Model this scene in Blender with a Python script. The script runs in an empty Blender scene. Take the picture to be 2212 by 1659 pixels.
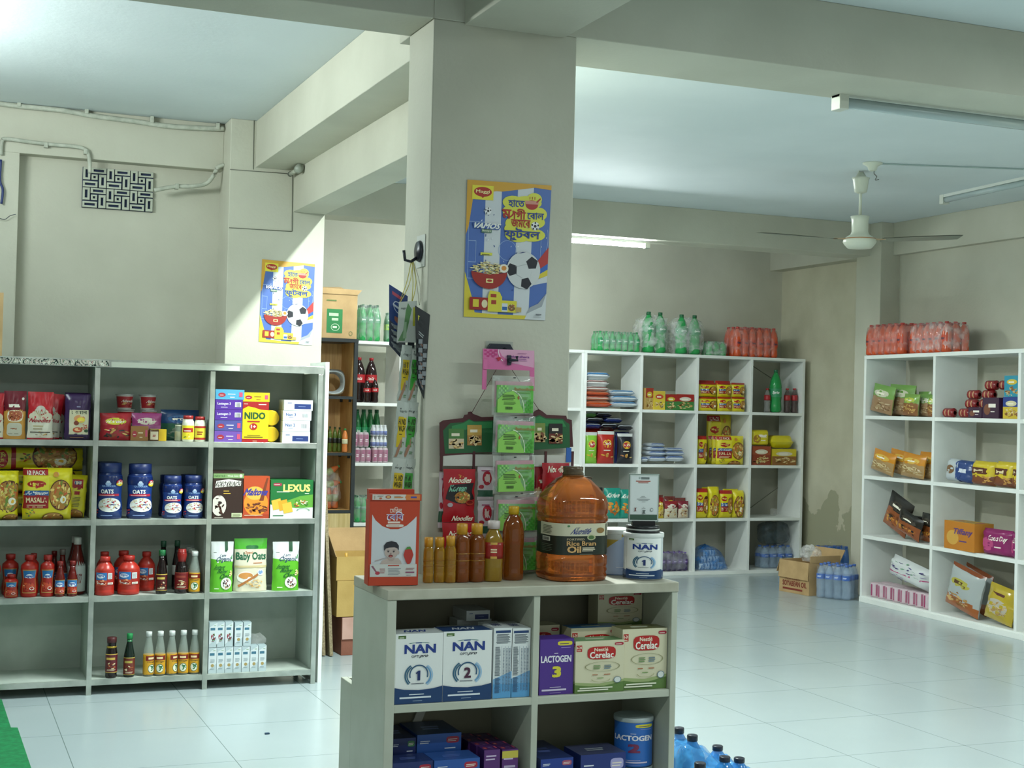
import bpy, bmesh, math, random
from mathutils import Vector, Matrix, noise

S = bpy.context.scene
COL = S.collection
R = math.radians
# ------------------------------------------------------------------ camera
FPX, YAW, PIT, ROL, CAMH = 3067.0, R(22.24), R(0.922), R(1.395), 1.34
fw = Vector((math.sin(YAW)*math.cos(PIT), math.cos(YAW)*math.cos(PIT), math.sin(PIT)))
r0 = Vector((math.cos(YAW), -math.sin(YAW), 0)); u0 = r0.cross(fw)
CR = r0*math.cos(ROL) + u0*math.sin(ROL)
CU = u0*math.cos(ROL) - r0*math.sin(ROL)
cam = bpy.data.cameras.new('camera'); camo = bpy.data.objects.new('camera', cam); COL.objects.link(camo)
mw = Matrix((CR, CU, -fw)).transposed().to_4x4(); mw.translation = Vector((0, 0, CAMH)); camo.matrix_world = mw
cam.sensor_width = 36; cam.lens = FPX/2212*36; cam.clip_start = .05; cam.clip_end = 100
S.camera = camo
# ------------------------------------------------------------------ world, exposure, lights
S.view_settings.view_transform = 'Standard'; S.view_settings.look = 'None'
S.view_settings.gamma = 1; S.view_settings.use_curve_mapping = False
S.view_settings.exposure = 0.46
w = bpy.data.worlds.new('world'); S.world = w; w.use_nodes = True
w.node_tree.nodes['Background'].inputs[0].default_value = (.93, 1, .97, 1)
w.node_tree.nodes['Background'].inputs[1].default_value = .36
TUBE_COL = (.90, 1.0, .975)

def area(name, loc, rot, sx, sy, power, col=TUBE_COL):
    d = bpy.data.lights.new(name, 'AREA'); d.shape = 'RECTANGLE'; d.size = sx; d.size_y = sy; d.energy = power; d.color = col
    o = bpy.data.objects.new(name, d); COL.objects.link(o); o.location = loc; o.rotation_euler = rot
    return o
# fluorescent tubes of the shop that are out of the picture (each a long narrow lamp under the ceiling)
area('ceiling_tube_light', (.2, 1.6, 2.70), (0, 0, 0), 1.2, .05, 26)
area('ceiling_tube_light', (3.4, 2.2, 2.70), (0, 0, 0), 1.2, .05, 30)
area('ceiling_tube_light', (-.62, 5.6, 2.52), (0, R(-125), 0), .1, 1.2, 42)
area('ceiling_tube_light', (5.6, 3.2, 2.70), (0, 0, 0), 1.2, .05, 46)
area('ceiling_tube_light', (2.13, 5.55, 2.66), (0, R(0), R(0)), .04, 1.2, 92)
area('ceiling_tube_light', (2.6, 9.3, 2.70), (0, 0, 0), 1.2, .05, 14)

# ------------------------------------------------------------------ pixel -> place
def ray(x, y): return CR*((x-1106)/FPX) - CU*((y-829.5)/FPX) + fw
CP = Vector((0, 0, CAMH))
def onY(x, y, Y): d = ray(x, y); return CP + d*(Y/d.y)
def onX(x, y, X): d = ray(x, y); return CP + d*(X/d.x)
def onZ(x, y, Z): d = ray(x, y); return CP + d*((Z-CAMH)/d.z)

# ------------------------------------------------------------------ materials
MATS = {}
def lin(h):
    h = h.lstrip('#'); o = []
    for i in (0, 2, 4):
        c = int(h[i:i+2], 16)/255
        o.append(c/12.92 if c <= .04045 else ((c+.055)/1.055)**2.4)
    return (*o, 1)
def M(hexc, rough=.45, metal=0, trans=0, alpha=1, emit=0, coat=0):
    k = (hexc, rough, metal, trans, alpha, emit, coat)
    if k in MATS: return MATS[k]
    m = bpy.data.materials.new('paint_'+hexc.strip('#')); m.use_nodes = True
    b = m.node_tree.nodes['Principled BSDF']
    b.inputs['Base Color'].default_value = lin(hexc); b.inputs['Roughness'].default_value = rough
    b.inputs['Metallic'].default_value = metal; b.inputs['Transmission Weight'].default_value = trans
    b.inputs['Alpha'].default_value = alpha; b.inputs['Coat Weight'].default_value = coat
    if emit:
        b.inputs['Emission Color'].default_value = lin(hexc); b.inputs['Emission Strength'].default_value = emit
    MATS[k] = m; return m
def nodes(m): return m.node_tree.nodes, m.node_tree.links
def noisy(name, c1, c2, scale=4, rough=.6, bump=0, bscale=40, detail=4, stretch=None, lo=.35, hi=.65, metal=0, alpha=1):
    if name in MATS: return MATS[name]
    m = bpy.data.materials.new(name); m.use_nodes = True; N, L = nodes(m); b = N['Principled BSDF']
    g = N.new('ShaderNodeNewGeometry'); mp = N.new('ShaderNodeMapping'); L.new(g.outputs['Position'], mp.inputs[0])
    if stretch: mp.inputs['Scale'].default_value = stretch
    n = N.new('ShaderNodeTexNoise'); n.inputs['Scale'].default_value = scale; n.inputs['Detail'].default_value = detail; L.new(mp.outputs[0], n.inputs['Vector'])
    r = N.new('ShaderNodeValToRGB'); r.color_ramp.elements[0].position = lo; r.color_ramp.elements[1].position = hi
    r.color_ramp.elements[0].color = lin(c1); r.color_ramp.elements[1].color = lin(c2)
    L.new(n.outputs[0], r.inputs[0]); L.new(r.outputs[0], b.inputs['Base Color']); b.inputs['Roughness'].default_value = rough
    b.inputs['Metallic'].default_value = metal; b.inputs['Alpha'].default_value = alpha
    if bump:
        n2 = N.new('ShaderNodeTexNoise'); n2.inputs['Scale'].default_value = bscale; L.new(mp.outputs[0], n2.inputs['Vector'])
        bp = N.new('ShaderNodeBump'); bp.inputs['Strength'].default_value = bump; bp.inputs['Distance'].default_value = .003
        L.new(n2.outputs[0], bp.inputs['Height']); L.new(bp.outputs[0], b.inputs['Normal'])
    MATS[name] = m; return m
def film(name='shrink_film', col='#ffffff', op=.16, rough=.12):
    k = (name, col, op)
    if k in MATS: return MATS[k]
    m = bpy.data.materials.new(name); m.use_nodes = True; N, L = nodes(m); b = N['Principled BSDF']; out = N['Material Output']
    b.inputs['Base Color'].default_value = lin(col); b.inputs['Roughness'].default_value = rough
    g = N.new('ShaderNodeNewGeometry'); n = N.new('ShaderNodeTexNoise'); n.inputs['Scale'].default_value = 22; n.inputs['Detail'].default_value = 2
    L.new(g.outputs['Position'], n.inputs['Vector'])
    bp = N.new('ShaderNodeBump'); bp.inputs['Strength'].default_value = .5; bp.inputs['Distance'].default_value = .006
    L.new(n.outputs[0], bp.inputs['Height']); L.new(bp.outputs[0], b.inputs['Normal'])
    t = N.new('ShaderNodeBsdfTransparent'); mx = N.new('ShaderNodeMixShader')
    r = N.new('ShaderNodeValToRGB'); r.color_ramp.elements[0].position = .38; r.color_ramp.elements[1].position = .75
    r.color_ramp.elements[0].color = (op*.55,)*3+(1,); r.color_ramp.elements[1].color = (min(1, op*1.7),)*3+(1,)
    L.new(n.outputs[0], r.inputs[0]); L.new(r.outputs[0], mx.inputs[0]); L.new(t.outputs[0], mx.inputs[1]); L.new(b.outputs[0], mx.inputs[2])
    L.new(mx.outputs[0], out.inputs[0]); MATS[k] = m; return m

WALLC = noisy('wall_paint', '#b8b7a7', '#c3c2b2', 2.2, .75, .25, 60)
LITW = noisy('ceiling_paint', '#ccd6d8', '#d5dee0', 1.3, .7, .2, 50)
WHITE = noisy('white_board', '#e3e6e2', '#eaede9', 5, .45, .05, 80)
GREYB = noisy('grey_laminate', '#a9b3a9', '#bcc5bb', 6, .5, .05, 80)
COUNTER = noisy('counter_paint', '#b0b4a4', '#bcc0b1', 5, .5, .05, 80)
COUNTER_IN = noisy('counter_dark_inside', '#4c5044', '#565a4e', 5, .6)
CARD = noisy('cardboard', '#a98b60', '#b8996c', 9, .8, .15, 120)
CARD2 = noisy('cardboard_ochre', '#a88a4c', '#b39556', 9, .8, .15, 120)
CARDP = noisy('cardboard_pink', '#b08a7c', '#bd978a', 9, .8, .15, 120)
CARDB = noisy('cardboard_brown', '#7c4a38', '#875443', 9, .8, .15, 120)
CHIP = noisy('chipboard_edge', '#7d6f54', '#a39475', 160, .8, .3, 200, 2)
WOOD = noisy('light_wood', '#b58d55', '#d0aa70', 7, .5, .1, 30, 5, (9, 9, .6))
METAL = noisy('bare_aluminium', '#a2a8a0', '#c3c8bf', 12, .28, 0, 40, 4, None, .35, .65, .75)
FILM = film()

def wall_damaged():
    m = noisy('damp_plaster', '#c0bca4', '#cfcbb4', 3, .8, .3, 60)
    N, L = nodes(m); b = N['Principled BSDF']; old = b.inputs['Base Color'].links[0].from_socket
    g = N.new('ShaderNodeNewGeometry'); sp = N.new('ShaderNodeSeparateXYZ'); L.new(g.outputs['Position'], sp.inputs[0])
    n = N.new('ShaderNodeTexNoise'); n.inputs['Scale'].default_value = 3.2; n.inputs['Detail'].default_value = 8; L.new(g.outputs['Position'], n.inputs['Vector'])
    mr = N.new('ShaderNodeMapRange'); mr.inputs[1].default_value = .25; mr.inputs[2].default_value = 1.35; mr.inputs[3].default_value = .22; mr.inputs[4].default_value = -.28
    L.new(sp.outputs[2], mr.inputs[0]); a = N.new('ShaderNodeMath'); a.operation = 'ADD'; L.new(mr.outputs[0], a.inputs[0]); L.new(n.outputs[0], a.inputs[1])
    st = N.new('ShaderNodeValToRGB'); st.color_ramp.elements[0].position = .56; st.color_ramp.elements[1].position = .575; L.new(a.outputs[0], st.inputs[0])
    mx = N.new('ShaderNodeMix'); mx.data_type = 'RGBA'; L.new(st.outputs[0], mx.inputs[0]); L.new(old, mx.inputs[6]); mx.inputs[7].default_value = lin('#a5a389')
    L.new(mx.outputs[2], b.inputs['Base Color']); return m
DAMP = wall_damaged()

def floor_mat():
    m = bpy.data.materials.new('floor_tiles'); m.use_nodes = True; N, L = nodes(m); b = N['Principled BSDF']
    g = N.new('ShaderNodeNewGeometry'); sp = N.new('ShaderNodeSeparateXYZ'); L.new(g.outputs['Position'], sp.inputs[0])
    def line(sock, off, pitch, wid):
        a = N.new('ShaderNodeMath'); a.operation = 'SUBTRACT'; L.new(sock, a.inputs[0]); a.inputs[1].default_value = off-40*pitch-pitch/2
        d = N.new('ShaderNodeMath'); d.operation = 'MODULO'; L.new(a.outputs[0], d.inputs[0]); d.inputs[1].default_value = pitch
        s = N.new('ShaderNodeMath'); s.operation = 'SUBTRACT'; L.new(d.outputs[0], s.inputs[0]); s.inputs[1].default_value = pitch/2
        ab = N.new('ShaderNodeMath'); ab.operation = 'ABSOLUTE'; L.new(s.outputs[0], ab.inputs[0])
        lt = N.new('ShaderNodeMath'); lt.operation = 'LESS_THAN'; L.new(ab.outputs[0], lt.inputs[0]); lt.inputs[1].default_value = wid
        return lt.outputs[0]
    lx = line(sp.outputs[0], 1.088, .5735, .0016); ly = line(sp.outputs[1], 5.87, .593, .0016)
    mx = N.new('ShaderNodeMath'); mx.operation = 'MAXIMUM'; L.new(lx, mx.inputs[0]); L.new(ly, mx.inputs[1])
    n = N.new('ShaderNodeTexNoise'); n.inputs['Scale'].default_value = 1.6; n.inputs['Detail'].default_value = 6; L.new(g.outputs['Position'], n.inputs['Vector'])
    r = N.new('ShaderNodeValToRGB'); r.color_ramp.elements[0].color = lin('#a0aeb0'); r.color_ramp.elements[1].color = lin('#aebabc'); L.new(n.outputs[0], r.inputs[0])
    mi = N.new('ShaderNodeMix'); mi.data_type = 'RGBA'; L.new(mx.outputs[0], mi.inputs[0]); L.new(r.outputs[0], mi.inputs[6]); mi.inputs[7].default_value = lin('#6f7f7e')
    L.new(mi.outputs[2], b.inputs['Base Color']); b.inputs['Roughness'].default_value = .22
    return m
FLOORM = floor_mat()

# ------------------------------------------------------------------ mesh builder
class MB:
    def __init__(s): s.v = []; s.f = []; s.m = []; s.sm = []; s.mats = []
    def mi(s, m):
        if m not in s.mats: s.mats.append(m)
        return s.mats.index(m)
    def add(s, vs, fs, mat, smooth=False):
        o = len(s.v); s.v += [tuple(p) for p in vs]; k = s.mi(mat)
        for f in fs: s.f.append([i+o for i in f]); s.m.append(k); s.sm.append(smooth)
        return s
    def box(s, x0, x1, y0, y1, z0, z1, mat):
        vs = [(x, y, z) for z in (z0, z1) for y in (y0, y1) for x in (x0, x1)]
        return s.add(vs, [(0, 2, 3, 1), (4, 5, 7, 6), (0, 1, 5, 4), (2, 6, 7, 3), (0, 4, 6, 2), (1, 3, 7, 5)], mat)
    def obox(s, c, ax, ay, az, mat):     # oriented box: centre and three half axes
        c, ax, ay, az = map(Vector, (c, ax, ay, az))
        vs = [c+ax*i+ay*j+az*k for k in (-1, 1) for j in (-1, 1) for i in (-1, 1)]
        return s.add(vs, [(0, 2, 3, 1), (4, 5, 7, 6), (0, 1, 5, 4), (2, 6, 7, 3), (0, 4, 6, 2), (1, 3, 7, 5)], mat)
    def lathe(s, prof, mat, seg=20, c=(0, 0, 0), sq=0, a0=0):   # prof: (r, z) upward; sq squares the section
        vs = []
        for r, z in prof:
            for i in range(seg):
                a = a0+2*math.pi*i/seg; k = 1
                if sq:
                    k = (abs(math.cos(a))**(2+sq*6)+abs(math.sin(a))**(2+sq*6))**(-1/(2+sq*6))
                vs.append((c[0]+r*k*math.cos(a), c[1]+r*k*math.sin(a), c[2]+z))
        fs = []
        for j in range(len(prof)-1):
            for i in range(seg):
                a, b = j*seg+i, j*seg+(i+1) % seg
                fs.append((a, b, b+seg, a+seg))
        s.add(vs, fs, mat, True); o = len(s.v)-len(vs)
        k = s.mi(mat)
        for base, rev in ((0, 1), ((len(prof)-1)*seg, 0)):
            if prof[0 if rev else -1][0] > 1e-4:
                f = [o+base+i for i in range(seg)]; s.f.append(f[::-1] if rev else f); s.m.append(k); s.sm.append(False)
        return s
    def tube(s, pts, r, mat, seg=8):
        pts = [Vector(p) for p in pts]; vs = []; fs = []
        for i, p in enumerate(pts):
            t = (pts[min(i+1, len(pts)-1)]-pts[max(i-1, 0)]).normalized()
            a = t.cross(Vector((0, 0, 1)) if abs(t.z) < .9 else Vector((1, 0, 0))).normalized(); b = t.cross(a)
            for k in range(seg):
                an = 2*math.pi*k/seg; vs.append(p+a*(r*math.cos(an))+b*(r*math.sin(an)))
        for i in range(len(pts)-1):
            for k in range(seg):
                x, y = i*seg+k, i*seg+(k+1) % seg; fs.append((x, y, y+seg, x+seg))
        fs.append(tuple(range(seg))[::-1]); fs.append(tuple((len(pts)-1)*seg+k for k in range(seg)))
        return s.add(vs, fs, mat, True)
    def grid(s, fn, nu, nv, mat, smooth=True, flip=False):
        vs = [fn(i/nu, j/nv) for j in range(nv+1) for i in range(nu+1)]
        fs = []
        for j in range(nv):
            for i in range(nu):
                a = j*(nu+1)+i; f = (a, a+1, a+nu+2, a+nu+1); fs.append(f[::-1] if flip else f)
        return s.add(vs, fs, mat, smooth)
    def prism(s, pts, z0, z1, mat, axis='z'):
        n = len(pts)
        def P(a, b, c): return (a, b, c) if axis == 'z' else ((a, c, b) if axis == 'y' else (c, a, b))
        vs = [P(p[0], p[1], z0) for p in pts]+[P(p[0], p[1], z1) for p in pts]
        fs = [tuple(range(n))[::-1], tuple(range(n, 2*n))]+[(i, (i+1) % n, n+(i+1) % n, n+i) for i in range(n)]
        return s.add(vs, fs, mat)
    def canvas(s, cv, mp, nu=0, nv=0, eps=.00016):
        for verts, faces, mat, lay, _ in cv.cut(nu, nv):
            vs = [mp(x, y, eps*(lay+1)) for x, y in verts]
            s.add(vs, faces, mat, nu > 0)
        return s
    def build(s, name, parent=None, bevel=0, **tags):
        me = bpy.data.meshes.new(name); me.from_pydata(s.v, [], s.f)
        for m in s.mats: me.materials.append(m)
        me.polygons.foreach_set('material_index', s.m); me.polygons.foreach_set('use_smooth', s.sm); me.update()
        o = bpy.data.objects.new(name, me); COL.objects.link(o)
        if parent: o.parent = parent
        if bevel:
            b = o.modifiers.new('b', 'BEVEL'); b.width = bevel; b.segments = 2; b.limit_method = 'ANGLE'
        for k, v in tags.items(): o[k] = v
        return o

# ------------------------------------------------------------------ flat printing: shapes and lettering in a 0..1 square
TXT = {}
def text_mesh(t, bold):
    k = (t, bold)
    if k in TXT: return TXT[k]
    bold = 0 if bold > .014 or any(ord(ch) > 0x900 for ch in t) else bold
    c = bpy.data.curves.new('t', 'FONT'); c.body = t; c.resolution_u = 2; c.offset = bold
    o = bpy.data.objects.new('t', c); COL.objects.link(o); bpy.context.view_layer.update()
    me = o.evaluated_get(bpy.context.evaluated_depsgraph_get()).to_mesh()
    vs = [(v.co.x, v.co.y) for v in me.vertices]; fs = [tuple(p.vertices) for p in me.polygons]
    bpy.data.objects.remove(o); bpy.data.curves.remove(c)
    xs = [v[0] for v in vs]; ys = [v[1] for v in vs]; x0, y0 = min(xs), min(ys); W, H = max(xs)-x0 or 1, max(ys)-y0 or 1
    TXT[k] = ([((x-x0)/W, (y-y0)/H) for x, y in vs], fs, W, H); return TXT[k]
class Cv:
    def __init__(s, rough=.4, coat=0): s.it = []; s.rough = rough; s.coat = coat; s.cache = {}; s.lay = 0
    def _a(s, vs, fs, col, big=False):
        m = M(col, s.rough, coat=s.coat) if isinstance(col, str) else col
        s.it.append((vs, fs, m, s.lay, big)); s.lay += 1; return s
    def poly(s, pts, col):
        for ax, lim, sg in ((0, 0, 1), (0, 1, -1), (1, 0, 1), (1, 1, -1)):
            out = []
            for i, p in enumerate(pts):
                q_ = pts[i-1]; a, b = (p[ax]-lim)*sg, (q_[ax]-lim)*sg
                if (a >= 0) != (b >= 0): t = b/(b-a); out.append((q_[0]+(p[0]-q_[0])*t, q_[1]+(p[1]-q_[1])*t))
                if a >= 0: out.append(p)
            pts = out
            if len(pts) < 3: return s
        return s._a(list(pts), [tuple(range(len(pts)))], col, True)
    def rect(s, x0, y0, x1, y1, col): return s.poly([(x0, y0), (x1, y0), (x1, y1), (x0, y1)], col)
    def ell(s, cx, cy, rx, ry, col, n=20): return s.poly([(cx+rx*math.cos(6.28318*i/n), cy+ry*math.sin(6.28318*i/n)) for i in range(n)], col)
    def rrect(s, x0, y0, x1, y1, col, r=.25):
        cx, cy, a, b = (x0+x1)/2, (y0+y1)/2, (x1-x0)/2, (y1-y0)/2; P = []
        for i in range(24):
            t = 6.28318*i/24; c, d = math.cos(t), math.sin(t); q = 4
            k = (abs(c)**q+abs(d)**q)**(-1/q); P.append((cx+a*k*c, cy+b*k*d))
        return s.poly(P, col)
    def ring(s, cx, cy, rx, ry, th, col, a0=0, a1=6.28318, n=24):
        vs = []; fs = []
        for i in range(n+1):
            a = a0+(a1-a0)*i/n; c, d = math.cos(a), math.sin(a); vs += [(cx+rx*c, cy+ry*d), (cx+rx*(1-th)*c, cy+ry*(1-th)*d)]
            if i < n: fs.append((2*i, 2*i+2, 2*i+3, 2*i+1))
        return s._a(vs, fs, col)
    def text(s, t, x0, y0, x1, y1, col, bold=.012, slant=0, rot=0):
        vs, fs, W, H = text_mesh(t, bold); k = bold if bold > .014 else 0; l0 = s.lay
        # heavier lettering is the same outline set down four times, a hair apart, each on its own layer
        for n, (a, b) in enumerate(((-1, -1), (1, -1), (1, 1), (-1, 1)) if k else ((0, 0),)):
            o = []
            for x, y in vs:
                x += a*k*.8/W; y += b*k*.6/H; x += slant*(y-.5)
                if rot == 90: x, y = 1-y, x
                o.append((x0+(x1-x0)*x, y0+(y1-y0)*y))
            s._a(o, fs, col); s.lay = l0+(n+1)*.35
        s.lay = math.ceil(s.lay); return s
    def lines(s, x0, y0, x1, y1, n, col, fill=.45, seed=1):   # rows of small print too small to read
        rnd = random.Random(seed); vs = []; fs = []; h = (y1-y0)/n
        for i in range(n):
            y = y0+h*i; a = x0+(x1-x0)*rnd.uniform(0, .06); b = x1-(x1-x0)*rnd.uniform(0, .2); k = len(vs)
            vs += [(a, y), (b, y), (b, y+h*fill), (a, y+h*fill)]; fs.append((k, k+1, k+2, k+3))
        return s._a(vs, fs, col)
    def blobs(s, cx, cy, rx, ry, n, r, cols, seed=1):
        rnd = random.Random(seed); G = {}
        for i in range(n):
            a = rnd.uniform(0, 6.283); q = math.sqrt(rnd.random()); x, y = cx+rx*q*math.cos(a), cy+ry*q*math.sin(a); rr = r*rnd.uniform(.6, 1.3)
            c = rnd.choice(cols)
            if not (rr < x < 1-rr and rr < y < 1-rr): continue
            vs, fs = G.setdefault(c, ([], [])); k = len(vs); t = rnd.uniform(0, 3.1)
            for j in range(6):
                b = j*1.0472; px, py = rr*math.cos(b), rr*.45*math.sin(b)
                vs.append((x+px*math.cos(t)-py*math.sin(t), y+(px*math.sin(t)+py*math.cos(t))*ry/rx))
            fs.append(tuple(range(k, k+6)))
        for c, (vs, fs) in G.items(): s._a(vs, fs, c)
        return s
    def cut(s, nu, nv):
        if not nu: return s.it
        if (nu, nv) in s.cache: return s.cache[nu, nv]
        out = []
        for vs, fs, m, lay, big in s.it:
            bm = bmesh.new(); bv = [bm.verts.new((x, y, 0)) for x, y in vs]
            for f in fs:
                try: bm.faces.new([bv[i] for i in f])
                except ValueError: pass
            xs = [v[0] for v in vs]; ys = [v[1] for v in vs]
            for ax, n, lo, hi in ((0, nu, min(xs), max(xs)), (1, nv, min(ys), max(ys))):
                for k in range(1, n):
                    q = k/n
                    if lo < q < hi:
                        co = (q, 0, 0) if ax == 0 else (0, q, 0); no = (1, 0, 0) if ax == 0 else (0, 1, 0)
                        bmesh.ops.bisect_plane(bm, geom=bm.verts[:]+bm.edges[:]+bm.faces[:], plane_co=co, plane_no=no)
            bm.verts.index_update()
            out.append(([(v.co.x, v.co.y) for v in bm.verts], [tuple(v.index for v in f.verts) for f in bm.faces], m, lay, big)); bm.free()
        s.cache[nu, nv] = out; return out

def tag(o, label, cat, group=None, kind=None):
    o['label'] = label; o['category'] = cat
    if group: o['group'] = group
    if kind: o['kind'] = kind
    return o
def empty(name, loc=(0, 0, 0)):
    o = bpy.data.objects.new(name, None); COL.objects.link(o); o.location = loc; o.empty_display_size = .05; return o
def copy_tree(o, parent=None):
    c = o.copy(); COL.objects.link(c); c.parent = parent
    for ch in o.children: copy_tree(ch, c)
    return c
PROTO = {}
def inst(key, fn, loc, rz=0, label='', cat='', group=None, rot=None, scale=None):
    """first use builds the thing, later uses copy it with its parts"""
    if key in PROTO: o = copy_tree(PROTO[key])
    else: o = PROTO[key] = fn()
    o.location = loc; o.rotation_euler = rot if rot else (0, 0, rz); o.scale = scale if scale else (1, 1, 1)
    if 'group' in o: del o['group']
    return tag(o, label, cat, group)
def struct(mb, name, bevel=0): return mb.build(name, bevel=bevel, kind='structure')
# ================================================================== the setting
CZ, BZ = 2.77, 2.53     # ceiling and beam undersides
struct(MB().box(-3, 9, -3, 11.2, -.1, 0, FLOORM), 'floor')
struct(MB().box(-3, 9, -3, 11.2, CZ, CZ+.1, LITW), 'ceiling')
struct(MB().box(-3, 1.37, 7.46, 7.6, 0, CZ, WALLC), 'wall_rear_left')
struct(MB().box(-3, -2.9, -3, 7.5, 0, CZ, WALLC), 'wall_left')
struct(MB().box(1.6, 1.87, 7.6, 10.8, 0, CZ, WALLC), 'wall_partition')
struct(MB().box(1.6, 7.1, 10.7, 10.85, 0, CZ, WALLC), 'wall_rear')
struct(MB().box(6.93, 7.1, 8.95, 10.7, 0, CZ, DAMP), 'wall_alcove')
struct(MB().box(6.62, 6.9, -3, 8.65, 0, CZ, WALLC), 'wall_right')
struct(MB().box(1.40, 1.885, 4.13, 4.37, 0, BZ, WALLC), 'wall_pillar', .004)
struct(MB().box(1.37, 1.87, 7.2, 7.6, 0, CZ, WALLC), 'wall_column_left', .004)
struct(MB().box(6.45, 6.93, 8.65, 8.95, 0, CZ, WALLC), 'wall_column_right', .004)
struct(MB().box(-3, .37, 7.38, 7.46, 0, BZ, WALLC), 'wall_column_far_left')
struct(MB().box(-3, 1.40, 4.13, 4.37, BZ, CZ, WALLC), 'trim_1', .003)
struct(MB().box(1.40, 6.62, 4.13, 4.48, BZ, CZ, WALLC), 'trim_2', .003)
struct(MB().box(1.50, 1.84, -3, 4.13, BZ-.008, CZ, WALLC), 'trim_3', .003)
struct(MB().box(1.50, 1.715, 4.37, 7.2, BZ, CZ, WALLC), 'trim_4', .003)
struct(MB().box(1.70, 1.872, 4.37, 7.2, 2.317, CZ, WALLC), 'trim_5', .003)
struct(MB().box(-3, 1.37, 7.38, 7.47, BZ, CZ, WALLC), 'trim_6', .003)
struct(MB().box(1.87, 6.93, 8.78, 9.02, BZ, CZ, WALLC), 'trim_7', .003)
struct(MB().box(6.56, 6.64, 2, 8.78, BZ, CZ, WALLC), 'trim_8', .003)
struct(MB().box(6.80, 6.95, 8.95, 10.7, 2.59, CZ, WALLC), 'trim_9', .003)
# thin board seams on the far left column
mb = MB()
for a, b in ((onY(549, 258, 7.198), onY(547, 366, 7.198)), (onY(497, 366, 7.198), onY(632, 376, 7.198)), (onY(632, 376, 7.198), onY(631, 500, 7.198)), (onY(495, 492, 7.198), onY(630, 500, 7.198))):
    mb.tube([a, b], .0018, M('#5f6257', .8), 5)
struct(mb, 'trim_10')

# ventilation grille
def grille():
    t = empty('ventilation_grille', (0.852, 7.455, 2.397)); W, H = .35, .205
    MB().box(-W/2, W/2, -.004, .004, -H/2, H/2, M('#1d2b4a', .7)).build('opening', t)
    mb = MB(); fr = M('#b4b8a8', .6); cols = 6; rows = 4; cw, chh = W/cols, H/rows
    # grid of bars with pinwheel slots: each pair of cells carries an upright, a level slot and a small hole
    seams = set()
    def slot(x0, x1, y0, y1, hx, hy):  # frame around a hole
        cx, cy = (x0+x1)/2, (y0+y1)/2
        mb.box(x0, x1, -.016, -.004, y0, cy-hy, fr); mb.box(x0, x1, -.016, -.004, cy+hy, y1, fr)
        mb.box(x0, cx-hx, -.016, -.004, cy-hy, cy+hy, fr); mb.box(cx+hx, x1, -.016, -.004, cy-hy, cy+hy, fr)
    for bx in range(3):
        for by in range(2):
            ox, oy = -W/2+bx*W/3, -H/2+by*H/2; u, v = W/3, H/2
            g = .002
            slot(ox+g, ox+u*.33-g, oy+v*.36+g, oy+v-g, .0065, v*.2)          # upright left
            slot(ox+u*.33+g, ox+u-g, oy+v*.70+g, oy+v-g, u*.22, .006)       # level top
            slot(ox+u*.67+g, ox+u-g, oy+g, oy+v*.66, .0065, v*.2)           # upright right
            slot(ox+g, ox+u*.64-g, oy+g, oy+v*.33-g, u*.22, .006)           # level bottom
            slot(ox+u*.35+g, ox+u*.64-g, oy+v*.37+g, oy+v*.67-g, .006, .006)  # small hole
    mb.build('grille_face', t, .0008)
    tag(t, 'square pierced white ventilation grille high in the rear wall', 'vent')
grille()

def bent(pts, n=5):
    pts = [Vector(p) for p in pts]; out = []
    for i in range(len(pts)-1):
        p0, p1, p2, p3 = pts[max(i-1, 0)], pts[i], pts[i+1], pts[min(i+2, len(pts)-1)]
        for k in range(n):
            t = k/n; out.append(.5*((2*p1)+(p2-p0)*t+(2*p0-5*p1+4*p2-p3)*t*t+(3*p1-p0-3*p2+p3)*t**3))
    return out+[pts[-1]]
PIPE = noisy('painted_pipe', '#a5a99b', '#bdc0b2', 30, .55, .4, 60)
def conduit(pix, Y, r, label, clips):
    pts = [onY(x, y, Y) for x, y in pix]; t = empty('conduit_pipe', pts[0]); o = pts[0]
    MB().tube([p-o for p in bent(pts)], r, PIPE).build('pipe', t)
    for x, y in clips:
        c = onY(x, y, Y)-o
        MB().box(c.x-.009, c.x+.009, c.y-r*1.4, c.y+.02, c.z-r*1.7, c.z+r*.9, PIPE).build('pipe_clip', t, .002)
    tag(t, label, 'pipe')
conduit([(-60, 216), (40, 229), (130, 238), (200, 250), (290, 262), (360, 272), (440, 277), (484, 278)], 7.355, .013, 'long white painted conduit pipe clipped under the ceiling over the grille', [(41, 221), (187, 237), (328, 257), (470, 271)])
conduit([(2, 335), (4, 306), (14, 300), (60, 306), (110, 312), (165, 317), (186, 325), (193, 345), (194, 374)], 7.365, .010, 'short white conduit pipe dropping into the left end of the grille', [(99, 312), (185, 326)])
conduit([(333, 411), (378, 403), (420, 402), (446, 396), (462, 378), (470, 362), (484, 356)], 7.36, .011, 'white conduit pipe curving from the right end of the grille to the column', [(382, 401)])
# loose wires at far left
for n, (pix, c, lab) in enumerate((([(2, 345), (0, 390), (6, 410), (3, 440)], '#24356b', 'dark blue cable hanging on the far left column'), ([(-4, 470), (10, 474), (22, 466), (34, 463)], '#4a4f55', 'thin loose grey wire curling off the far left column'))):
    o = MB().tube(bent([onY(x, y, 7.36) for x, y in pix]), .006 if n == 0 else .0018, M(c, .5)).build('cable'); tag(o, lab, 'cable')

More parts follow.
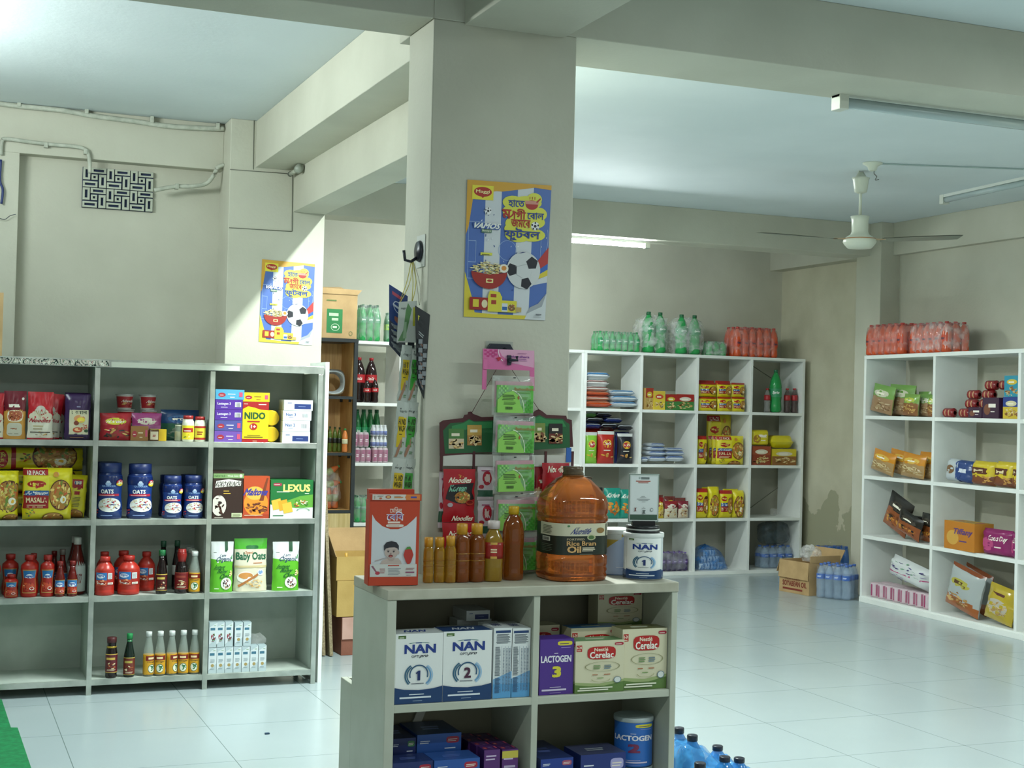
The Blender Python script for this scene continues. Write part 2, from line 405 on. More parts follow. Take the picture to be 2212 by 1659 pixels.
# tubes and fittings
def tube_fitting(p, q, label, up, lit=0, k_=1):
    p, q = Vector(p), Vector(q); L = (q-p).length; ax = (q-p)/L; t = empty('tube_light', p); up = Vector(up); sd = ax.cross(up)
    MB().obox((q-p)/2+up*.012, ax*(L/2), sd*.016*k_, up*.010, M('#c9cec6', .4)).build('channel', t, .002)
    for k in (0.02, L-.02): MB().obox(ax*k-up*.008, ax*.02, sd*.018*k_, up*.022*k_, M('#cdd0c4', .4)).build('end_cap', t, .003)
    MB().tube([ax*.03-up*.012, ax*(L-.03)-up*.012], .0135*k_, M('#f4ffff', .3, emit=lit) if lit else M('#aab8b8', .15), 14).build('glass_tube', t)
    tag(t, label, 'light')
tube_fitting((4.66, 8.90, 2.508), (3.40, 8.90, 2.508), 'glowing fluorescent tube under the far beam beside the pillar', (0, 0, 1), 200)
tube_fitting((3.085, 4.43, 2.518), (4.35, 4.43, 2.518), 'unlit tube light along the near beam at top right', (0, 0, 1), 0, 1.6)
a = onZ(2036, 429, 2.75); b = onZ(2250, 382, 2.75)
tube_fitting(a, b, 'unlit tube light on the ceiling behind the ceiling fan', (0, 0, 1), 0, 1.4)
# small broken holder on the side of beam
h0, h1 = onX(626, 381, 1.70), onX(672, 352, 1.70)
t = empty('lamp_holder', h0); MB().tube([(0, 0, 0), (0, -.16, .0)], .011, PIPE, 10).build('holder_arm', t)
MB().tube([(0, -.15, .0), (0, -.19, .004)], .021, M('#9ba296', .4), 12).build('holder_cup', t); MB().tube([(0, .0, 0), (0, .015, 0)], .014, M('#55594f', .5), 10).build('end_cap', t)
tag(t, 'stubby grey lamp holder fixed in the corner below the left beam', 'light holder')
t.location = (1.672, 7.15, 2.505)

# ceiling fan
def fan():
    c = onZ(1885, 352, CZ); c2 = onZ(1860, 370, CZ); t = empty('ceiling_fan', (c2.x, c2.y, CZ)); W_ = M('#cfd2c2', .35)
    D = c2; px = lambda y: onY(1862, y, D.y).z-CZ
    zc1, zc2, zr, zm0, zm1, zm2 = px(385), px(418), px(462), px(466), px(512), px(538)
    MB().lathe([(.008, px(372)), (.014, px(372)), (.034, zc1+.005), (.052, zc1), (.047, zc1-.01), (.040, zc2+.03), (.036, zc2+.008), (.02, zc2), (.014, zc2)][::-1], W_, 24).build('canopy', t)
    MB().tube([(0, 0, px(375)), (0, 0, zm0)], .009, W_).build('down_rod', t)
    MB().tube([(-.012, 0, .0), (-.014, 0, zc1)], .004, W_).tube([(.012, 0, 0), (.014, 0, zc1)], .004, W_).build('hanger_hook', t)
    MB().lathe([(.02, zm2), (.07, zm2+.004), (.083, zm2+.018), (.092, zm2+.03), (.097, zm1-.03), (.093, zm1-.014), (.075, zm1), (.055, zm1+.012), (.047, zm1+.03), (.049, zm0-.03), (.055, zm0-.005), (.03, zm0)], W_, 28).build('motor_housing', t)
    MB().lathe([(.0935, zm1-.016), (.0945, zm1-.0135), (.0925, zm1-.011)], M('#a9703c', .4), 28).build('gold_band', t)
    ca = YAW
    for a in (R(176)-ca, R(3)-ca, R(75)-ca):
        m = MB(); d = Vector((math.cos(a), math.sin(a), 0)); n = Vector((-d.y, d.x, 0)); L = .60
        z = zm1-.012
        def f(u, v, k=0):
            rr = .13+u*(L-.13); wd = .035+.03*math.sin(min(u*1.6, 1)*1.57)-.02*max(0, u-.85)*6
            return d*rr+n*((v-.5)*2*wd)+Vector((0, 0, z+.03*u-(v-.5)*.012+k))
        m.grid(lambda u, v: f(u, v), 12, 3, M('#82887a', .4)); m.grid(lambda u, v: f(u, v, -.003), 12, 3, M('#82887a', .4), flip=True)
        b = m.build('blade', t)
        MB().obox(d*.115+Vector((0, 0, z)), d*.035, n*.02, (0, 0, .002), M('#b49a7a', .4)).build('bracket', b)
    tag(t, 'white three-bladed ceiling fan hanging in the right bay', 'fan')
    r = empty('ceiling_rose', (c.x, c.y, CZ))
    MB().lathe([(.018, -.045), (.022, -.04), (.03, -.02), (.055, -.006), (.056, 0)], W_, 24).build('rose_cap', r)
    MB().tube(bent([(.012, 0, -.04), (.012, 0, -.06), (.03, 0, -.075), (.02, 0, -.095), (.045, 0, -.09)]), .0022, M('#55564e', .5)).build('flex', r)
    e = onZ(2260, 366, CZ)
    MB().obox(((e.x-c.x)/2, (e.y-c.y)/2, -.004), ((e.x-c.x)/2, (e.y-c.y)/2, 0), (.003, .008, 0), (0, 0, .003), M('#9fb0ae', .5)).build('cable_cover', r)
    tag(r, 'round white ceiling rose with surface cable beside the fan', 'ceiling rose')
fan()

# green mat
mat = noisy('green_carpet', '#0d6b3c', '#118048', 40, .95, .6, 300)
tag(MB().prism([(.325, 6.605), (.335, 6.04), (.36, 6.03), (.37, 5.4), (.375, 5.0), (-2.2, 5.0), (-2.2, 6.605)], .001, .006, mat).build('floor_mat'), 'bright green floor mat at the bottom left corner', 'mat')
tag(MB().box(onZ(578, 1587, 0).x-.009, onZ(578, 1587, 0).x+.009, 5.66, 5.672, .0005, .006, M('#23425c', .5)).build('bottle_cap'), 'tiny dark blue scrap lying alone on the floor tiles', 'litter')

# ================================================================== furniture
# left display unit: aluminium framed, three bays in view, open front
LY = 6.623; LX = [.18, .692, 1.208, 1.72]; LZ = [.068, .442, .786, 1.143]; LTOP = 1.507
def display_unit():
    t = empty('display_shelf_unit', (LX[1], LY, 0)); ox, oy = LX[1], LY; D = .33
    X = [-.33-.0]+LX; 
    def part(name, mb, bevel=0): return mb.build(name, t, bevel)
    for x in X: part('divider', MB().box(x-.008-ox, x+.008-ox, .012, D, .03, LTOP-.03, GREYB))
    for x in X: part('front_post', MB().box(x-.0115-ox, x+.0115-ox, -.004, .012, 0, LTOP-.035, METAL), .001)
    for x in X: part('rear_post', MB().box(x-.0115-ox, x+.0115-ox, D, D+.012, 0, LTOP-.03, METAL))
    part('back_panel', MB().box(X[0]-ox, X[-1]-ox, D-.006, D, .05, LTOP-.02, noisy('grey_back_board', '#a3ada2', '#b6bfb4', 5, .6, .1, 60)))
    for z in LZ:
        for i in range(len(X)-1):
            b = part('shelf_board', MB().box(X[i]+.009-ox, X[i+1]-.009-ox, .005, D-.006, z-.022, z, GREYB))
            MB().box(X[i]+.011-ox, X[i+1]-.011-ox, -.003, .005, z-.025, z+.001, METAL).build('edge_strip', b, .001)
    part('top_board', MB().box(X[0]-ox, X[-1]+.012-ox, 0, D+.01, LTOP-.02, LTOP, GREYB))
    part('top_rail', MB().box(X[0]-ox, X[-1]+.014-ox, -.006, .004, LTOP-.033, LTOP+.002, METAL), .001)
    # the marbled adhesive strip along the top rail
    m = bpy.data.materials.new('marbled_film'); m.use_nodes = True; N, L = nodes(m); b = N['Principled BSDF']
    g = N.new('ShaderNodeNewGeometry'); wv = N.new('ShaderNodeTexWave'); wv.inputs['Scale'].default_value = 9; wv.inputs['Distortion'].default_value = 18; wv.inputs['Detail'].default_value = 3; wv.inputs['Detail Scale'].default_value = 2.5
    L.new(g.outputs['Position'], wv.inputs[0]); r = N.new('ShaderNodeValToRGB'); L.new(wv.outputs[1], r.inputs[0]); r.color_ramp.interpolation = 'CONSTANT'
    cs = ['#1d2a28', '#cdd2c4', '#2f6b4a', '#8f8a78', '#d8d8cc', '#b58a7a', '#25304a', '#c9cdbf']
    r.color_ramp.elements[0].color = lin(cs[0]); r.color_ramp.elements[1].color = lin(cs[-1]); r.color_ramp.elements[1].position = .9
    for i in range(1, 7): e = r.color_ramp.elements.new(i*.13); e.color = lin(cs[i])
    L.new(r.outputs[0], b.inputs['Base Color']); b.inputs['Roughness'].default_value = .25
    part('marbled_strip', MB().box(-.33-ox, .93-.19-ox+.0, -.0085, -.0062, LTOP-.030, LTOP-.004, m))
    part('peeling_strip', MB().box(.75-ox, 1.33-ox, -.0085, -.0062, LTOP-.031, LTOP-.008, M('#b9beb0', .4)))
    part('foot_bracket', MB().tube([(1.69-ox, .03, .02), (1.66-ox, .03, .045)], .004, METAL))
    tag(t, 'grey metal-edged display shelf unit with four rows at the left', 'shelf')
display_unit()

def open_shelf(name, W, D, H, xs, zs, th, mat, label, base=.05, back=False):
    """open shelving, front along +x at y=0, depth to +y"""
    t = empty(name)
    for x in xs: MB().box(x-th/2, x+th/2, 0, D, 0, H-th, mat).build('divider', t, .0015)
    for z in zs: MB().box(xs[0]-th/2, xs[-1]+th/2, .002, D, z-th, z, mat).build('shelf_board', t, .0015)
    MB().box(xs[0]-th/2, xs[-1]+th/2, -.001, D, H-th, H, mat).build('top_board', t, .0015)
    if base: MB().box(xs[0]-th/2, xs[-1]+th/2, -.006, .012, 0, base, mat).build('plinth', t, .0015)
    tag(t, label, 'shelf'); return t
BY = 10.2; BZS = [.03, .462, .903, 1.345]; BTOP = 1.805
BX = [4.80, 5.30, 5.815, 6.33, 6.842]
t = open_shelf('open_shelf', 2, .35, BTOP, [x-4.8 for x in BX], BZS, .024, WHITE, 'white wooden shelving unit of four columns right of the pillar', .03)
t.location = (4.8, BY, 0)
MB().tube([onY(1625, 790, BY+.35)-t.location, onY(1668, 818, BY+.35)-t.location], .004, M('#6d6d5e', .7)).build('brace_wire', t)
MB().tube([onY(1621, 1097, BY+.35)-t.location, onY(1682, 1052, BY+.35)-t.location], .004, M('#6d6d5e', .7)).build('brace_wire', t)
t = open_shelf('open_shelf', 2, .35, BTOP, [0, .52, 1.04, 1.56, 2.03], [.03, .45, .897, 1.345], .024, WHITE, 'white wooden shelving unit half hidden behind the pillar', .03)
t.location = (2.745, BY, 0)
# right wall unit: turned to face left
RX0, RY0 = 6.235, 8.52; RROT = R(-92.4)      # local +x runs towards the viewer
RZS = [.045, .482, .91, 1.34]; RTOP = 1.772; RXS = [0, .805, 1.65, 2.46]
t = open_shelf('open_shelf', 2.4, .34, RTOP, RXS, RZS, .026, WHITE, 'white wooden shelving unit along the right wall', .035)
t.location = (RX0, RY0, 0); t.rotation_euler = (0, 0, RROT)
RM = Matrix.Translation((RX0, RY0, 0)) @ Matrix.Rotation(RROT, 4, 'Z'); RMI = RM.inverted()
def onR(x, y, d=0):  # pixel -> local point of the right unit on the plane local y=d
    o = RMI @ CP; dr = RMI.to_3x3() @ ray(x, y); return o+dr*((d-o.y)/dr.y)

# dark framed wooden shelf at the back left
def wood_shelf():
    X1 = 2.758; X0 = 2.30; Y0 = 9.65; D = .34; t = empty('narrow_shelf', (X1, Y0, 0)); BL = M('#23282a', .5)
    MB().box(-.012, 0, .02, D, 0, 1.775, WOOD).build('side_panel', t); MB().box(X0-X1, X0-X1+.012, .02, D, 0, 1.775, WOOD).build('side_panel', t)
    MB().box(X0-X1, 0, D, D+.01, 0, 1.775, WOOD).build('back_panel', t)
    MB().box(-.014, .012, -.004, .02, 0, 1.79, BL).build('front_post', t); MB().box(X0-X1-.012, X0-X1+.014, -.004, .02, 0, 1.79, BL).build('front_post', t)
    MB().box(X0-X1, .014, -.006, D+.01, 1.765, 1.79, BL).build('top_board', t)
    for z in (1.385, .99, .588):
        b = MB().box(X0-X1+.012, -.012, .02, D, z-.014, z, WOOD).build('shelf_board', t)
        MB().box(X0-X1+.013, -.014, -.002, .02, z-.02, z, BL).build('shelf_edge', b)
        for k in (.05, .28): MB().box(-.03, -.012, k, k+.012, z-.04, z-.014, BL).build('bracket', b)
    MB().box(X0-X1+.014, -.014, -.002, .014, .1, .565, noisy('pale_wood_door', '#c0a468', '#d6be88', 6, .5, .05, 30, 5, (10, 10, .5))).build('door', t)
    MB().box(X0-X1, 0, 0, D, 0, .05, WOOD).build('base', t)
    tag(t, 'narrow wooden shelf with black edging and a pale door', 'shelf')
wood_shelf()

# counter in front of the pillar
KX0, KX1, KY0, KY1, KZ = 1.19, 2.107, 3.787, 4.122, .823
def counter():
    t = empty('display_counter', (KX0, KY0, 0)); w, d = KX1-KX0, KY1-KY0; Cc = COUNTER
    MB().box(0, .028, 0, d, 0, KZ-.03, Cc).build('side_panel', t, .002); MB().box(w-.02, w, 0, d, 0, KZ-.03, Cc).build('side_panel', t, .002)
    MB().box(.445, .465, .002, d-.02, .02, KZ-.03, Cc).build('divider', t, .0015)
    MB().box(-.001, w+.002, -.003, d+.002, KZ-.03, KZ, noisy('worn_counter_top', '#a3a08e', '#b5b3a2', 14, .5, .05, 80)).build('countertop', t, .003)
    MB().box(.028, w-.02, .003, d-.02, .478, .50, Cc).build('shelf_board', t, .0015); MB().box(.028, w-.02, .003, d-.02, .118, .14, Cc).build('shelf_board', t, .0015)
    MB().box(.02, w-.01, d-.02, d-.008, .05, KZ-.03, noisy('counter_back_board', '#84826c', '#8d8b75', 5, .7)).build('back_panel', t)
    MB().box(0, .02, d+.0005, d+.12, 0, .498, Cc).box(.0205, .2, d+.1, d+.1195, 0, .4975, Cc).build('rear_ledge', t, .002)
    MB().obox((.19, d-.030, .36), (.045, 0, .11), (.012, 0, -.005), (0, .005, 0), M('#c5c7bb', .5)).build('brace', t)
    tag(t, 'pale painted display counter with open cells before the pillar', 'counter')
counter()

xr = onY(6, 700, 6.70).x; zr = onY(3, 632, 6.70).z
tag(MB().box(-.16, 0, 0, .2, 0, zr-LTOP-.003, CARD).build('cardboard_carton'), 'brown carton edge on top of the display unit at the far left', 'carton').location = (xr, 6.70, LTOP+.003)
# ================================================================== designs (printing on packets, boxes and labels)
def noodle_bowl(c, cx, cy, rx, ry, rim='#5a2a18', egg=True, n=60, seed=1):
    c.ell(cx, cy, rx, ry, rim, 28); c.ell(cx, cy, rx*.93, ry*.93, '#b07a34', 28)
    c.blobs(cx, cy, rx*.84, ry*.84, n, rx*.17, ['#e6cf7c', '#d9b964', '#c99a48', '#8f6a2c', '#6f8a34', '#c9562c'], seed)
    if egg: c.ell(cx+rx*.25, cy-ry*.3, rx*.27, ry*.24, '#f0ecd8'); c.ell(cx+rx*.27, cy-ry*.3, rx*.12, ry*.12, '#e8b43a')
def logo_oval(c, cx, cy, rx, ry):
    c.ell(cx, cy, rx, ry, '#b3201c', 24); c.poly([(cx-rx*.25, cy-ry*.9), (cx+rx*.25, cy-ry*.9), (cx, cy-ry*1.25)], '#b3201c')
    c.text('Maggi', cx-rx*.72, cy-ry*.42, cx+rx*.72, cy+ry*.45, '#f4e27a', .012)
CVC = {}
def D(name, *a):
    k = (name,)+a
    if k not in CVC: CVC[k] = globals()['d_'+name](*a)
    return CVC[k]
Y_ = '#dccd1e'
def d_masala12():
    c = Cv(.3); c.poly([(0, .86), (.5, .86), (.5, .98), (0, .98)], '#a31c20'); c.text('12 PACK', .08, .87, .44, .95, '#e8e4d0', .02)
    c.rect(.02, .40, .52, .72, '#a31c20'); c.rect(.02, .55, .52, .84, '#e2d43a'); logo_oval(c, .27, .69, .19, .07)
    c.rect(.04, .47, .52, .565, '#2a5f9c'); c.text('2-Minute', .06, .485, .50, .55, '#f0efe4', .03, .2)
    c.rect(.01, .22, .52, .47, '#9c1c1c'); c.text('MASALA', .06, .335, .48, .43, '#ece0b0', .03); c.lines(.06, .24, .48, .31, 2, '#e6cf9c')
    noodle_bowl(c, .76, .48, .23, .30, seed=3); noodle_bowl(c, .62, .03, .22, .11, egg=False, n=25)
    c.blobs(.14, .14, .1, .07, 12, .03, ['#b9452c', '#4b7a2c', '#caa83a']); c.ell(.66, .88, .06, .05, '#c98a34'); return c
def d_masala_side():
    c = Cv(.3); c.rect(.3, .66, .8, .9, '#a31c20'); c.rect(.38, .76, .72, .86, '#e9e3cc'); c.text('12', .42, .78, .68, .85, '#27508c', .02)
    c.rect(.42, .54, .66, .62, '#a31c20'); c.lines(.34, .26, .72, .5, 7, '#7d7418'); c.lines(.3, .2, .7, .22, 1, '#a31c20'); noodle_bowl(c, .5, .06, .42, .13, egg=False, n=25); return c
def d_masala_band():       # a twelve pack seen lying
    c = Cv(.3); c.rect(.0, .0, .13, 1, '#2b5b95'); c.rect(.02, .1, .11, .9, '#e9e9e0'); c.text('2', .03, .5, .10, .85, '#27508c', .03); c.lines(.03, .15, .1, .42, 3, '#27508c')
    c.rect(.30, 0, .345, 1, '#a31c20'); c.ell(.215, .5, .055, .40, '#b3201c'); c.text('Maggi', .185, .2, .245, .8, '#f4e27a', .03, 0, 90)
    noodle_bowl(c, .72, .62, .22, .75, seed=5, n=80); c.rect(.345, 0, .5, .1, '#a31c20'); c.blobs(.43, .55, .05, .2, 9, .02, ['#b9452c', '#4b7a2c', '#c98a34']); return c
def d_masala_small(seed=1):
    c = Cv(.3); c.rect(0, .88, 1, 1, '#b02822'); logo_oval(c, .3, .7, .22, .09); c.rect(.06, .42, .56, .55, '#2a5f9c'); c.text('2-Min', .1, .44, .5, .53, '#f0efe4', .03)
    c.rect(.06, .22, .56, .42, '#a31c20'); c.text('MASALA', .09, .26, .53, .38, '#ece0b0', .03); noodle_bowl(c, .76, .45, .24, .30, n=30, seed=seed); return c
def d_nan(num):
    c = Cv(.35); W = '#e6e9e6'; nv = '#143a68'
    c.rect(0, 0, 1, 1, W); c.rect(.06, .93, .22, .975, '#4b6b34'); c.lines(.08, .94, .2, .965, 1, '#dfe3cc')
    c.ring(.5, .845, .26, .03, .2, '#2c6f6a', .5, 2.64, 12); c.lines(.42, .86, .58, .885, 1, '#27408c')
    c.text('NAN', .20, .72, .84, .84, '#1f3a86', .045); c.text('OPTI', .34, .655, .50, .69, '#2d3440', .01); c.text('pro', .52, .645, .68, .69, '#2d3440', .02, .25)
    for k, r in enumerate((.30, .26)): c.ring(.5, .40, r, r*.62, .10, '#9fc0dc' if k == 0 else '#5f97c4', -.9, .9, 14); c.ring(.5, .40, r, r*.62, .10, '#2b5f7c', 2.2, 3.9, 14)
    c.ring(.5, .41, .20, .145, .12, '#1f4f74', -.3, 3.44, 20); c.lines(.34, .28, .66, .30, 1, '#4b5560')
    (c.poly([(.47, .33), (.53, .33), (.53, .47), (.49, .47), (.43, .435), (.45, .42), (.47, .435)], '#1c2f66') if num == 1 else c.text(str(num), .44, .33, .56, .47, '#4a1f3a', .05))
    c.poly([(0, 0), (1, 0), (1, .235), (.8, .205), (.5, .19), (.2, .205), (0, .235)], nv)
    c.lines(.30, .125, .68, .15, 1, '#dbe3ea'); c.lines(.1, .075, .9, .105, 1, '#dbe3ea', .8); c.lines(.38, .035, .62, .05, 1, '#9fb2c6'); return c
def d_nanside():
    c = Cv(.35); c.rect(0, 0, 1, 1, '#dfe4e3'); c.poly([(0, 0), (1, 0), (1, .38), (0, .27)], '#7fb2da'); c.rect(0, 0, 1, .2, '#5a9ed0')
    c.rect(.1, .93, .9, .965, '#23406f'); c.lines(.12, .78, .9, .92, 9, '#4a5560', .5, 2); c.lines(.08, .32, .38, .74, 26, '#56616b', .5, 3)
    for x in (.42, .62, .78, .92): c.rect(x, .08, x+.01, .74, '#5d7a9a')
    c.lines(.5, .1, .58, .72, 30, '#5d6c80', .4); c.lines(.66, .1, .75, .72, 30, '#5d6c80', .4); c.lines(.8, .1, .9, .72, 30, '#5d6c80', .4); c.lines(.08, .08, .38, .3, 12, '#3f6084', .5, 3); return c
def d_cerelac(fruit=1, seed=1):
    c = Cv(.35); c.rect(0, 0, 1, 1, '#d3cdae'); c.poly([(0, 0), (1, 0), (1, .20), (.6, .13), (.3, .13), (0, .17)], '#5c7a3a'); c.poly([(0, .165), (.3, .125), (.6, .125), (1, .195), (1, .24), (.5, .17), (0, .21)], '#9aa970')
    c.rect(.02, .80, .13, .92, '#b3241f'); c.text('6-24', .03, .85, .12, .90, '#efe6d0', .03); c.lines(.03, .815, .12, .84, 1, '#efe6d0'); c.rrect(.80, .90, .98, .955, '#a8243a'); c.lines(.82, .915, .96, .94, 1, '#e6d0c6')
    c.rrect(.24, .64, .82, .885, '#b3201d'); c.text('Nestlé', .38, .795, .66, .86, '#efe2c8', .03); c.text('Cerelac', .29, .665, .77, .785, '#f1ece0', .035)
    c.ring(.55, .50, .36, .095, .05, '#8b8a62'); c.lines(.36, .455, .52, .545, 3, '#5f8a4a'); c.lines(.58, .455, .74, .545, 3, '#5f7a8a')
    c.lines(.34, .34, .48, .37, 1, '#a8582c'); c.lines(.58, .34, .74, .37, 1, '#a8582c'); c.ring(.52, .27, .2, .07, .08, '#a09f70', 3.3, 6.1, 14); c.lines(.44, .275, .6, .30, 1, '#5f8a3a')
    c.ell(.86, .235, .08, .06, '#5f7a86'); c.ell(.86, .235, .065, .05, '#d8dcd6'); c.lines(.08, .085, .9, .115, 1, '#dfe0c8', .8); c.lines(.04, .045, .8, .075, 1, '#dfe0c8', .8); return c
def d_lacto(num, bg='#4c2c86', nc='#d8cc3a'):
    c = Cv(.35); c.rect(0, 0, 1, 1, bg); c.rrect(.52, .88, .95, .96, '#d8cc3a'); c.lines(.58, .905, .9, .935, 1, '#4a3a6a'); c.lines(.62, .84, .96, .855, 1, '#b9a9d0')
    c.lines(.42, .74, .56, .76, 1, '#e6e2ee'); c.text('LACTOGEN', .04, .585, .92, .70, '#e9e6ee', .045); c.text(str(num), .40, .32, .60, .50, nc, .07)
    c.lines(.3, .13, .7, .15, 1, '#cfc4de'); c.lines(.06, .07, .94, .11, 1, '#cfc4de', .8); c.lines(.3, .03, .7, .045, 1, '#a796c4'); return c
def d_boxend(bg, red='#a8243a', txt='#d8dce8', tl=True):
    c = Cv(.35); c.rect(0, 0, 1, 1, bg); c.rrect(.66, .52, .95, .84, red); c.lines(.69, .6, .92, .76, 2, '#e8dcd0')
    if tl: c.lines(.06, .56, .3, .74, 2, txt)
    c.lines(.62, .25, .92, .36, 1, txt); return c
def d_flat(bg, txt, word=None):
    c = Cv(.35); c.rect(0, 0, 1, 1, bg)
    if word: c.text(word, .08, .42, .56, .72, txt, .03); c.lines(.2, .22, .5, .32, 1, txt)
    else: c.ell(.22, .45, .13, .22, '#9c2c3a'); c.lines(.14, .4, .3, .5, 1, '#e8dcd0'); c.lines(.42, .5, .74, .66, 1, txt); c.lines(.5, .2, .7, .34, 1, txt)
    c.rect(.72 if word else .82, .28, .94, .74, '#dfe0e2' if word else '#c04a6a')
    if word:
        for i in range(7): c.rect(.74+i*.027, .3, .752+i*.027, .7, '#3b3b46')
    return c
def d_whitebox(word=None):
    c = Cv(.35); c.rect(0, 0, 1, 1, '#cfd6d6')
    if word: c.text(word, .1, .45, .45, .72, '#33508c', .03); c.lines(.2, .28, .4, .36, 1, '#33508c'); [c.rect(.68+i*.035, .3, .69+i*.035, .7, '#4b5058') for i in range(6)]
    else: c.rect(.36, .14, .94, .62, '#23346c'); c.lines(.5, .36, .8, .42, 1, '#8fa0c8'); c.lines(.12, .68, .3, .8, 1, '#33508c')
    return c
def d_nido():
    c = Cv(.35); c.rect(0, 0, 1, 1, '#e0c818'); c.rect(0, 0, 1, .09, '#9c1c1e'); c.poly([(0, .82), (0, 1), (1, 1), (1, .80), (.7, .81), (.45, .86), (.2, .89)], '#9c1c1e'); c.lines(.6, .93, .96, .97, 1, '#e8dcc8'); c.lines(.04, .94, .22, .97, 1, '#e8dcc8')
    c.text('NIDO', .08, .58, .86, .74, '#20502c', .05); c.lines(.18, .50, .76, .54, 1, '#a02820', .8); c.ell(.42, .39, .15, .085, '#a3241e'); c.text('1+', .33, .35, .51, .43, '#f0e6c8', .05)
    c.lines(.18, .17, .8, .20, 1, '#6a5e1c'); c.lines(.06, .12, .94, .15, 1, '#6a5e1c', .8); c.lines(.4, .03, .6, .055, 1, '#e6cfae'); return c
def d_koko():
    c = Cv(.35); c.rect(0, 0, 1, 1, '#33201a'); c.rect(0, .86, 1, .96, '#7d9c64'); c.text('NESTLÉ', .04, .885, .38, .935, '#3c6434', .02); c.text('Whole Grain', .46, .89, .82, .93, '#e2ead2', .01); c.ell(.9, .91, .05, .035, '#d8e2c4')
    c.poly([(.06, .66), (.9, .70), (.92, .80), (.5, .84), (.10, .80)], '#ece8dc'); c.text('KOKO KRUNCH', .10, .68, .88, .79, '#241a18', .03, .1)
    c.lines(.34, .58, .56, .61, 1, '#e0b84c'); c.lines(.34, .53, .62, .56, 1, '#e0b84c')
    c.ell(.2, .28, .24, .22, '#d9d3c6'); c.blobs(.2, .26, .18, .16, 9, .07, ['#3a1f18', '#4a2a20', '#2c1814'], 4); c.blobs(.1, .48, .16, .06, 5, .06, ['#d9d3c6', '#3a1f18'], 6)
    c.rect(.62, .03, .96, .12, '#c9d2a8'); c.lines(.64, .04, .94, .11, 3, '#5a5a3c'); c.lines(.06, .02, .4, .04, 1, '#cfc8ba'); return c
def d_maltova():
    c = Cv(.35); c.rect(0, 0, 1, 1, '#b84a26'); c.rect(0, 0, 1, .1, '#a33c22'); c.ell(.5, .36, .46, .30, '#e08a2c'); c.ell(.45, .6, .34, .16, '#e6b04a'); c.poly([(.62, .42), (.78, .42), (.95, .96), (.88, .96)], '#7a3a20')
    c.text('Maltova', .08, .55, .94, .70, '#3a3a8c', .05, .15); c.blobs(.5, .24, .40, .14, 26, .10, ['#5a2a1a', '#6f3822', '#8a4a2c', '#4a2016'], 3); c.lines(.06, .07, .9, .1, 1, '#e6cfae'); return c
def d_lexus():
    c = Cv(.35); c.rect(0, 0, 1, 1, '#1f6b34'); c.poly([(0, 0), (1, 0), (1, .62), (.7, .58), (.4, .46), (.2, .3), (0, .25)], '#5f9c3a'); c.poly([(0, 0), (1, 0), (1, .28), (.6, .26), (.35, .3), (0, .36)], '#dce4dc')
    c.text('LEXUS', .30, .70, .92, .88, '#e0d878', .05); c.rrect(.06, .84, .26, .92, '#9c3a4a'); c.lines(.08, .87, .24, .90, 1, '#e6dcd0'); c.lines(.14, .68, .5, .72, 1, '#dfe8d2'); c.lines(.8, .64, .92, .67, 1, '#dfe8d2')
    for k, (x, y) in enumerate(((.15, .36), (.3, .34), (.4, .27))): c.poly([(x-.13, y+.1), (x+.08, y+.16), (x+.13, y-.1), (x-.08, y-.15)], '#d89c2c' if k % 2 else '#e6b040')
    c.blobs(.72, .38, .17, .12, 30, .04, ['#3f7a2c', '#c9442c', '#e0d8b8', '#d8b84a', '#6fa040'], 4); c.ring(.77, .2, .16, .07, .2, '#7a9a86', 0, 3.1, 12); c.lines(.06, .06, .36, .11, 1, '#3c6c4a'); return c
def d_oats(small=0):
    c = Cv(.3); c.ell(.5, .80, .085, .05, '#9fb6d8'); c.ell(.5, .845, .05, .03, '#c4d0e2'); c.text('QUAKER', .30, .715, .72, .76, '#8fb0dc', .03); c.rect(.33, .66, .64, .70, '#203a80')
    c.text('OATS', .26, .565, .66, .66, '#e9ebe8', .05); c.rect(.12, .50, .86, .555, '#b3243a'); c.lines(.18, .515, .8, .54, 1, '#f0dcd6')
    c.ell(.55, .29, .37, .17, '#dfe2dd'); c.blobs(.55, .30, .32, .14, 40, .05, ['#d9c8a0', '#e6dcc0', '#b3243a', '#26356c', '#c9a878'], 3); c.blobs(.1, .12, .1, .1, 9, .04, ['#b33a3a', '#8fa0c8', '#d8d8e0'], 7)
    c.ell(.86, .82, .13, .08, '#b3243a'); c.ell(.86, .79, .13, .05, '#e0cc34'); c.text('51', .79, .79, .94, .87, '#f4f0e4', .04); c.lines(.3, .03, .7, .06, 1, '#8fa8d8'); return c
def d_instant():
    c = Cv(.35); c.rect(0, 0, 1, 1, '#d9dcdb'); c.poly([(0, 0), (1, 0), (1, .60), (0, .66)], '#5cae26'); c.rect(.60, .80, .74, 1, '#174a2c'); c.lines(.62, .78, .72, .79, 1, '#174a2c'); c.lines(.1, .78, .26, .80, 1, '#3a4a3c')
    c.text('I am', .40, .70, .66, .76, '#23405c', .01, .2); c.text('Organic', .22, .58, .92, .70, '#23405c', .02, .2); c.poly([(.88, .66), (.96, .76), (.94, .66)], '#2f8a3c')
    for i, s in enumerate(('Instant', 'Baby', 'Oat')): c.text(s, .16+i*.12, .45-i*.09, .62+i*.1, .54-i*.09, '#1f5f24', .03, .25)
    c.ell(.68, .17, .24, .12, '#e4e2da'); c.blobs(.68, .17, .18, .09, 20, .05, ['#6a3a5c', '#8a4a34', '#c9b48a', '#3a2a2c'], 2); c.lines(.16, .06, .4, .1, 1, '#d8ecc4'); c.blobs(.9, .36, .08, .06, 9, .04, ['#e0d2a0', '#cdb87a'], 5); return c
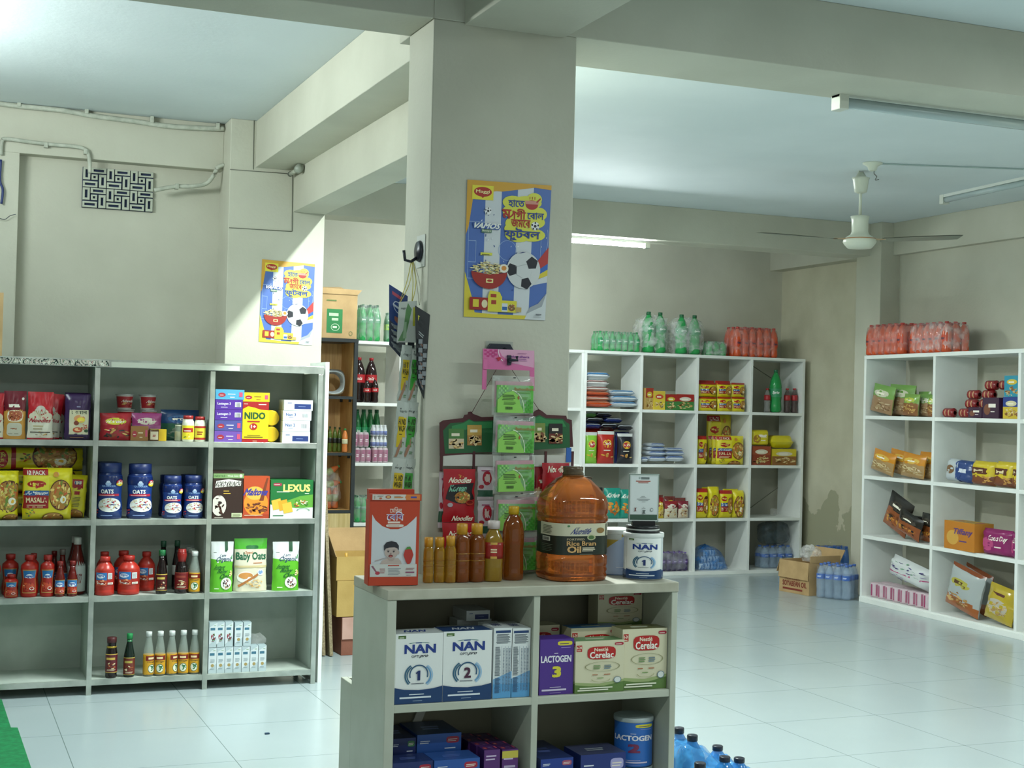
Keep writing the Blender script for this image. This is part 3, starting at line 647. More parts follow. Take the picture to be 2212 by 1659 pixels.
def d_babyoats():
    c = Cv(.3); c.rect(0, 0, 1, 1, '#d6cfb8'); c.rect(0, .80, 1, 1, '#4ba82c'); c.rrect(.34, .80, .72, .87, '#1f6b34'); c.text('Organic', .28, .70, .56, .76, '#b9663a', .02, .2)
    c.text('Baby Oats', .04, .56, .96, .74, '#1f6040', .035); c.lines(.56, .53, .9, .56, 1, '#b9663a'); c.rect(.0, .45, 1, .49, '#c9b88a')
    c.ell(.33, .27, .26, .11, '#e9e6da'); c.ell(.33, .30, .22, .06, '#c98a4a'); c.ell(.8, .36, .1, .06, '#dfe6ea'); c.ell(.8, .36, .07, .04, '#7f9fc8')
    c.poly([(.1, .12), (.14, .08), (.72, .3), (.7, .34)], '#b0703a'); c.blobs(.62, .14, .26, .08, 26, .06, ['#d8b070', '#c89850', '#e6cc98'], 6); return c
def d_tomato():
    c = Cv(.35); c.rect(0, 0, 1, 1, '#b08a4c'); c.rect(.05, .04, .95, .96, '#a3241c'); c.rect(.05, .5, .95, .96, '#2c6fae'); c.ell(.5, .66, .3, .16, '#dfe6ee'); c.text('সস', .24, .58, .76, .74, '#2a50a0', .04); c.ell(.5, .28, .36, .20, '#b8442c'); c.blobs(.45, .28, .34, .18, 20, .1, ['#c9562c', '#8a1c18', '#e0a07a'], 2); c.ell(.68, .2, .16, .07, '#e9e4dc'); c.ell(.68, .21, .12, .045, '#9c1c18'); c.blobs(.7, .9, .2, .05, 6, .06, ['#3f8a34']); return c
def d_jugside():
    c = Cv(.35); c.rect(0, 0, 1, 1, '#a3241c'); c.rect(0, 0, .6, 1, '#2c6fae'); c.ell(.28, .72, .22, .16, '#dfe6ee'); c.text('সস', .12, .65, .46, .80, '#2a50a0', .04); c.rect(0, 0, .6, .42, '#b8442c'); c.blobs(.3, .25, .28, .2, 26, .1, ['#c9562c', '#8a1c18', '#e0a07a', '#e9e4dc'], 2)
    c.rect(.64, .5, .88, .96, '#d6dada'); c.lines(.66, .54, .86, .92, 7, '#8a8f92'); c.rect(.64, .08, .94, .24, '#d9d6ca'); c.lines(.66, .12, .9, .2, 1, '#7a4a3a'); return c
def d_vinegar():
    c = Cv(.35); c.rect(0, 0, 1, 1, '#cf9a22'); c.rect(.08, .70, .94, .94, '#7a2018'); c.lines(.26, .77, .78, .88, 1, '#e6cfa0', .9); c.text('Vinegar', .16, .58, .86, .68, '#3a2a18', .01, .1)
    c.ell(.5, .30, .26, .22, '#2c5f52'); c.ell(.5, .30, .23, .19, '#e4e2cc'); c.blobs(.5, .3, .14, .12, 5, .1, ['#2f6f4a']); c.lines(.1, .02, .9, .05, 1, '#8a6418'); return c
def d_dark(bg='#5a1418', acc='#d0b050', seed=1):
    c = Cv(.35); c.rect(0, 0, 1, 1, bg); c.rect(0, .95, 1, 1, acc); c.rect(0, 0, 1, .03, acc); c.lines(.15, .68, .85, .82, 1, acc, .9); c.blobs(.5, .36, .34, .16, 14, .12, ['#7a2c1c', '#a0522c', '#d8c8a0', '#3a1410'], seed); c.lines(.2, .1, .8, .2, 2, '#d8c8a8'); return c
def d_yel():
    c = Cv(.35); c.rect(0, 0, 1, 1, '#e0cf30'); c.rect(.1, .5, .9, .82, '#a3241c'); c.lines(.2, .58, .8, .72, 1, '#f0e6d0'); c.blobs(.5, .22, .34, .14, 10, .12, ['#e9e4d0', '#4b7a2c', '#c9a83a'], 3); return c
def d_cup():
    c = Cv(.35); c.rect(0, 0, 1, 1, '#a8242a'); c.rect(0, 0, .12, 1, '#dcdcd6'); c.lines(.02, .2, .1, .8, 5, '#6a6a68'); c.text('Noodles', .42, .48, .98, .72, '#e6dcd0', .03, .2); c.blobs(.66, .3, .2, .16, 14, .08, ['#d8b060', '#7a1c18', '#e6cf9c'], 2); return c
def d_pouchA(bg, top, win, word, seed=1, wc='#e8e2d2'):
    c = Cv(.25); c.rect(0, 0, 1, 1, bg); c.rect(0, .58, 1, 1, top); c.lines(.2, .66, .84, .73, 1, wc, .9); c.rrect(.16, .36, .86, .60, '#e6d8bc'); c.rrect(.19, .38, .83, .59, win); c.blobs(.5, .48, .26, .07, 22, .06, ['#a03a20', '#c9682c', '#e0b070', '#7a2416'], seed)
    c.rrect(.14, .06, .84, .34, '#bdb8a4'); c.lines(.3, .2, .66, .26, 1, '#9c5a3a'); c.lines(.22, .1, .76, .14, 1, '#8f8a78'); c.ell(.86, .84, .06, .03, '#d8d0c8'); return c
def d_noodlered():
    c = Cv(.25); c.rect(0, 0, 1, 1, '#d4cfbe'); c.rect(0, .44, 1, 1, '#b3202a'); c.ell(.5, .54, .34, .12, '#cfc6ae'); c.ell(.22, .48, .18, .08, '#cfc6ae'); c.ell(.8, .48, .18, .08, '#cfc6ae'); c.ell(.5, .62, .2, .09, '#c4bcb0')
    for i in range(5): c.poly([(.5, .44), (.28+i*.1, .60), (.31+i*.1, .61)], '#a8925c')
    c.text('Noodles', .08, .36, .92, .44, '#a82830', .03, .1); c.lines(.2, .27, .7, .31, 1, '#a8945a'); c.lines(.2, .21, .66, .25, 1, '#8a7a52'); c.rect(.1, .14, .9, .16, '#3c342c'); c.blobs(.5, .11, .26, .06, 10, .06, ['#c9a060', '#6a5a3c']); c.rect(0, 0, 1, .03, '#9c1c26'); return c
def d_koka():
    c = Cv(.25); c.rect(0, 0, 1, 1, '#352048'); c.rect(.16, .12, .92, .66, '#c6bfa0'); c.text('েকােকালা', .24, .57, .86, .64, '#2a3a34', .02); c.ell(.56, .47, .22, .08, '#c88a5a'); c.ell(.62, .44, .16, .06, '#d8c03a'); c.ell(.44, .37, .1, .05, '#7a3a2a'); c.ell(.5, .22, .2, .06, '#b0482c'); c.ell(.5, .23, .13, .035, '#d8a878'); c.blobs(.74, .28, .12, .06, 8, .05, ['#b0583c', '#a03a2c']); c.ell(.84, .2, .08, .035, '#2c4a2c'); c.lines(.44, .72, .62, .77, 1, '#8a88a8'); c.lines(.2, .05, .84, .08, 1, '#a8785a'); return c
def d_korean():
    c = Cv(.25); c.rect(0, 0, 1, 1, '#a81c26'); c.text('Noodles', .18, .74, .86, .84, '#ece2cc', .04, .1); c.blobs(.5, .86, .1, .03, 6, .04, ['#e0b84a'])
    c.poly([(.06, .44), (.12, .64), (.2, .70), (.55, .72), (.95, .74), (.9, .56), (.98, .44), (.8, .40), (.4, .36)], '#1c1a1c'); c.text('Korean', .18, .58, .72, .70, '#7ab89a', .04, .1); noodle_bowl(c, .58, .47, .27, .12, '#1c1a1c', False, 40, 3); c.ell(.82, .37, .13, .05, '#b3402c'); c.ell(.82, .38, .1, .03, '#7a1c18')
    c.ell(.2, .33, .08, .04, '#b8b0b8'); c.text('Noodles', .3, .03, .92, .12, '#ece2cc', .04, .1); return c
def d_whitepink():
    c = Cv(.25); c.rect(0, 0, 1, 1, '#c9bcc2'); c.rect(0, .1, 1, .3, '#2f5a44'); c.ell(.55, .66, .3, .22, '#a82838'); c.ell(.55, .66, .18, .12, '#d8c0b8'); c.ell(.2, .4, .16, .06, '#a82838'); c.lines(.2, .86, .8, .94, 1, '#a05070'); return c
def d_tissue():
    c = Cv(.3); c.rect(0, 0, 1, 1, '#62b44a')
    for i in range(5):
        for j in range(6):
            if (i+j) % 2 == 0: c.rect(.04+i*.05, .52+j*.08, .09+i*.05, .60+j*.08, '#8fce74'); c.rect(.70+i*.055, .02+j*.08, .755+i*.055, .10+j*.08, '#4aa03c')
    c.poly([(0, .46), (.2, .72), (.42, .80), (.58, .62), (.62, .34), (.7, .12), (.72, 0), (0, 0)], '#8cc85a'); c.ring(.36, .1, .38, .74, .05, '#d6e4c4', -.1, 1.5, 14)
    c.text('Bashundhara', .46, .82, .98, .92, '#a06a3c', .02); c.lines(.52, .72, .95, .78, 1, '#5a8a3c'); c.lines(.12, .46, .5, .68, 4, '#2f4a24', .45); c.lines(.16, .30, .52, .42, 3, '#2f4a24', .35); c.poly([(.54, .56), (.58, .64), (.6, .52), (.57, .48)], '#a0603c')
    c.lines(.66, .5, .84, .6, 2, '#5a8a3c')
    for i in range(12): c.rect(.22+i*.016, .12, .23+i*.016, .22, '#2a3a22')
    return c
def d_oil():
    c = Cv(.35); c.rect(0, 0, 1, 1, '#20281f'); c.rect(0, .60, 1, 1, '#c4c0a6'); c.text('ACI', .555, .84, .62, .885, '#4a4a6a', .02, .2); c.text('Nutrilife', .51, .66, .80, .84, '#2e3a78', .025, .25); c.ell(.91, .78, .04, .09, '#8a6a3c'); c.ell(.45, .92, .02, .03, '#3f7a4a')
    c.lines(.03, .66, .22, .94, 6, '#4a4a3c', .35); c.ell(.80, .56, .058, .09, '#b0b48a'); c.ell(.80, .56, .04, .06, '#4a6a3c'); c.text('FORTIFIED', .43, .47, .70, .53, '#b7a888', .02); c.text('Rice Bran', .43, .30, .86, .44, '#c49a62', .03); c.text('Oil', .44, .08, .64, .28, '#d0a46a', .04)
    c.lines(.66, .12, .86, .26, 3, '#cfc8ae', .6); c.rect(.04, .42, .19, .56, '#c9c8b8'); [c.rect(.05+i*.013, .44, .056+i*.013, .54, '#2c2c28') for i in range(10)]; c.lines(.04, .1, .24, .36, 5, '#5f6858', .3); c.lines(.62, .02, .85, .045, 1, '#8a8a74'); return c
def d_meril():
    c = Cv(.35); c.rect(0, 0, 1, 1, '#b83e20'); c.poly([(.05, .14), (.94, .14), (.94, .82), (.88, .78), (.75, .71), (.58, .665), (.42, .665), (.26, .70), (.12, .77), (.05, .84)], '#c9ccd0')
    c.text('েমিরল', .40, .86, .64, .93, '#e4ccc0', .02); c.text('েবিব', .34, .77, .68, .875, '#ece6e6', .035); c.text('েবিব', .35, .78, .67, .865, '#6a4a9c', .0); c.lines(.36, .735, .66, .76, 1, '#e4ccc0', .9); c.rrect(.33, .69, .68, .725, '#d8cfc4'); c.lines(.37, .70, .64, .715, 1, '#a04a30')
    # child with dark hair (grey photo) and a plain strawberry
    i0 = len(c.it); sk = '#b9a8a0'; c.poly([(.16, .145), (.20, .21), (.30, .25), (.40, .24), (.52, .25), (.58, .20), (.60, .145)], sk); c.ell(.38, .25, .07, .05, '#ad9a92'); c.ell(.38, .35, .135, .105, sk, 24); c.ell(.52, .34, .025, .03, sk)
    c.poly([(.235, .38), (.23, .45), (.28, .505), (.38, .525), (.48, .505), (.53, .45), (.53, .37), (.50, .41), (.44, .425), (.34, .42), (.27, .405), (.25, .37)], '#2a2a30'); c.ell(.32, .355, .02, .009, '#2a2a30'); c.ell(.43, .355, .02, .009, '#2a2a30'); c.rect(.29, .378, .345, .383, '#3a3436'); c.rect(.41, .378, .46, .383, '#3a3436'); c.ell(.37, .325, .018, .012, '#a08a82'); c.ell(.37, .285, .045, .02, '#7a2c2c'); c.ell(.37, .278, .025, .012, '#b0605c'); c.poly([(.05, .20), (.05, .208), (.28, .265), (.28, .258)], '#9a7a70')
    for i in range(i0, len(c.it)): v_, f_, m_, l_, b_ = c.it[i]; c.it[i] = ([(max(.05, x+.065), .525-(.525-y)*.74) for x, y in v_], f_, m_, l_, b_)
    c.poly([(.69, .36), (.72, .42), (.80, .45), (.86, .42), (.89, .36), (.84, .27), (.79, .24), (.74, .28)], '#b3362c'); c.poly([(.72, .42), (.76, .455), (.82, .46), (.86, .42), (.80, .43)], '#4a8a3c'); c.lines(.70, .17, .86, .20, 2, '#b05048')
    c.rect(.05, .235, .94, .238, '#a8a8a8'); c.lines(.38, .105, .64, .13, 1, '#b84a30', .6); c.rect(.01, .12, .96, .0, '#b83e20'); c.rect(.05, .135, .92, .005+.02, '#b83e20'); return c
def d_meril_low():
    c = Cv(.35); c.rect(0, 0, 1, 1, '#c9cac6'); c.poly([(.02, .85), (.12, .35), (.15, .4), (.06, .9)], '#8a5a6a'); c.ell(.16, .3, .05, .14, '#b03a4a'); c.rect(.38, .85, .62, .95, '#b84a3c'); c.lines(.38, .15, .66, .75, 5, '#8a9098', .4); c.lines(.2, .3, .33, .75, 3, '#a06a6a', .4); c.lines(.76, .55, .96, .75, 2, '#a06a6a', .4); c.rect(.76, .3, .95, .4, '#8a4a6a'); c.lines(.78, .1, .9, .2, 1, '#8a9098'); return c
def d_meril_flap():
    c = Cv(.35); c.rect(0, 0, 1, 1, '#cfc9c0'); c.ell(.88, .5, .20, .62, '#d07a3a'); c.rect(.7, 0, 1, 1, '#d07a3a'); c.lines(.80, .35, .95, .7, 1, '#3f4a9c', .9); c.ell(.33, .55, .06, .3, '#a8543a'); c.ell(.33, .55, .035, .18, '#d8b070'); c.ell(.17, .3, .03, .16, '#b86a4a'); c.lines(.1, .6, .24, .85, 2, '#8a8a80', .4); c.lines(.45, .65, .62, .8, 1, '#a08a7a'); c.rrect(.45, .4, .64, .58, '#c9803a'); c.lines(.03, .15, .06, .85, 4, '#a0785a', .4); return c
def d_sign():
    c = Cv(.3); c.rect(0, 0, 1, 1, '#c8d0cc'); c.rect(.04, .03, .96, .97, '#d6dddc'); c.rect(.02, .03, .98, .145, '#3c5a48'); c.ell(.33, .935, .03, .02, '#4a6a60'); c.ell(.33, .935, .016, .011, '#d6dddc'); c.lines(.38, .925, .74, .95, 1, '#3c4a48', .9); c.lines(.38, .905, .74, .918, 1, '#6a7a78', .8)
    c.lines(.2, .855, .82, .88, 1, '#b0503c', .8); c.lines(.28, .825, .72, .845, 1, '#b0503c', .8); c.lines(.40, .535, .56, .548, 1, '#4a5452'); c.lines(.36, .51, .62, .522, 1, '#4a5452'); c.lines(.24, .475, .80, .49, 1, '#4a5452'); c.lines(.30, .445, .72, .458, 1, '#4a5452')
    c.lines(.42, .415, .58, .425, 1, '#4a5452'); c.ell(.78, .25, .05, .038, '#5a6462'); c.ell(.78, .25, .038, .028, '#d6dddc'); c.rect(.18, .215, .22, .29, '#7a4a44'); c.rect(.15, .22, .25, .228, '#7a4a44'); c.rect(.15, .282, .25, .29, '#7a4a44'); c.poly([(.44, .24), (.56, .24), (.52, .20), (.56, .165), (.44, .165), (.48, .20)], '#5a6462'); c.lines(.46, .30, .52, .315, 1, '#5a6462'); c.lines(.42, .275, .58, .288, 1, '#5a6462'); return c
def d_magic(bg='#d0b41c'):
    c = Cv(.3); c.rect(0, 0, 1, 1, '#b8c0b8'); c.ell(.3, .88, .04, .015, '#23302c'); c.text('magic', .2, .80, .85, .86, '#3a4644', .01, .1); c.rect(.16, .38, .84, .74, bg)
    c.text('HAND', .22, .60, .78, .70, '#2c2a1c', .03); c.text('WASH', .22, .48, .78, .58, '#2c2a1c', .03); c.lines(.3, .42, .6, .45, 1, '#2c2a1c'); c.rect(.16, .2, .6, .38, bg); c.poly([(.1, .02), (.5, .36), (.62, .30), (.55, .2), (.3, .02)], '#a07860'); c.ring(.7, .24, .12, .06, .25, '#6a8a60', 0, 4, 10); c.lines(.5, .08, .8, .14, 2, '#5f8a5a'); return c
def d_magichead():
    c = Cv(.3); c.rect(0, 0, 1, 1, '#bcc2ba'); c.rect(.06, .05, .94, .95, '#a7b0a6'); c.rect(.05, .04, .95, .96, '#b9c0b8'); c.poly([(.05, .04), (.4, .04), (.72, .8), (.5, .96), (.4, .8), (.3, .3)], '#5f8a5a'); c.poly([(.3, .1), (.48, .1), (.46, .5), (.34, .5)], '#8fae8a'); c.text('magic', .12, .8, .4, .86, '#3a4644', .01); c.rect(.79, .4, .91, .85, '#a8a83a'); return c
def d_gel():
    c = Cv(.3); c.rect(0, 0, 1, 1, '#23262a'); c.rect(.18, .76, .80, .90, '#b8b43a'); c.text('SUPER', .24, .84, .76, .89, '#23262a', .03); c.text('GLUE', .22, .77, .78, .83, '#23262a', .03)
    c.lines(.2, .66, .8, .72, 2, '#9aa0a0')
    for i in range(5): c.ell(.5, .56-i*.12, .32, .035, '#5f666a'); c.ell(.55, .565-i*.12, .2, .014, '#a07a6a')
    return c
def d_bluecard():
    c = Cv(.3); c.rect(0, 0, 1, 1, '#27407a'); c.rect(0, 0, 1, .42, '#3a3f4c'); c.lines(.15, .87, .8, .93, 1, '#b04a5c', .9); c.ring(.5, .72, .28, .09, .15, '#c4ccd8'); c.rect(.2, .70, .8, .735, '#c4ccd8'); c.ell(.8, .62, .2, .06, '#b0a86a'); c.rrect(.3, .47, .8, .56, '#8f5a4c')
    for i in range(4): c.ell(.5, .38-i*.1, .4, .03, '#8a9094')
    return c
def d_bashhead():
    c = Cv(.3); c.rect(0, 0, 1, 1, '#cf6a9c'); c.poly([(.3, 1), (1, 1), (1, .15), (.55, .35), (.36, .7)], '#d8a0bc')
    for i in range(5):
        for j in range(4):
            if (i+j) % 2 == 0: c.rect(.02+i*.05, .96-j*.09-.09, .07+i*.05, .96-j*.09, '#b83a78')
    c.ring(.62, 1.0, .34, .86, .05, '#ead4de', 3.15, 3.9, 12); c.text('Bashundhara', .46, .62, .90, .72, '#7a3a8a', .03); c.lines(.56, .54, .9, .58, 1, '#7a3a8a'); c.lines(.66, .46, .9, .50, 1, '#7a3a8a'); c.lines(.66, .80, .86, .86, 2, '#8a4a7a', .4)
    c.poly([(.24, .56), (.32, .62), (.36, .56), (.3, .48)], '#b3243a'); c.poly([(.27, .5), (.32, .5), (.31, .42), (.28, .42)], '#b3243a'); c.rect(0, 0, .09, .5, '#cf6a9c'); return c
def d_board():
    c = Cv(.4); X = lambda x: (x-947)/293; Y = lambda y: (1020-y)/136; P = lambda L: [(X(a), Y(b)) for a, b in L]
    c.poly(P([(960, 980), (956, 930), (966, 919), (972, 914), (1000, 912), (1012, 905), (1024, 910), (1064, 908), (1070, 902), (1100, 905), (1150, 902), (1164, 896), (1178, 903), (1215, 905), (1222, 912), (1229, 916), (1230, 967), (1100, 975)]), '#1f5a32')
    c.poly(P([(975, 920), (1000, 914), (1012, 907), (1024, 912), (1062, 911), (1062, 924), (975, 930)]), '#2f8048'); c.poly(P([(1150, 905), (1164, 899), (1178, 906), (1214, 908), (1222, 922), (1150, 920)]), '#2f8048')
    for k, (a, b, t_, u, bg, tp) in enumerate(((968, 1001, 926, 969, '#c9b89a', '#4a7a3c'), (1008, 1039, 918, 962, '#a87a3a', '#c09a4a'), (1153, 1176, 914, 955, '#b09a6a', '#7a8a44'), (1184, 1213, 915, 958, '#6a2a1c', '#23201e'))):
        c.rect(X(a), Y(u), X(b), Y(t_), bg); c.rect(X(a), Y((t_+u)/2), X(b), Y(t_), tp); c.lines(X(a+6), Y(t_+16), X(b-6), Y(t_+9), 1, '#e4dcc4', .9); c.blobs(X((a+b)/2), Y(u-11), X(a+12)-X(a), .06, 24, .022, ['#d8b878', '#7a4a2c', '#e0c898'], k)
    return c
def d_lays(bg, chip='#d8a83a'):
    c = Cv(.25); c.rect(0, 0, 1, 1, bg); c.rect(0, .90, 1, 1, '#c9ccc9'); c.ell(.5, .62, .27, .13, '#dcb83a'); c.ell(.5, .61, .25, .10, '#a8202a'); c.text("Lay's", .32, .56, .68, .67, '#eee8dc', .04, .2); c.lines(.25, .40, .75, .46, 1, '#e0dcc8'); c.blobs(.5, .2, .36, .12, 9, .16, [chip, '#b8863a', '#e0c070'], 3); return c
def d_kurk(bg, acc='#d88a2c'):
    c = Cv(.25); c.rect(0, 0, 1, 1, bg); c.text('Kurkure', .14, .70, .88, .84, '#e4e4dc', .04, .3); c.blobs(.5, .34, .34, .2, 22, .14, [acc, '#b8641c', '#e0b04a'], 2); return c
def d_generic(bg, top, acc, seed=1, pic=('#c9a868', '#8a5a2c', '#e0cc98'), word=None):
    c = Cv(.25); c.rect(0, 0, 1, 1, bg); c.rect(0, .55, 1, 1, top); c.ell(.5, .70, .34, .13, acc); (c.text(word, .22, .64, .78, .76, '#f0ead8', .03, .15) if word else c.lines(.28, .66, .72, .74, 1, '#f0ead8', .8)); c.blobs(.5, .26, .42, .22, 34, .11, pic, seed); return c
def d_bisc(bg, acc, seed=1, word=None, tc='#f0e8dc'):
    c = Cv(.3); c.rect(0, 0, 1, 1, bg); c.ell(.28, .42, .2, .26, acc); (c.text(word, .3, .5, .92, .76, tc, .04, .1) if word else c.lines(.36, .52, .9, .72, 1, tc, .9)); c.lines(.5, .3, .8, .4, 1, tc); return c
def d_smallcarton(fr=1):
    c = Cv(.35); c.rect(0, 0, 1, 1, '#b3c2c6'); c.poly([(0, .12), (1, .38), (1, .98), (0, .8)], '#d0d8da'); c.lines(.14, .68, .86, .79, 1, '#3f6f86', .9); c.lines(.55, .86, .9, .9, 1, '#6f9a5a')
    if fr: c.blobs(.5, .42, .3, .12, 16, .12, ['#7a1c2c', '#3a2440', '#4a7a3c', '#a83040'], 2); c.lines(.3, .24, .7, .28, 1, '#7a1c2c')
    else: c.lines(.2, .42, .8, .56, 3, '#8a9aa0'); c.ell(.5, .30, .2, .06, '#a8925a'); c.lines(.2, .16, .8, .2, 1, '#7a8a90')
    return c
def d_lab(bg, word, wc, acc=None):
    c = Cv(.35); c.rect(0, 0, 1, 1, bg); (c.text(word, .28, .32, .72, .70, wc, .04, .15) if word else c.lines(.28, .36, .72, .66, 2, wc, .6))
    if acc: c.rect(0, 0, 1, .14, acc); c.rect(0, .86, 1, 1, acc)
    return c
def d_cartonpick():
    c = Cv(.7); c.rect(.12, .12, .56, .66, '#2c7a44'); c.lines(.18, .5, .5, .6, 1, '#b9cfae', .7); c.lines(.26, .4, .48, .48, 1, '#b9cfae', .7); c.ring(.36, .25, .12, .08, .12, '#cfe0c4'); c.lines(.29, .23, .43, .28, 1, '#cfe0c4', .9); c.lines(.1, .84, .44, .9, 1, '#5f7a44'); c.ring(.8, .12, .05, .05, .2, '#4a6a44'); return c
def d_printcarton():
    c = Cv(.7); c.lines(.1, .40, .88, .48, 1, '#7c2f22', .8); c.text('FORTIFIED', .22, .33, .7, .38, '#8a4030', .01); c.text('SOYABEAN OIL', .12, .18, .92, .31, '#7c2f22', .04); c.lines(.12, .08, .92, .14, 1, '#7c2f22', .8); return c

def d_poster():
    c = Cv(.35); B = '#4a6aae'; Wt = '#c9ced2'
    c.rect(0, 0, 1, 1, B)
    for x in (.22, .60): c.poly([(x, 0), (x+.19, 0), (x+.19, 1), (x, 1)], Wt)
    # pitch lines
    for a in ((.03, .28, .035, .70), (.03, .695, .22, .70), (.03, .28, .22, .285), (.03, .40, .12, .405), (.12, .40, .125, .56), (.03, .555, .125, .56)): c.rect(*a, '#8fa8d0')
    c.ring(.5, .50, .11, .075, .05, '#8fa8d0'); c.rect(.9, .40, .905, .6, '#8fa8d0'); c.ring(.75, .60, .24, .24, .02, '#a8b8d8', -1.2, .3, 12)
    c.poly([(0, 1), (1, 1), (1, .965), (.80, .975), (.42, .93), (.35, .93), (.08, .90), (.03, .66), (0, .6)], '#cf9c34')
    c.poly([(0, 0), (0, .33), (.10, .13), (.13, .035), (.62, .02), (.7, .0)], '#d2c03a'); c.rect(0, 0, .76, .028, '#d2c03a')
    c.poly([(1, .54), (.83, .40), (.8, .33), (1, .42)], '#b03430'); c.poly([(1, .42), (.8, .33), (.8, .30), (1, .375)], '#2f62b4'); c.poly([(1, .375), (.8, .30), (.78, .275), (1, .33)], '#d2c03a'); c.poly([(1, .33), (.7, .25), (.7, .235), (1, .28)], Wt)
    c.poly([(1, .2), (1, 0), (.74, 0), (.80, .09), (.9, .12)], '#c9ced0'); c.poly([(1, .2), (.9, .12), (.80, .09), (.76, .04), (.82, .06), (.95, .1)], '#9aa0a6')
    c.blobs(.55, .5, .44, .46, 46, .010, ['#c9d0e0', '#2b4a8c', '#dfe4ea'], 11)
    # logo
    c.rect(.06, .86, .31, .965, '#ded23c'); c.ell(.185, .918, .105, .036, '#a8281e', 24); c.poly([(.155, .89), (.215, .89), (.185, .872)], '#a8281e'); c.text('Maggi', .105, .903, .265, .933, '#eee2a0', .015)
    # title cloud and words
    yl = '#d3d24a'
    for e in ((.55, .855, .13, .05), (.72, .86, .17, .05), (.80, .89, .09, .045), (.64, .79, .22, .06), (.86, .78, .10, .05), (.60, .70, .14, .06), (.80, .72, .14, .05), (.62, .62, .16, .055), (.78, .625, .17, .05), (.58, .66, .13, .05)): c.ell(*e, yl, 18)
    nv = '#23408a'; rd = '#a8281e'
    c.text('হােত', .49, .82, .68, .875, nv, .03)
    c.ell(.77, .845, .075, .035, rd, 16); c.rect(.69, .85, .85, .875, '#c98a7a'); c.poly([(.82, .87), (.87, .90), (.875, .89), (.83, .86)], rd); [c.rect(.74+i*.03, .885, .747+i*.03, .905, rd) for i in range(3)]
    c.text('ম', .42, .735, .525, .80, rd, .03); c._a([(.50, .735), (.545, .755), (.565, .775), (.555, .795), (.54, .795), (.545, .775), (.53, .76), (.495, .745)], [(0, 1, 2, 3, 4, 5, 6, 7)], rd); c.text('াগী', .55, .735, .70, .81, rd, .03)
    c.text('েবাল', .72, .74, .92, .79, nv, .025)
    c.text('জমেব', .53, .675, .76, .73, rd, .025); c.ell(.82, .69, .05, .032, '#e2e4e4', 16); c.ell(.82, .69, .018, .012, '#23262c', 6); [c.ell(.82+.038*math.cos(a), .69+.024*math.sin(a), .011, .008, '#23262c', 6) for a in (0.3, 1.55, 2.8, 4.1, 5.3)]
    c.text('ফুটবল', .46, .575, .88, .67, nv, .03)
    # small words at the left
    c.poly([(.07, .69), (.40, .685), (.41, .665), (.38, .645), (.09, .65)], '#2f4f94'); c.text('VAMOS', .085, .652, .395, .69, '#e0e2dc', .05, .1); c.rect(.18, .62, .30, .645, '#5a7a64'); c.text('Recipe', .19, .625, .29, .642, '#e2e0c8', .02)
    c.ell(.25, .78, .04, .028, '#e0e2e4', 14); c.ell(.25, .78, .014, .01, '#23262c', 6); [c.ell(.25+.03*math.cos(a), .78+.02*math.sin(a), .008, .006, '#23262c', 6) for a in (0.3, 1.55, 2.8, 4.1)]
    c.rect(.175, .455, .315, .475, '#d3d24a'); c.lines(.19, .458, .3, .47, 1, '#5a5a24')
    # football
    c.ell(.70, .36, .205, .135, '#c9cccc', 32)
    def pent(x, y, r, a, k=.66): c.poly([(x+r*math.cos(a+i*1.2566), y+r*k*math.sin(a+i*1.2566)) for i in range(5)], '#1d2028')
    pent(.555, .36, .075, 1.9); pent(.80, .415, .075, .4); pent(.735, .265, .07, 1.2); c.poly([(.62, .482), (.68, .494), (.72, .494), (.67, .485)], '#23346c')
    for a, b in (((.60, .38), (.68, .395)), ((.68, .395), (.74, .405)), ((.60, .33), (.69, .30)), ((.78, .29), (.8, .36))): c.poly([a, b, (b[0], b[1]+.003), (a[0], a[1]+.003)], '#9a9ea0')
    # bowl of noodles
    c.blobs(.28, .355, .2, .05, 90, .035, ['#d8cc8c', '#c4b070', '#e2dab0', '#b8a05c'], 5); c.blobs(.28, .35, .17, .035, 9, .018, ['#a8382c', '#5a7a34'], 8); c.ell(.46, .365, .055, .032, '#e2ded0'); c.ell(.46, .367, .03, .018, '#cf8a3c')
    c.poly([(.07, .335)]+[(.285-.215*math.cos(t*3.1416/14), .335-.125*math.sin(t*3.1416/14)) for t in range(15)]+[(.50, .335), (.285, .315)], '#98281e'); c.rect(.25, .255, .335, .285, '#ded890'); c.ell(.292, .27, .03, .009, '#a8281e')
    # small packs at the foot
    c.rect(.06, .055, .28, .145, '#98241c'); c.rect(.10, .075, .17, .13, '#d2c03a'); c.ell(.24, .1, .035, .03, '#d8d0a8'); c.rect(.28, .045, .45, .16, '#d2c83a'); c.poly([(.28, .16), (.30, .20), (.42, .19), (.45, .15)], '#d2c83a'); c.rect(.31, .15, .38, .175, '#a03a24'); c.rect(.32, .1, .38, .13, '#a03a24'); c.rect(.42, .045, .63, .13, '#d2c83a'); c.rect(.45, .05, .52, .11, '#c4ccd4'); c.rect(.455, .06, .515, .085, '#2f62a0'); c.ell(.57, .08, .045, .025, '#7a5a34'); c.blobs(.57, .085, .035, .018, 12, .012, ['#d8c888', '#b8503c', '#5a7a34']); c.rect(.62, .05, .69, .085, '#b8a060')
    c.lines(.84, .02, .96, .026, 1, '#6a7076'); c.rect(.87, .035, .94, .043, '#6a7076'); return c
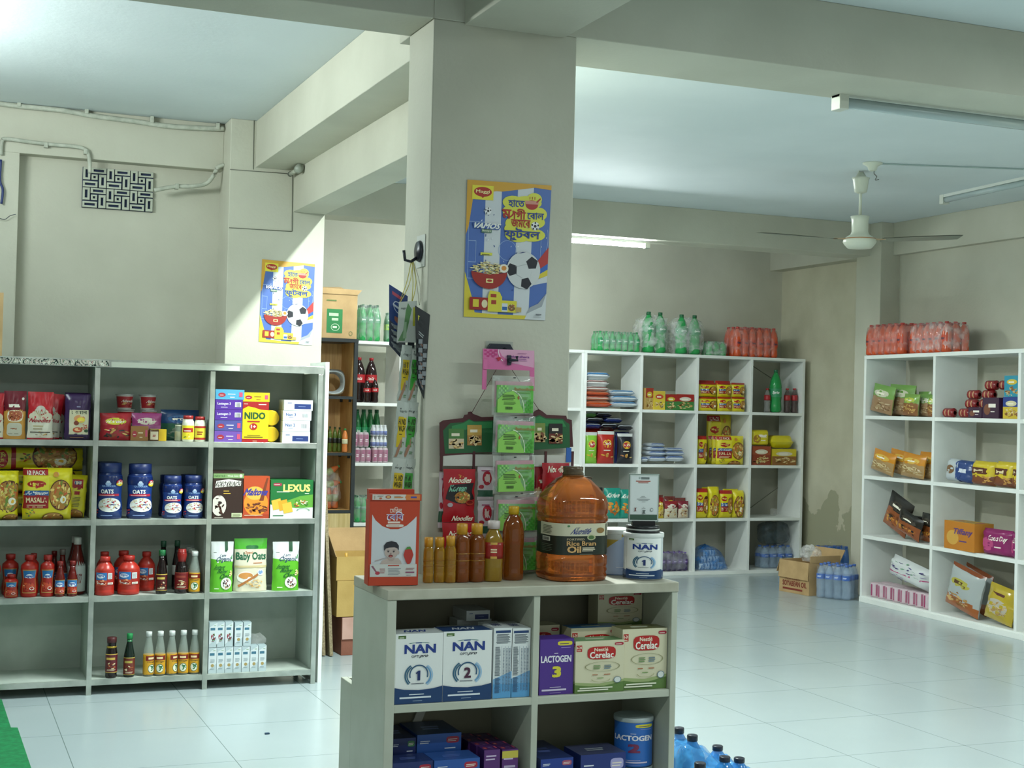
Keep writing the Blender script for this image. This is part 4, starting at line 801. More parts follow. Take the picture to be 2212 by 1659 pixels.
# ================================================================== makers
def carton_fn(w, d, h, col, front=None, side=None, top=None, rough=.4, sidecol=None):
    """printed carton: base centre at origin, front facing -y"""
    def f():
        mb = MB().box(-w/2, w/2, -d/2, d/2, 0, h, M(col, rough))
        if front: mb.canvas(front, lambda u, v, e: (-w/2+u*w, -d/2-e, v*h))
        if side: mb.canvas(side, lambda u, v, e: (-w/2-e, d/2-u*d, v*h)); mb.canvas(side, lambda u, v, e: (w/2+e, -d/2+u*d, v*h))
        if top: mb.canvas(top, lambda u, v, e: (-w/2+u*w, -d/2+v*d, h+e))
        return mb.build('x')
    return f
def pouch_fn(w, h, t, col, design, kind='pillow', seed=0, rough=.25, nu=12, nv=14, wr=.006, back=None):
    """sealed bag: base centre at origin, standing up, front facing -y. kinds: pillow, stand, brick"""
    def f():
        def th(u, v):
            if kind == 'pillow': g = max(0, math.sin(math.pi*min(max(v, 0), 1)))**.45
            elif kind == 'stand': g = (max(0, 1-v)**.5)*(.75+.25*math.sin(math.pi*v)) if v < .9 else .31*(1-v)/.1*.75
            else: g = 1 if .08 < v < .88 else (max(0, v/.08)**.4 if v <= .08 else max(0, (1-v)/.12)**.6)
            e = max(0, 1-abs(2*u-1)**(3 if kind != 'brick' else 8))**.6
            return t/2*g*(.12+.88*e)
        def pos(u, v, e, s):
            q = Vector((u*5+seed*7.3, v*6, s*3.1)); n = noise.noise(q)*wr+noise.noise(q*2.7)*wr*.5
            pinch = 1-.05*math.sin(math.pi*v) if kind != 'brick' else 1
            x = (u-.5)*w*pinch+noise.noise(Vector((v*7+seed, 2, 0)))*.004*(1 if u > .5 else -1)*abs(2*u-1)
            tt = th(u, v); y = -s*(tt+(n if tt > .004 else n*.25)+e+.0008)
            return (x, y, v*h)
        mb = MB(); m = M(col, rough, coat=.4)
        mb.grid(lambda u, v: pos(u, v, 0, 1), nu, nv, m); mb.grid(lambda u, v: pos(u, v, 0, -1), nu, nv, m, flip=True)
        # close the rim
        rim = [(i/nu, 0) for i in range(nu)]+[(1, j/nv) for j in range(nv)]+[(1-i/nu, 1) for i in range(nu)]+[(0, 1-j/nv) for j in range(nv)]
        vs = [pos(u, v, 0, 1) for u, v in rim]+[pos(u, v, 0, -1) for u, v in rim]; k = len(rim)
        mb.add(vs, [(i, i+k, (i+1) % k+k, (i+1) % k) for i in range(k)], m, True)
        if design: mb.canvas(design, lambda u, v, e: pos(u, v, e, 1), nu, nv, .0002)
        if back: mb.canvas(back, lambda u, v, e: pos(1-u, v, e, -1), nu, nv, .0002)
        return mb.build('x')
    return f
def cyl_map(r, z0, z1, span, rot=-90, rfun=None):
    def mp(u, v, e):
        a = R(rot)+(u-.5)*span; z = z0+(z1-z0)*v; rr = (rfun(z) if rfun else r)+e+.0006
        return (rr*math.cos(a), rr*math.sin(a), z)
    return mp
def prof_r(prof):
    def f(z):
        for (r0_, z0), (r1, z1) in zip(prof, prof[1:]):
            if z0 <= z <= z1 and z1 > z0: return r0_+(r1-r0_)*(z-z0)/(z1-z0)
        return prof[-1][0]
    return f
def scaled(prof, r, h): return [(a*r, b*h) for a, b in prof]
P_SODA = [(.62, 0), (.8, .012), (.95, .03), (1, .07), (.97, .16), (.90, .27), (.96, .33), (1, .38), (1, .60), (.98, .64), (.86, .74), (.62, .84), (.40, .90), (.30, .925), (.30, .945)]
P_OILS = [(.85, 0), (1, .02), (1, .2), (.97, .22), (1, .25), (1, .40), (.97, .42), (1, .44), (1, .62), (.93, .72), (.70, .80), (.45, .85), (.42, .885)]
P_SAUCE = [(.9, 0), (1, .03), (1, .48), (.95, .54), (.72, .68), (.56, .76), (.52, .885)]
P_CONE = [(.9, 0), (1, .03), (1, .44), (.95, .52), (.66, .70), (.46, .82), (.44, .885)]
P_VIN = [(.9, 0), (1, .03), (1, .47), (.94, .55), (.74, .70), (.54, .83), (.50, .90)]
P_JUG = [(.9, 0), (1, .02), (1, .12), (.97, .14), (1, .16), (1, .60), (.97, .62), (1, .64), (.93, .70), (.65, .80), (.45, .84), (.44, .885)]
P_SQUEEZE = [(.84, 0), (.95, .03), (.98, .2), (.80, .42), (.98, .66), (.92, .76), (.60, .82), (.42, .85), (.42, .88)]
P_OATS = [(.94, 0), (1, .03), (1, .18), (.90, .44), (.92, .52), (1, .66), (1, .74), (.92, .80), (.86, .83)]
PET = lambda c, a=.62: M(c, .12, alpha=a)
def bottle_fn(r, h, prof, mat, cap, capr=.34, caph=.06, label=None, lz=(.4, .6), span=2.4, fill=None, seg=18, sq=0, capz=None, lcol=None, extra=None):
    def f():
        t = empty('x'); pr = scaled(prof, r, h); top = pr[-1][1]
        b = MB().lathe(pr, mat, seg, sq=sq).build('body', t)
        if fill: MB().lathe([(a*.93, max(.004, z)) for a, z in pr if z < h*fill[1]]+[(prof_r(pr)(h*fill[1])*.93, h*fill[1])], fill[0], seg, sq=sq).build('drink' if len(fill) < 3 else fill[2], t)
        if cap: MB().lathe([(r*capr, (capz or top/h)*h-.002), (r*capr, h*(1-.006)), (r*capr*.9, h)], M(cap, .4) if isinstance(cap, str) else cap, 14).build('cap', t)
        if label or lcol:
            z0, z1 = lz[0]*h, lz[1]*h; rf = prof_r(pr); mb = MB()
            if lcol: mb.lathe([(max(rf(z0+(z1-z0)*i/4), rf((z0+z1)/2)*.97)+.0006, z0+(z1-z0)*i/4) for i in range(5)], M(lcol, .35), seg, sq=sq)
            if label: mb.canvas(label, (lambda u, v, e: cyl_map(0, z0, z1, span, rfun=lambda z: max(rf(z), rf((z0+z1)/2)*.97)+.0008)(u, v, e)), 8, 3)
            mb.build('label', t)
        if extra: extra(t, r, h)
        return t
    return f
def tin_fn(r, h, label, body='#dfe3e0', lid='#d8dcd8', band=None, base='#c9cdc9', span=3.0):
    def f():
        t = empty('x'); MB().lathe([(r*.97, 0), (r*.985, .003), (r*.985, h-.012), (r, h-.010), (r*1.0, h-.006)], M(body, .3, .1), 32).build('can_body', t)
        if band: MB().lathe([(r+.0006, .003), (r+.0006, h*band[1])], M(band[0], .3), 32).build('band', t)
        mb = MB(); mb.canvas(label, cyl_map(r*.985+.001, .004, h-.013, span), 16, 1); mb.build('label', t)
        MB().lathe([(r*1.02, h-.014), (r*1.03, h-.011), (r*1.03, h-.001), (r*1.0, h)], M(lid, .35), 32).build('lid', t)
        return t
    return f
def wrap_mesh(mb, x0, x1, y0, y1, z0, z1, mat, amp=.006, seed=0, n=14, rnd=6):
    """film shrunk round a block of things: a rounded, creased box"""
    c = Vector(((x0+x1)/2, (y0+y1)/2, (z0+z1)/2)); a = Vector(((x1-x0)/2, (y1-y0)/2, (z1-z0)/2)); vs = []; fs = []
    for j in range(n+1):
        ph = -math.pi/2+math.pi*j/n
        for i in range(2*n):
            th = math.pi*i/n; d = Vector((math.cos(ph)*math.cos(th), math.cos(ph)*math.sin(th), math.sin(ph)))
            k = (abs(d.x)**rnd+abs(d.y)**rnd+abs(d.z)**rnd)**(-1/rnd); p = Vector((d.x*k*a.x, d.y*k*a.y, d.z*k*a.z))
            nz = noise.noise(p*28+Vector((seed, 0, 0)))*amp
            q = c+p+d*nz; q.z = max(q.z, z0+.0005); vs.append(q)
    for j in range(n):
        for i in range(2*n): a_, b_ = j*2*n+i, j*2*n+(i+1) % (2*n); fs.append((a_, b_, b_+2*n, a_+2*n))
    mb.add(vs, fs, mat, True); return mb
def pack_fn(nx, ny, r, h, prof, mat, cap, filmm=None, gap=1.0, label=None, lz=(.4, .6), lcol=None, seed=0, fill=None, capr=.34, sq=0, hull=True):
    """shrink-wrapped pack of bottles: the bottles are parts, their caps sub-parts"""
    def f():
        t = empty('x'); pr = scaled(prof, r, h); proto = None
        for j in range(ny):
            for i in range(nx):
                x, y = (i-(nx-1)/2)*2*r*gap, (j-(ny-1)/2)*2*r*gap
                if proto is None:
                    mb = MB().lathe(pr, mat, 12, sq=sq)
                    if lcol: mb.lathe([(r*1.012, lz[0]*h), (r*1.012, lz[1]*h)], M(lcol, .35), 12, sq=sq)
                    if label: mb.canvas(label, cyl_map(r*1.02, lz[0]*h, lz[1]*h, 2.2), 6, 1)
                    b = proto = mb.build('bottle', t)
                    MB().lathe([(r*capr, pr[-1][1]-.002), (r*capr, h)], M(cap, .4), 10).build('cap', b)
                else:
                    b = proto.copy(); COL.objects.link(b); b.parent = t; cc = proto.children[0].copy(); COL.objects.link(cc); cc.parent = b
                b.location = (x, y, 0.001)
        if hull: wrap_mesh(MB(), -nx*r*gap*1.03, nx*r*gap*1.03, -ny*r*gap*1.04, ny*r*gap*1.04, 0, h*1.01, filmm or FILM, .004, seed, 16, 7).build('shrink_wrap', t)
        return t
    return f

def rename(o, name):
    o.name = name; return o
def put(fnkey, fn, name, loc, label, cat, group=None, rz=0, rot=None, scale=None):
    o = inst(fnkey, fn, loc, rz, label, cat, group, rot, scale)
    if o.data is None or o.type == 'EMPTY': o.name = name
    else: o.name = name
    return o
def span(x0, x1, y, Y):   # pixel extent -> centre x and width on the plane y=Y
    a, b = onY(x0, y, Y).x, onY(x1, y, Y).x; return (a+b)/2, b-a
def hgt(x, ytop, z, Y): return onY(x, ytop, Y).z-z
# ================================================================== goods: left display unit
def ext(x0, x1, yt, z, Y):
    xm = (x0+x1)/2; zt = onY(xm, yt, Y).z; ym = yt+(z-zt)/2*0
    # the middle height in pixels
    a = onY(xm, yt, Y)
    for Ya, Yb_, zs_ in ((6.5, 7, LZ+[LTOP-.01]), (3.7, 4.12, [.14, .50, KZ-.01]), (10.1, 10.6, BZS+[BTOP])):
        if Ya < Y < Yb_:
            nx = [q_-.03 for q_ in zs_ if q_ > z+.05]
            if nx: zt = min(zt, nx[0])
    d = (CAMH-z); dep = onY(xm, yt, Y).dot(fw)
    yb = yt+(zt-z)*FPX/max(dep, .1); ymid = (yt+yb)/2
    xa, xb = onY(x0, ymid, Y).x, onY(x1, ymid, Y).x
    xc, w_ = clampx((xa+xb)/2, xb-xa, Y, z)
    return xc, w_, zt-z
KEEP = []
def cells(Y, z):
    if 6.5 < Y < 7.0: xs = [-.33]+LX; g = .018; return [(a+g, b-g) for a, b in zip(xs, xs[1:])]
    if 3.7 < Y < 4.12 and z < .8: return [(KX0+.031, KX0+.442), (KX0+.468, KX1-.023)]
    if 10.1 < Y < 10.6 and z < 1.79: g = .019; return [(a+g, b-g) for a, b in zip(BX, BX[1:])]+[(2.745+a+g, 2.745+b-g) for a, b in zip([0, .52, 1.04, 1.56], [.52, 1.04, 1.56, 2.03])]
    return []
def clampx(xc, w_, Y, z, t=0):
    for a, b in cells(Y, z):
        if a-.12 < xc < b+.12 and (a < xc < b or min(abs(xc-a), abs(xc-b)) < .05):
            if not a < xc < b and any(p < xc < r for p, r in cells(Y, z)): continue
            w_ = min(w_, b-a); return min(max(xc, a+w_/2+t), b-w_/2-t), w_
    return xc, w_
def q(v): return round(v, 3)
def carton(name, x0, x1, yt, z, Yf, d, col, front, label, cat='box', group=None, side=None, top=None, dz=0, rz=0, key=None):
    xc, w_, h_ = ext(x0, x1, yt, z, Yf); h_ -= 0; z2 = z+dz
    KEEP.append(front); k = key or ('carton', col, id(front), q(w_), q(h_), d)
    return put(k, carton_fn(w_, d, h_, col, front, side, top), name, (xc, Yf+d/2+.001, z2+.0004), label, cat, group, rz)
def pouch(name, x0, x1, yt, z, Yf, t, col, des, label, cat='packet', group=None, kind='pillow', seed=0, rz=0, tilt=0, lean=0, key=None, dy=0, **kw):
    xc, w_, h_ = ext(x0, x1, yt, z, Yf)
    KEEP.append(des); k = key or ('pouch', col, id(des), q(w_), q(h_), t, kind, seed)
    lift = w_/2*abs(math.sin(tilt))+t/2*abs(math.sin(lean)); xc = clampx(xc, w_+2*h_*abs(math.sin(tilt)), Yf, z)[0] if tilt else xc
    return put(k, pouch_fn(w_, h_, t, col, des, kind, seed, **kw), name, (xc, Yf+t/2+.004+dy, z+.0012+lift), label, cat, group, rot=(lean, tilt, rz))
def bottle(name, x0, x1, yt, z, Yf, lab_, prof, mat, cap, cat='bottle', group=None, key=None, dy=0, rz=0, **kw):
    xc, w_, h_ = ext(x0, x1, yt, z, Yf+.03); r = w_/2
    KEEP.append((prof, kw)); k = key or ('bottle', id(prof), str(mat), cap if isinstance(cap, str) else '', q(r), q(h_), str(sorted((a, str(b)) for a, b in kw.items())))
    rz += .85*(math.atan2(-(Yf+r), -xc)+math.pi/2)
    return put(k, bottle_fn(r, h_, prof, mat, cap, **kw), name, (xc, Yf+r+dy, z+.0006), lab_, cat, group, rz)
Z4, Z3, Z2, Z1 = LZ; F = LY+.012
# ---- top row, left bay
g = 'noodle pouches in the top left cell'
pouch('noodle_pouch', 8, 57, 845, Z1, F+.01, .045, '#6e1626', D('pouchA', '#c08a3c', '#6e1626', '#a85a3c', 'িটক'), 'dark maroon noodle pouch with a framed bowl window', 'pouch', g, 'stand', 1)
pouch('noodle_pouch', -18, 30, 848, Z1, F+.05, .04, '#8a1c3c', D('pouchA', '#c08a3c', '#7a1a30', '#a85a3c', 'িটক', 2), 'maroon noodle pouch standing behind at the very left edge of the top row', 'pouch', g, 'stand', 2)
pouch('noodle_pouch', -40, 9, 850, Z1, F+.01, .04, '#8a1c2c', D('noodlered'), 'red and white pouch cut off by the left edge on the top row', 'pouch', g, 'stand', 3)
pouch('noodle_pouch', 60, 116, 847, Z1, F+.005, .045, '#a81c26', D('noodlered'), 'red topped white noodle pouch, front of its three', 'pouch', g, 'stand', 4)
pouch('noodle_pouch', 80, 130, 852, Z1, F+.07, .04, '#a81c26', D('noodlered'), 'red topped noodle pouch, middle of three and leaning right', 'pouch', g, 'stand', 5, tilt=R(5))
pouch('noodle_pouch', 88, 136, 856, Z1, F+.13, .04, '#a81c26', D('noodlered'), 'red topped noodle pouch, rear of three and tilted most to the right', 'pouch', g, 'stand', 6, tilt=R(9))
for k in range(3):
    pouch('snack_pack', 141+k*1.5, 196+k*1, 853-k*2, Z1, F+.005+k*.045, .035, '#352048', D('koka'), ('dark purple drink powder pack with a cream picture panel', 'dark purple pack right behind the front purple pack', 'rearmost dark purple pack by the first divider')[k], 'pouch', 'purple packs on the top row', 'brick', 7+k)
# ---- top row, middle bay: cups
g = 'noodle cups stacked at the back'
def cup():
    t = empty('x'); r, h = .040, .070
    MB().lathe([(r*.74, 0), (r*.76, .003), (r*.97, h-.006), (r*.99, h-.005)], M('#d6d6d0', .35), 28).build('cup_body', t)
    mb = MB(); mb.canvas(D('cup'), (lambda u, v, e: cyl_map(0, .006, h-.012, 3.2, rfun=lambda z: r*(.76+.21*z/h)+.0004)(u, v, e)), 12, 2); mb.build('label', t)
    MB().lathe([(r*1.0, h-.006), (r*1.07, h-.005), (r*1.07, h-.001), (r*1.0, h)], M('#c3c6c4', .25, .5), 28).build('foil_lid', t); return t
for cx, ln in ((268, 'left'), (318, 'right')):
    for lv in range(3):
        x = onY(cx+(3 if lv == 1 else 0), 900, F+.19).x
        put('cup', cup, 'noodle_cup', (x, F+.19, Z1+.001+lv*.0712), '%s noodle cup of the %s hand stack' % (('bottom', 'middle', 'top')[lv], ln), 'cup', g, rz=R(-8 if cx < 300 else 6))
pouch('noodle_packet', 215, 284, 893, Z1, F, .04, '#a3202a', D('generic', '#a3202a', '#a3202a', '#c9c23a', 3, ('#c9a04c', '#2a2420', '#8a3a20'), 'Noodles'), 'red noodle packet with a yellow flash at the front left of the middle bay', 'packet', seed=3)
pouch('noodle_packet', 285, 350, 893, Z1+.0, F+.075, .04, '#a84a86', D('generic', '#b0689a', '#a0447c', '#d8cfc0', 4, ('#c9b878', '#8a4a6a'), 'Noodles'), 'pink noodle packet behind the two small jars', 'packet', seed=4)
pouch('chips_bag', 348, 432, 886, Z1, F+.14, .055, '#22406c', D('generic', '#2c5a46', '#22406c', '#2c5a8a', 5, ('#3a6a4a', '#6a7a6a')), 'large dark blue crinkled bag behind the jars', 'packet', seed=5)
def sqjar(w, h, body, cap, lab):
    def f():
        t = empty('x'); MB().lathe([(w*.48, 0), (w*.5, .003), (w*.5, h*.86), (w*.44, h*.93)], M(body, .25, alpha=.9), 20, sq=.6).build('jar_body', t)
        MB().lathe([(w*.45, h*.90), (w*.46, h*.92), (w*.46, h)], M(cap, .35), 20).build('lid', t)
        mb = MB(); mb.canvas(lab, (lambda u, v, e: ((u-.5)*w*.8, -w*.5-e-.0006, h*(.1+.68*v)))); mb.build('label', t); return t
    return f
xc, w_, h_ = ext(283, 321, 921, Z1, F)
put('b1', carton_fn(w_, .05, h_, '#8a6238', D('flat', '#8f6434', '#d0c4a0')), 'spice_box', (xc, F+.033, Z1+.0012), 'small brown box in front of the pink packet', 'box')
xc, w_, h_ = ext(324, 345, 927, Z1, F); put('j1', sqjar(w_, h_, '#5a3a1c', '#9c8a4a', D('lab', '#c9bca0', None, '#8a2c2c')), 'small_jar', (xc-.003, F+.02, Z1+.0012), 'small dark jar with a cream label beside the yellow tub', 'jar')
xc, w_, h_ = ext(342, 359, 928, Z1, F+.01); put('j2', carton_fn(w_, .035, h_, '#d2ae1c'), 'yellow_tub', (xc+.003, F+.04, Z1+.0012), 'small plain yellow tub between the little jar and the glass jar', 'tub')
bottle('glass_jar', 376, 392, 918, Z1, F+.02, 'short clear glass jar left of the mayonnaise jars', [(.9, 0), (1, .03), (1, .8), (.86, .9), (.86, .93)], M('#8f9a86', .1, alpha=.5), '#a8a890', 'jar', capr=.9, fill=(M('#9a8a50', .5), .6, 'contents'))
for k, (a, b) in enumerate(((393, 419), (422, 448))):
    bottle('mayonnaise_jar', a, b, 898+k*2, Z1, F, ('white mayonnaise jar with a red lid turned to its side label', 'white mayonnaise jar with a red lid at the second divider')[k], [(.88, 0), (1, .04), (1, .66), (.93, .78), (.78, .84), (.78, .88)], M('#d3d3c0', .2), '#9c2420', 'jar', 'mayonnaise jars on the top row', capr=.82, lz=(.08, .62), label=(D('yel') if k == 0 else D('lab', '#d0c23c', None, '#8a1c1c', '#a3241c')), span=2.2, lcol='#d0c88a')
# ---- top row, right bay
xs = 462
ys = [951, 931, 907.5, 885, 863, 841]
lab5 = [('#6a4a9c', None, 'lowest purple baby food carton at the bottom of the stack of five'), ('#4a4c8c', None, 'indigo carton, second from the bottom in the stack of five'), ('#4f2a8c', 'Lactogen 3', 'purple milk powder carton in the middle of the stack of five'), ('#4f2a8c', 'Lactogen 3', 'purple milk powder carton directly under the light blue one'), ('#4a96b8', None, 'light blue carton on top of the stack of five')]
for k in range(5):
    zz = onY(490, ys[k], F).z if k else Z1; zt = onY(490, ys[k+1], F).z
    a, b = (462, 524) if k == 4 else (463, 522); xc, w_, _ = ext(a, b, ys[k+1], zz, F)
    bg, wd, lb = lab5[k]
    put(('st', k), carton_fn(w_, .15, zt-zz-.0012, bg, D('flat', bg, '#d8d4e4', wd)), 'milk_powder_box', (xc, F+.078, zz+.0006), lb, 'box', 'cartons stacked on the top right shelf')
o = carton('milk_powder_box', 524, 580, 868.5, Z1, F+.002, .05, '#c9ae18', D('nido'), 'upright yellow milk powder box with a red foot', 'box', side=None)
xc, w_, h_ = ext(526, 584, 848, onY(553, 868, F).z, F)
put('nidotop', carton_fn(w_, .13, h_-.001, '#d2b818', D('flat', '#d8bc1c', '#6a3a1c')), 'milk_powder_box', (xc, F+.08, onY(553, 868, F).z+.0008), 'yellow box lying across the top of the upright yellow one', 'box')
put('nidob', carton_fn(w_*.80, .07, onY(553, 868, F).z-Z1-.002, '#c9ae18'), 'milk_powder_box', (xc-.008, F+.115, Z1+.0006), 'yellow box hidden behind the upright yellow milk powder box', 'box')
def tub():
    t = empty('x'); MB().lathe([(.034, 0), (.037, .004), (.037, .07), (.033, .075)], M('#d0ae14', .35), 24).build('tub_body', t); MB().lathe([(.036, .074), (.038, .076), (.038, .086), (.035, .088)], M('#c9a40c', .35), 24).build('lid', t); return t
for k, (yy, zz) in enumerate(((892, 0), (930, .079))):
    x = onY(586, 920, F+.06).x; put('tub', tub, 'round_tub', (x+.002, F+.06, Z1+.0385+zz*.98), ('yellow round tub lying on the shelf behind the yellow box', 'yellow round tub lying on top of the other tub')[k], 'tub', 'yellow round tubs', rot=(R(-90), 0, 0))
ys = [951, 932.5, 908.5, 887, 864]
for k in range(4):
    zz = onY(645, ys[k], F).z if k else Z1; zt = onY(645, ys[k+1], F).z; a, b = ((613, 672), (614, 672), (615, 675), (617, 678))[k]; xc, w_, _ = ext(a, b, ys[k+1], zz, F)
    put(('wb', k), carton_fn(w_, .16, zt-zz-.0012, '#c6cecd', D('whitebox', ('Nan 2' if k == 1 else 'Nan 3') if k in (1, 2) else None)), 'formula_box', (xc, F+.083, zz+.0006), 'white and blue formula carton, %s in the stack by the right post' % ('lowest', 'second lowest', 'second highest', 'topmost')[k], 'box', 'white cartons stacked on the top right shelf', rz=R(-4))
# ---- second row, left bay: big noodle packs
g = 'yellow noodle multipacks'
pouch('noodle_multipack', 50, 156, 1012, Z2, F, .07, Y_, D('masala12'), 'yellow and red twelve pack of masala noodles standing in front', 'multipack', g, 'brick', 11, nu=16, nv=14)
pouch('noodle_multipack', -36, 40, 1018, Z2, F, .07, Y_, (lambda c: (noodle_bowl(c, .72, .48, .40, .33, seed=8, n=80), c.blobs(.3, .88, .12, .06, 10, .05, ['#b9452c', '#c98a34']), noodle_bowl(c, .8, .02, .25, .1, egg=False, n=20), c)[-1])(Cv(.3)), 'yellow noodle multipack cut by the left edge with a big bowl picture', 'multipack', g, 'brick', 12, nu=16)
pouch('noodle_multipack', 149, 196, 1028, Z2, F+.078, .06, Y_, D('masala_side'), 'yellow noodle multipack turned to its narrow side beside the divider', 'multipack', g, 'brick', 13, tilt=R(3))
xc, w_, _ = ext(-45, 158, 960, Z2, F+.10)
w_ = .45; xc = .436
put('mpl', pouch_fn(w_, .100, .08, Y_, D('masala_band'), 'brick', 14, nu=18, nv=8), 'noodle_multipack', (xc, F+.235, Z2+.213), 'upper of the two yellow multipacks lying at the back of the cell', 'multipack', g)
put('mpl2', pouch_fn(w_, .100, .08, Y_, D('masala_band'), 'brick', 15, nu=18, nv=8), 'noodle_multipack', (xc, F+.235, Z2+.107), 'middle yellow multipack lying under the uppermost one at the back', 'multipack', g)
put('mpl3', pouch_fn(w_, .100, .08, Y_, D('masala_band'), 'brick', 16, nu=18, nv=8), 'noodle_multipack', (xc, F+.235, Z2+.0055), 'lowest yellow multipack lying behind the standing ones', 'multipack', g)
# ---- second row, middle bay: oat jars
g = 'blue oat jars'
for k, (a, b, yt, dy) in enumerate(((211, 266, 1000, 0), (276, 331, 1002, 0), (352, 394, 1028, 0), (399, 441, 1027, 0))):
    bottle('oats_jar', a, b, yt, Z2, F+.01+dy, ('big blue oat jar at the left divider', 'big blue oat jar standing second from the left divider', 'small blue oat jar, left one of the front pair', 'small blue oat jar at the right of the front pair')[k], P_OATS, M('#16295e', .2), '#182a60', 'jar', g, capr=.90, caph=.15, lz=(.04, .78), label=D('oats', int(k > 1)), span=2.7, seg=28, lcol='#1d3a7c', rz=R((-8, 2, 3, 6)[k]))
bottle('oats_jar', 208, 258, 998, Z2, F+.16, 'big blue oat jar behind the one at the left divider', P_OATS, M('#16295e', .2), '#182a60', 'jar', g, capr=.90, seg=24, dy=.0)
bottle('oats_jar', 344, 385, 1026, Z2, F+.14, 'small blue oat jar behind the left one of the pair', P_OATS, M('#16295e', .2), '#182a60', 'jar', g, capr=.90, seg=24)
bottle('oats_jar', 393, 434, 1025, Z2, F+.14, 'small blue oat jar behind the right one of the pair', P_OATS, M('#16295e', .2), '#182a60', 'jar', g, capr=.90, seg=24)
# ---- second row, right bay: cereal boxes
carton('cereal_box', 457, 523, 1019, Z2, F, .05, '#2c1a16', D('koko'), 'dark brown chocolate cereal box with a green strip')
carton('cereal_box', 455, 521, 1016, Z2, F+.06, .06, '#2c1a16', D('koko'), 'dark brown cereal box hidden behind the front one')
carton('drink_powder_box', 524.5, 582, 1029, Z2, F, .05, '#b04a24', D('maltova'), 'orange chocolate malt drink box in the middle of its cell')
carton('biscuit_box', 585, 677, 1037, Z2, F, .06, '#1f6b34', D('lexus'), 'wide green biscuit box with crackers on it')
carton('biscuit_box', 583, 674, 1036, Z2, F+.065, .06, '#1f6b34', D('lexus'), 'green biscuit box standing right behind the wide green one')
carton('biscuit_box', 581, 672, 1034, Z2, F+.13, .06, '#1f5f34', D('lexus'), 'rearmost of the three green biscuit boxes')
# ---- third row, left bay: ketchup
RED = M('#a8241a', .3); g = 'red ketchup squeeze bottles'
for k, (a, b, yt, Yo, lb) in enumerate(((8, 40, 1241, 0, 'smallest red ketchup bottle in front at the left'), (44, 83, 1199, .01, 'red waisted ketchup bottle left of the front pair'), (86, 119, 1199, .01, 'red waisted ketchup bottle right of the front pair'),
        (3, 41, 1197, .09, 'red ketchup bottle standing behind the smallest one'), (60, 84, 1195, .11, 'red ketchup bottle behind the gap of the front pair'), (92, 118, 1198, .12, 'red ketchup bottle behind the right one of the pair'), (-34, 2, 1200, .02, 'red ketchup bottle cut by the left edge of the picture'))):
    bottle('ketchup_bottle', a, b, yt, Z3, F+Yo, lb, P_SQUEEZE, RED, '#98201a', 'bottle', g, capr=.56, lz=(.10, .66) if k else (.08, .70), label=D('tomato'), span=1.7, lcol=None, rz=0)
g = 'glass ketchup bottles with red caps'
for k, (a, b, yt, Yo, lb) in enumerate(((118, 140, 1212, 0, 'slim glass ketchup bottle, left of the two in front'), (145, 167, 1211, 0, 'slim glass ketchup bottle, right of the two in front'), (123, 145, 1186, .09, 'slim glass ketchup bottle with a grey cap behind the front two'), (106, 126, 1190, .21, 'slim glass ketchup bottle at the back beside the white sauce'))):
    bottle('ketchup_bottle', a, b, yt, Z3, F+Yo, lb, P_SAUCE, M('#5c130e', .12), '#7a1c18' if k != 2 else '#6a625c', 'bottle', g, capr=.60, lz=(.08, .48), label=D('tomato'), span=2.2)
def saucewrap(t, r, h): MB().lathe([(r*.99, .5*h), (r*.66, .68*h), (r*.44, .80*h), (r*.44, .88*h)], M('#c9ccc6', .4), 20).build('neck_sleeve', t)
for k, (a, b, Yo) in enumerate(((152, 189, .05), (150, 186, .16))):
    bottle('sauce_bottle', a, b, 1161-k*3, Z3, F+Yo, ('tall tomato sauce bottle with a white neck sleeve', 'second tall sauce bottle just behind the first')[k], P_CONE, M('#5c130e', .15), '#c9c6c0', 'bottle', 'tall sauce bottles', capr=.46, lz=(.06, .50), label=D('lab', '#c6cac6', 'TOMATO', '#7a2c2c'), lcol='#c6cac6', span=2.4, extra=saucewrap)
# ---- third row, middle bay: jugs and dark bottles
g = 'red ketchup jugs'; RJ = M('#b02c20', .32)
for k, (a, b, yt, Yo, lb) in enumerate(((206, 248, 1203, .0, 'red ketchup jug in front at the divider'), (255, 303, 1201, 0, 'red ketchup jug at the middle front'), (298, 335, 1192, .12, 'red ketchup jug standing back on the right'), (208, 243, 1192, .13, 'red ketchup jug behind the one at the divider'), (246, 288, 1190, .14, 'red ketchup jug behind the middle front one'))):
    bottle('ketchup_jug', a, b, yt, Z3, F+Yo, lb, P_JUG, RJ, '#a8261c', 'jug', g, capr=.52, lz=(.26, .60), label=D('jugside'), span=2.0, lcol='#8f241c', seg=26)
BLK = M('#160c0c', .1)
bottle('sauce_bottle', 337, 361, 1188, Z3, F, 'dark sauce bottle with a green cap in front of the third row', P_SAUCE, BLK, '#1c6a3a', capr=.6, lz=(.08, .46), label=D('dark', '#4a1214', '#c9b050', 2), span=2.4, lcol='#3c1012')
bottle('sauce_bottle', 341, 362, 1168, Z3, F+.14, 'tall dark bottle behind the green capped sauce', P_SAUCE, BLK, '#1c4a34', capr=.58, lz=(.3, .5), lcol='#a8aca6')
bottle('sauce_bottle', 371, 392, 1167, Z3, F+.14, 'tall dark bottle with a dark green cap behind the red topped one', P_SAUCE, BLK, '#1c4a34', capr=.58, lz=(.3, .5), lcol='#a8aca6')
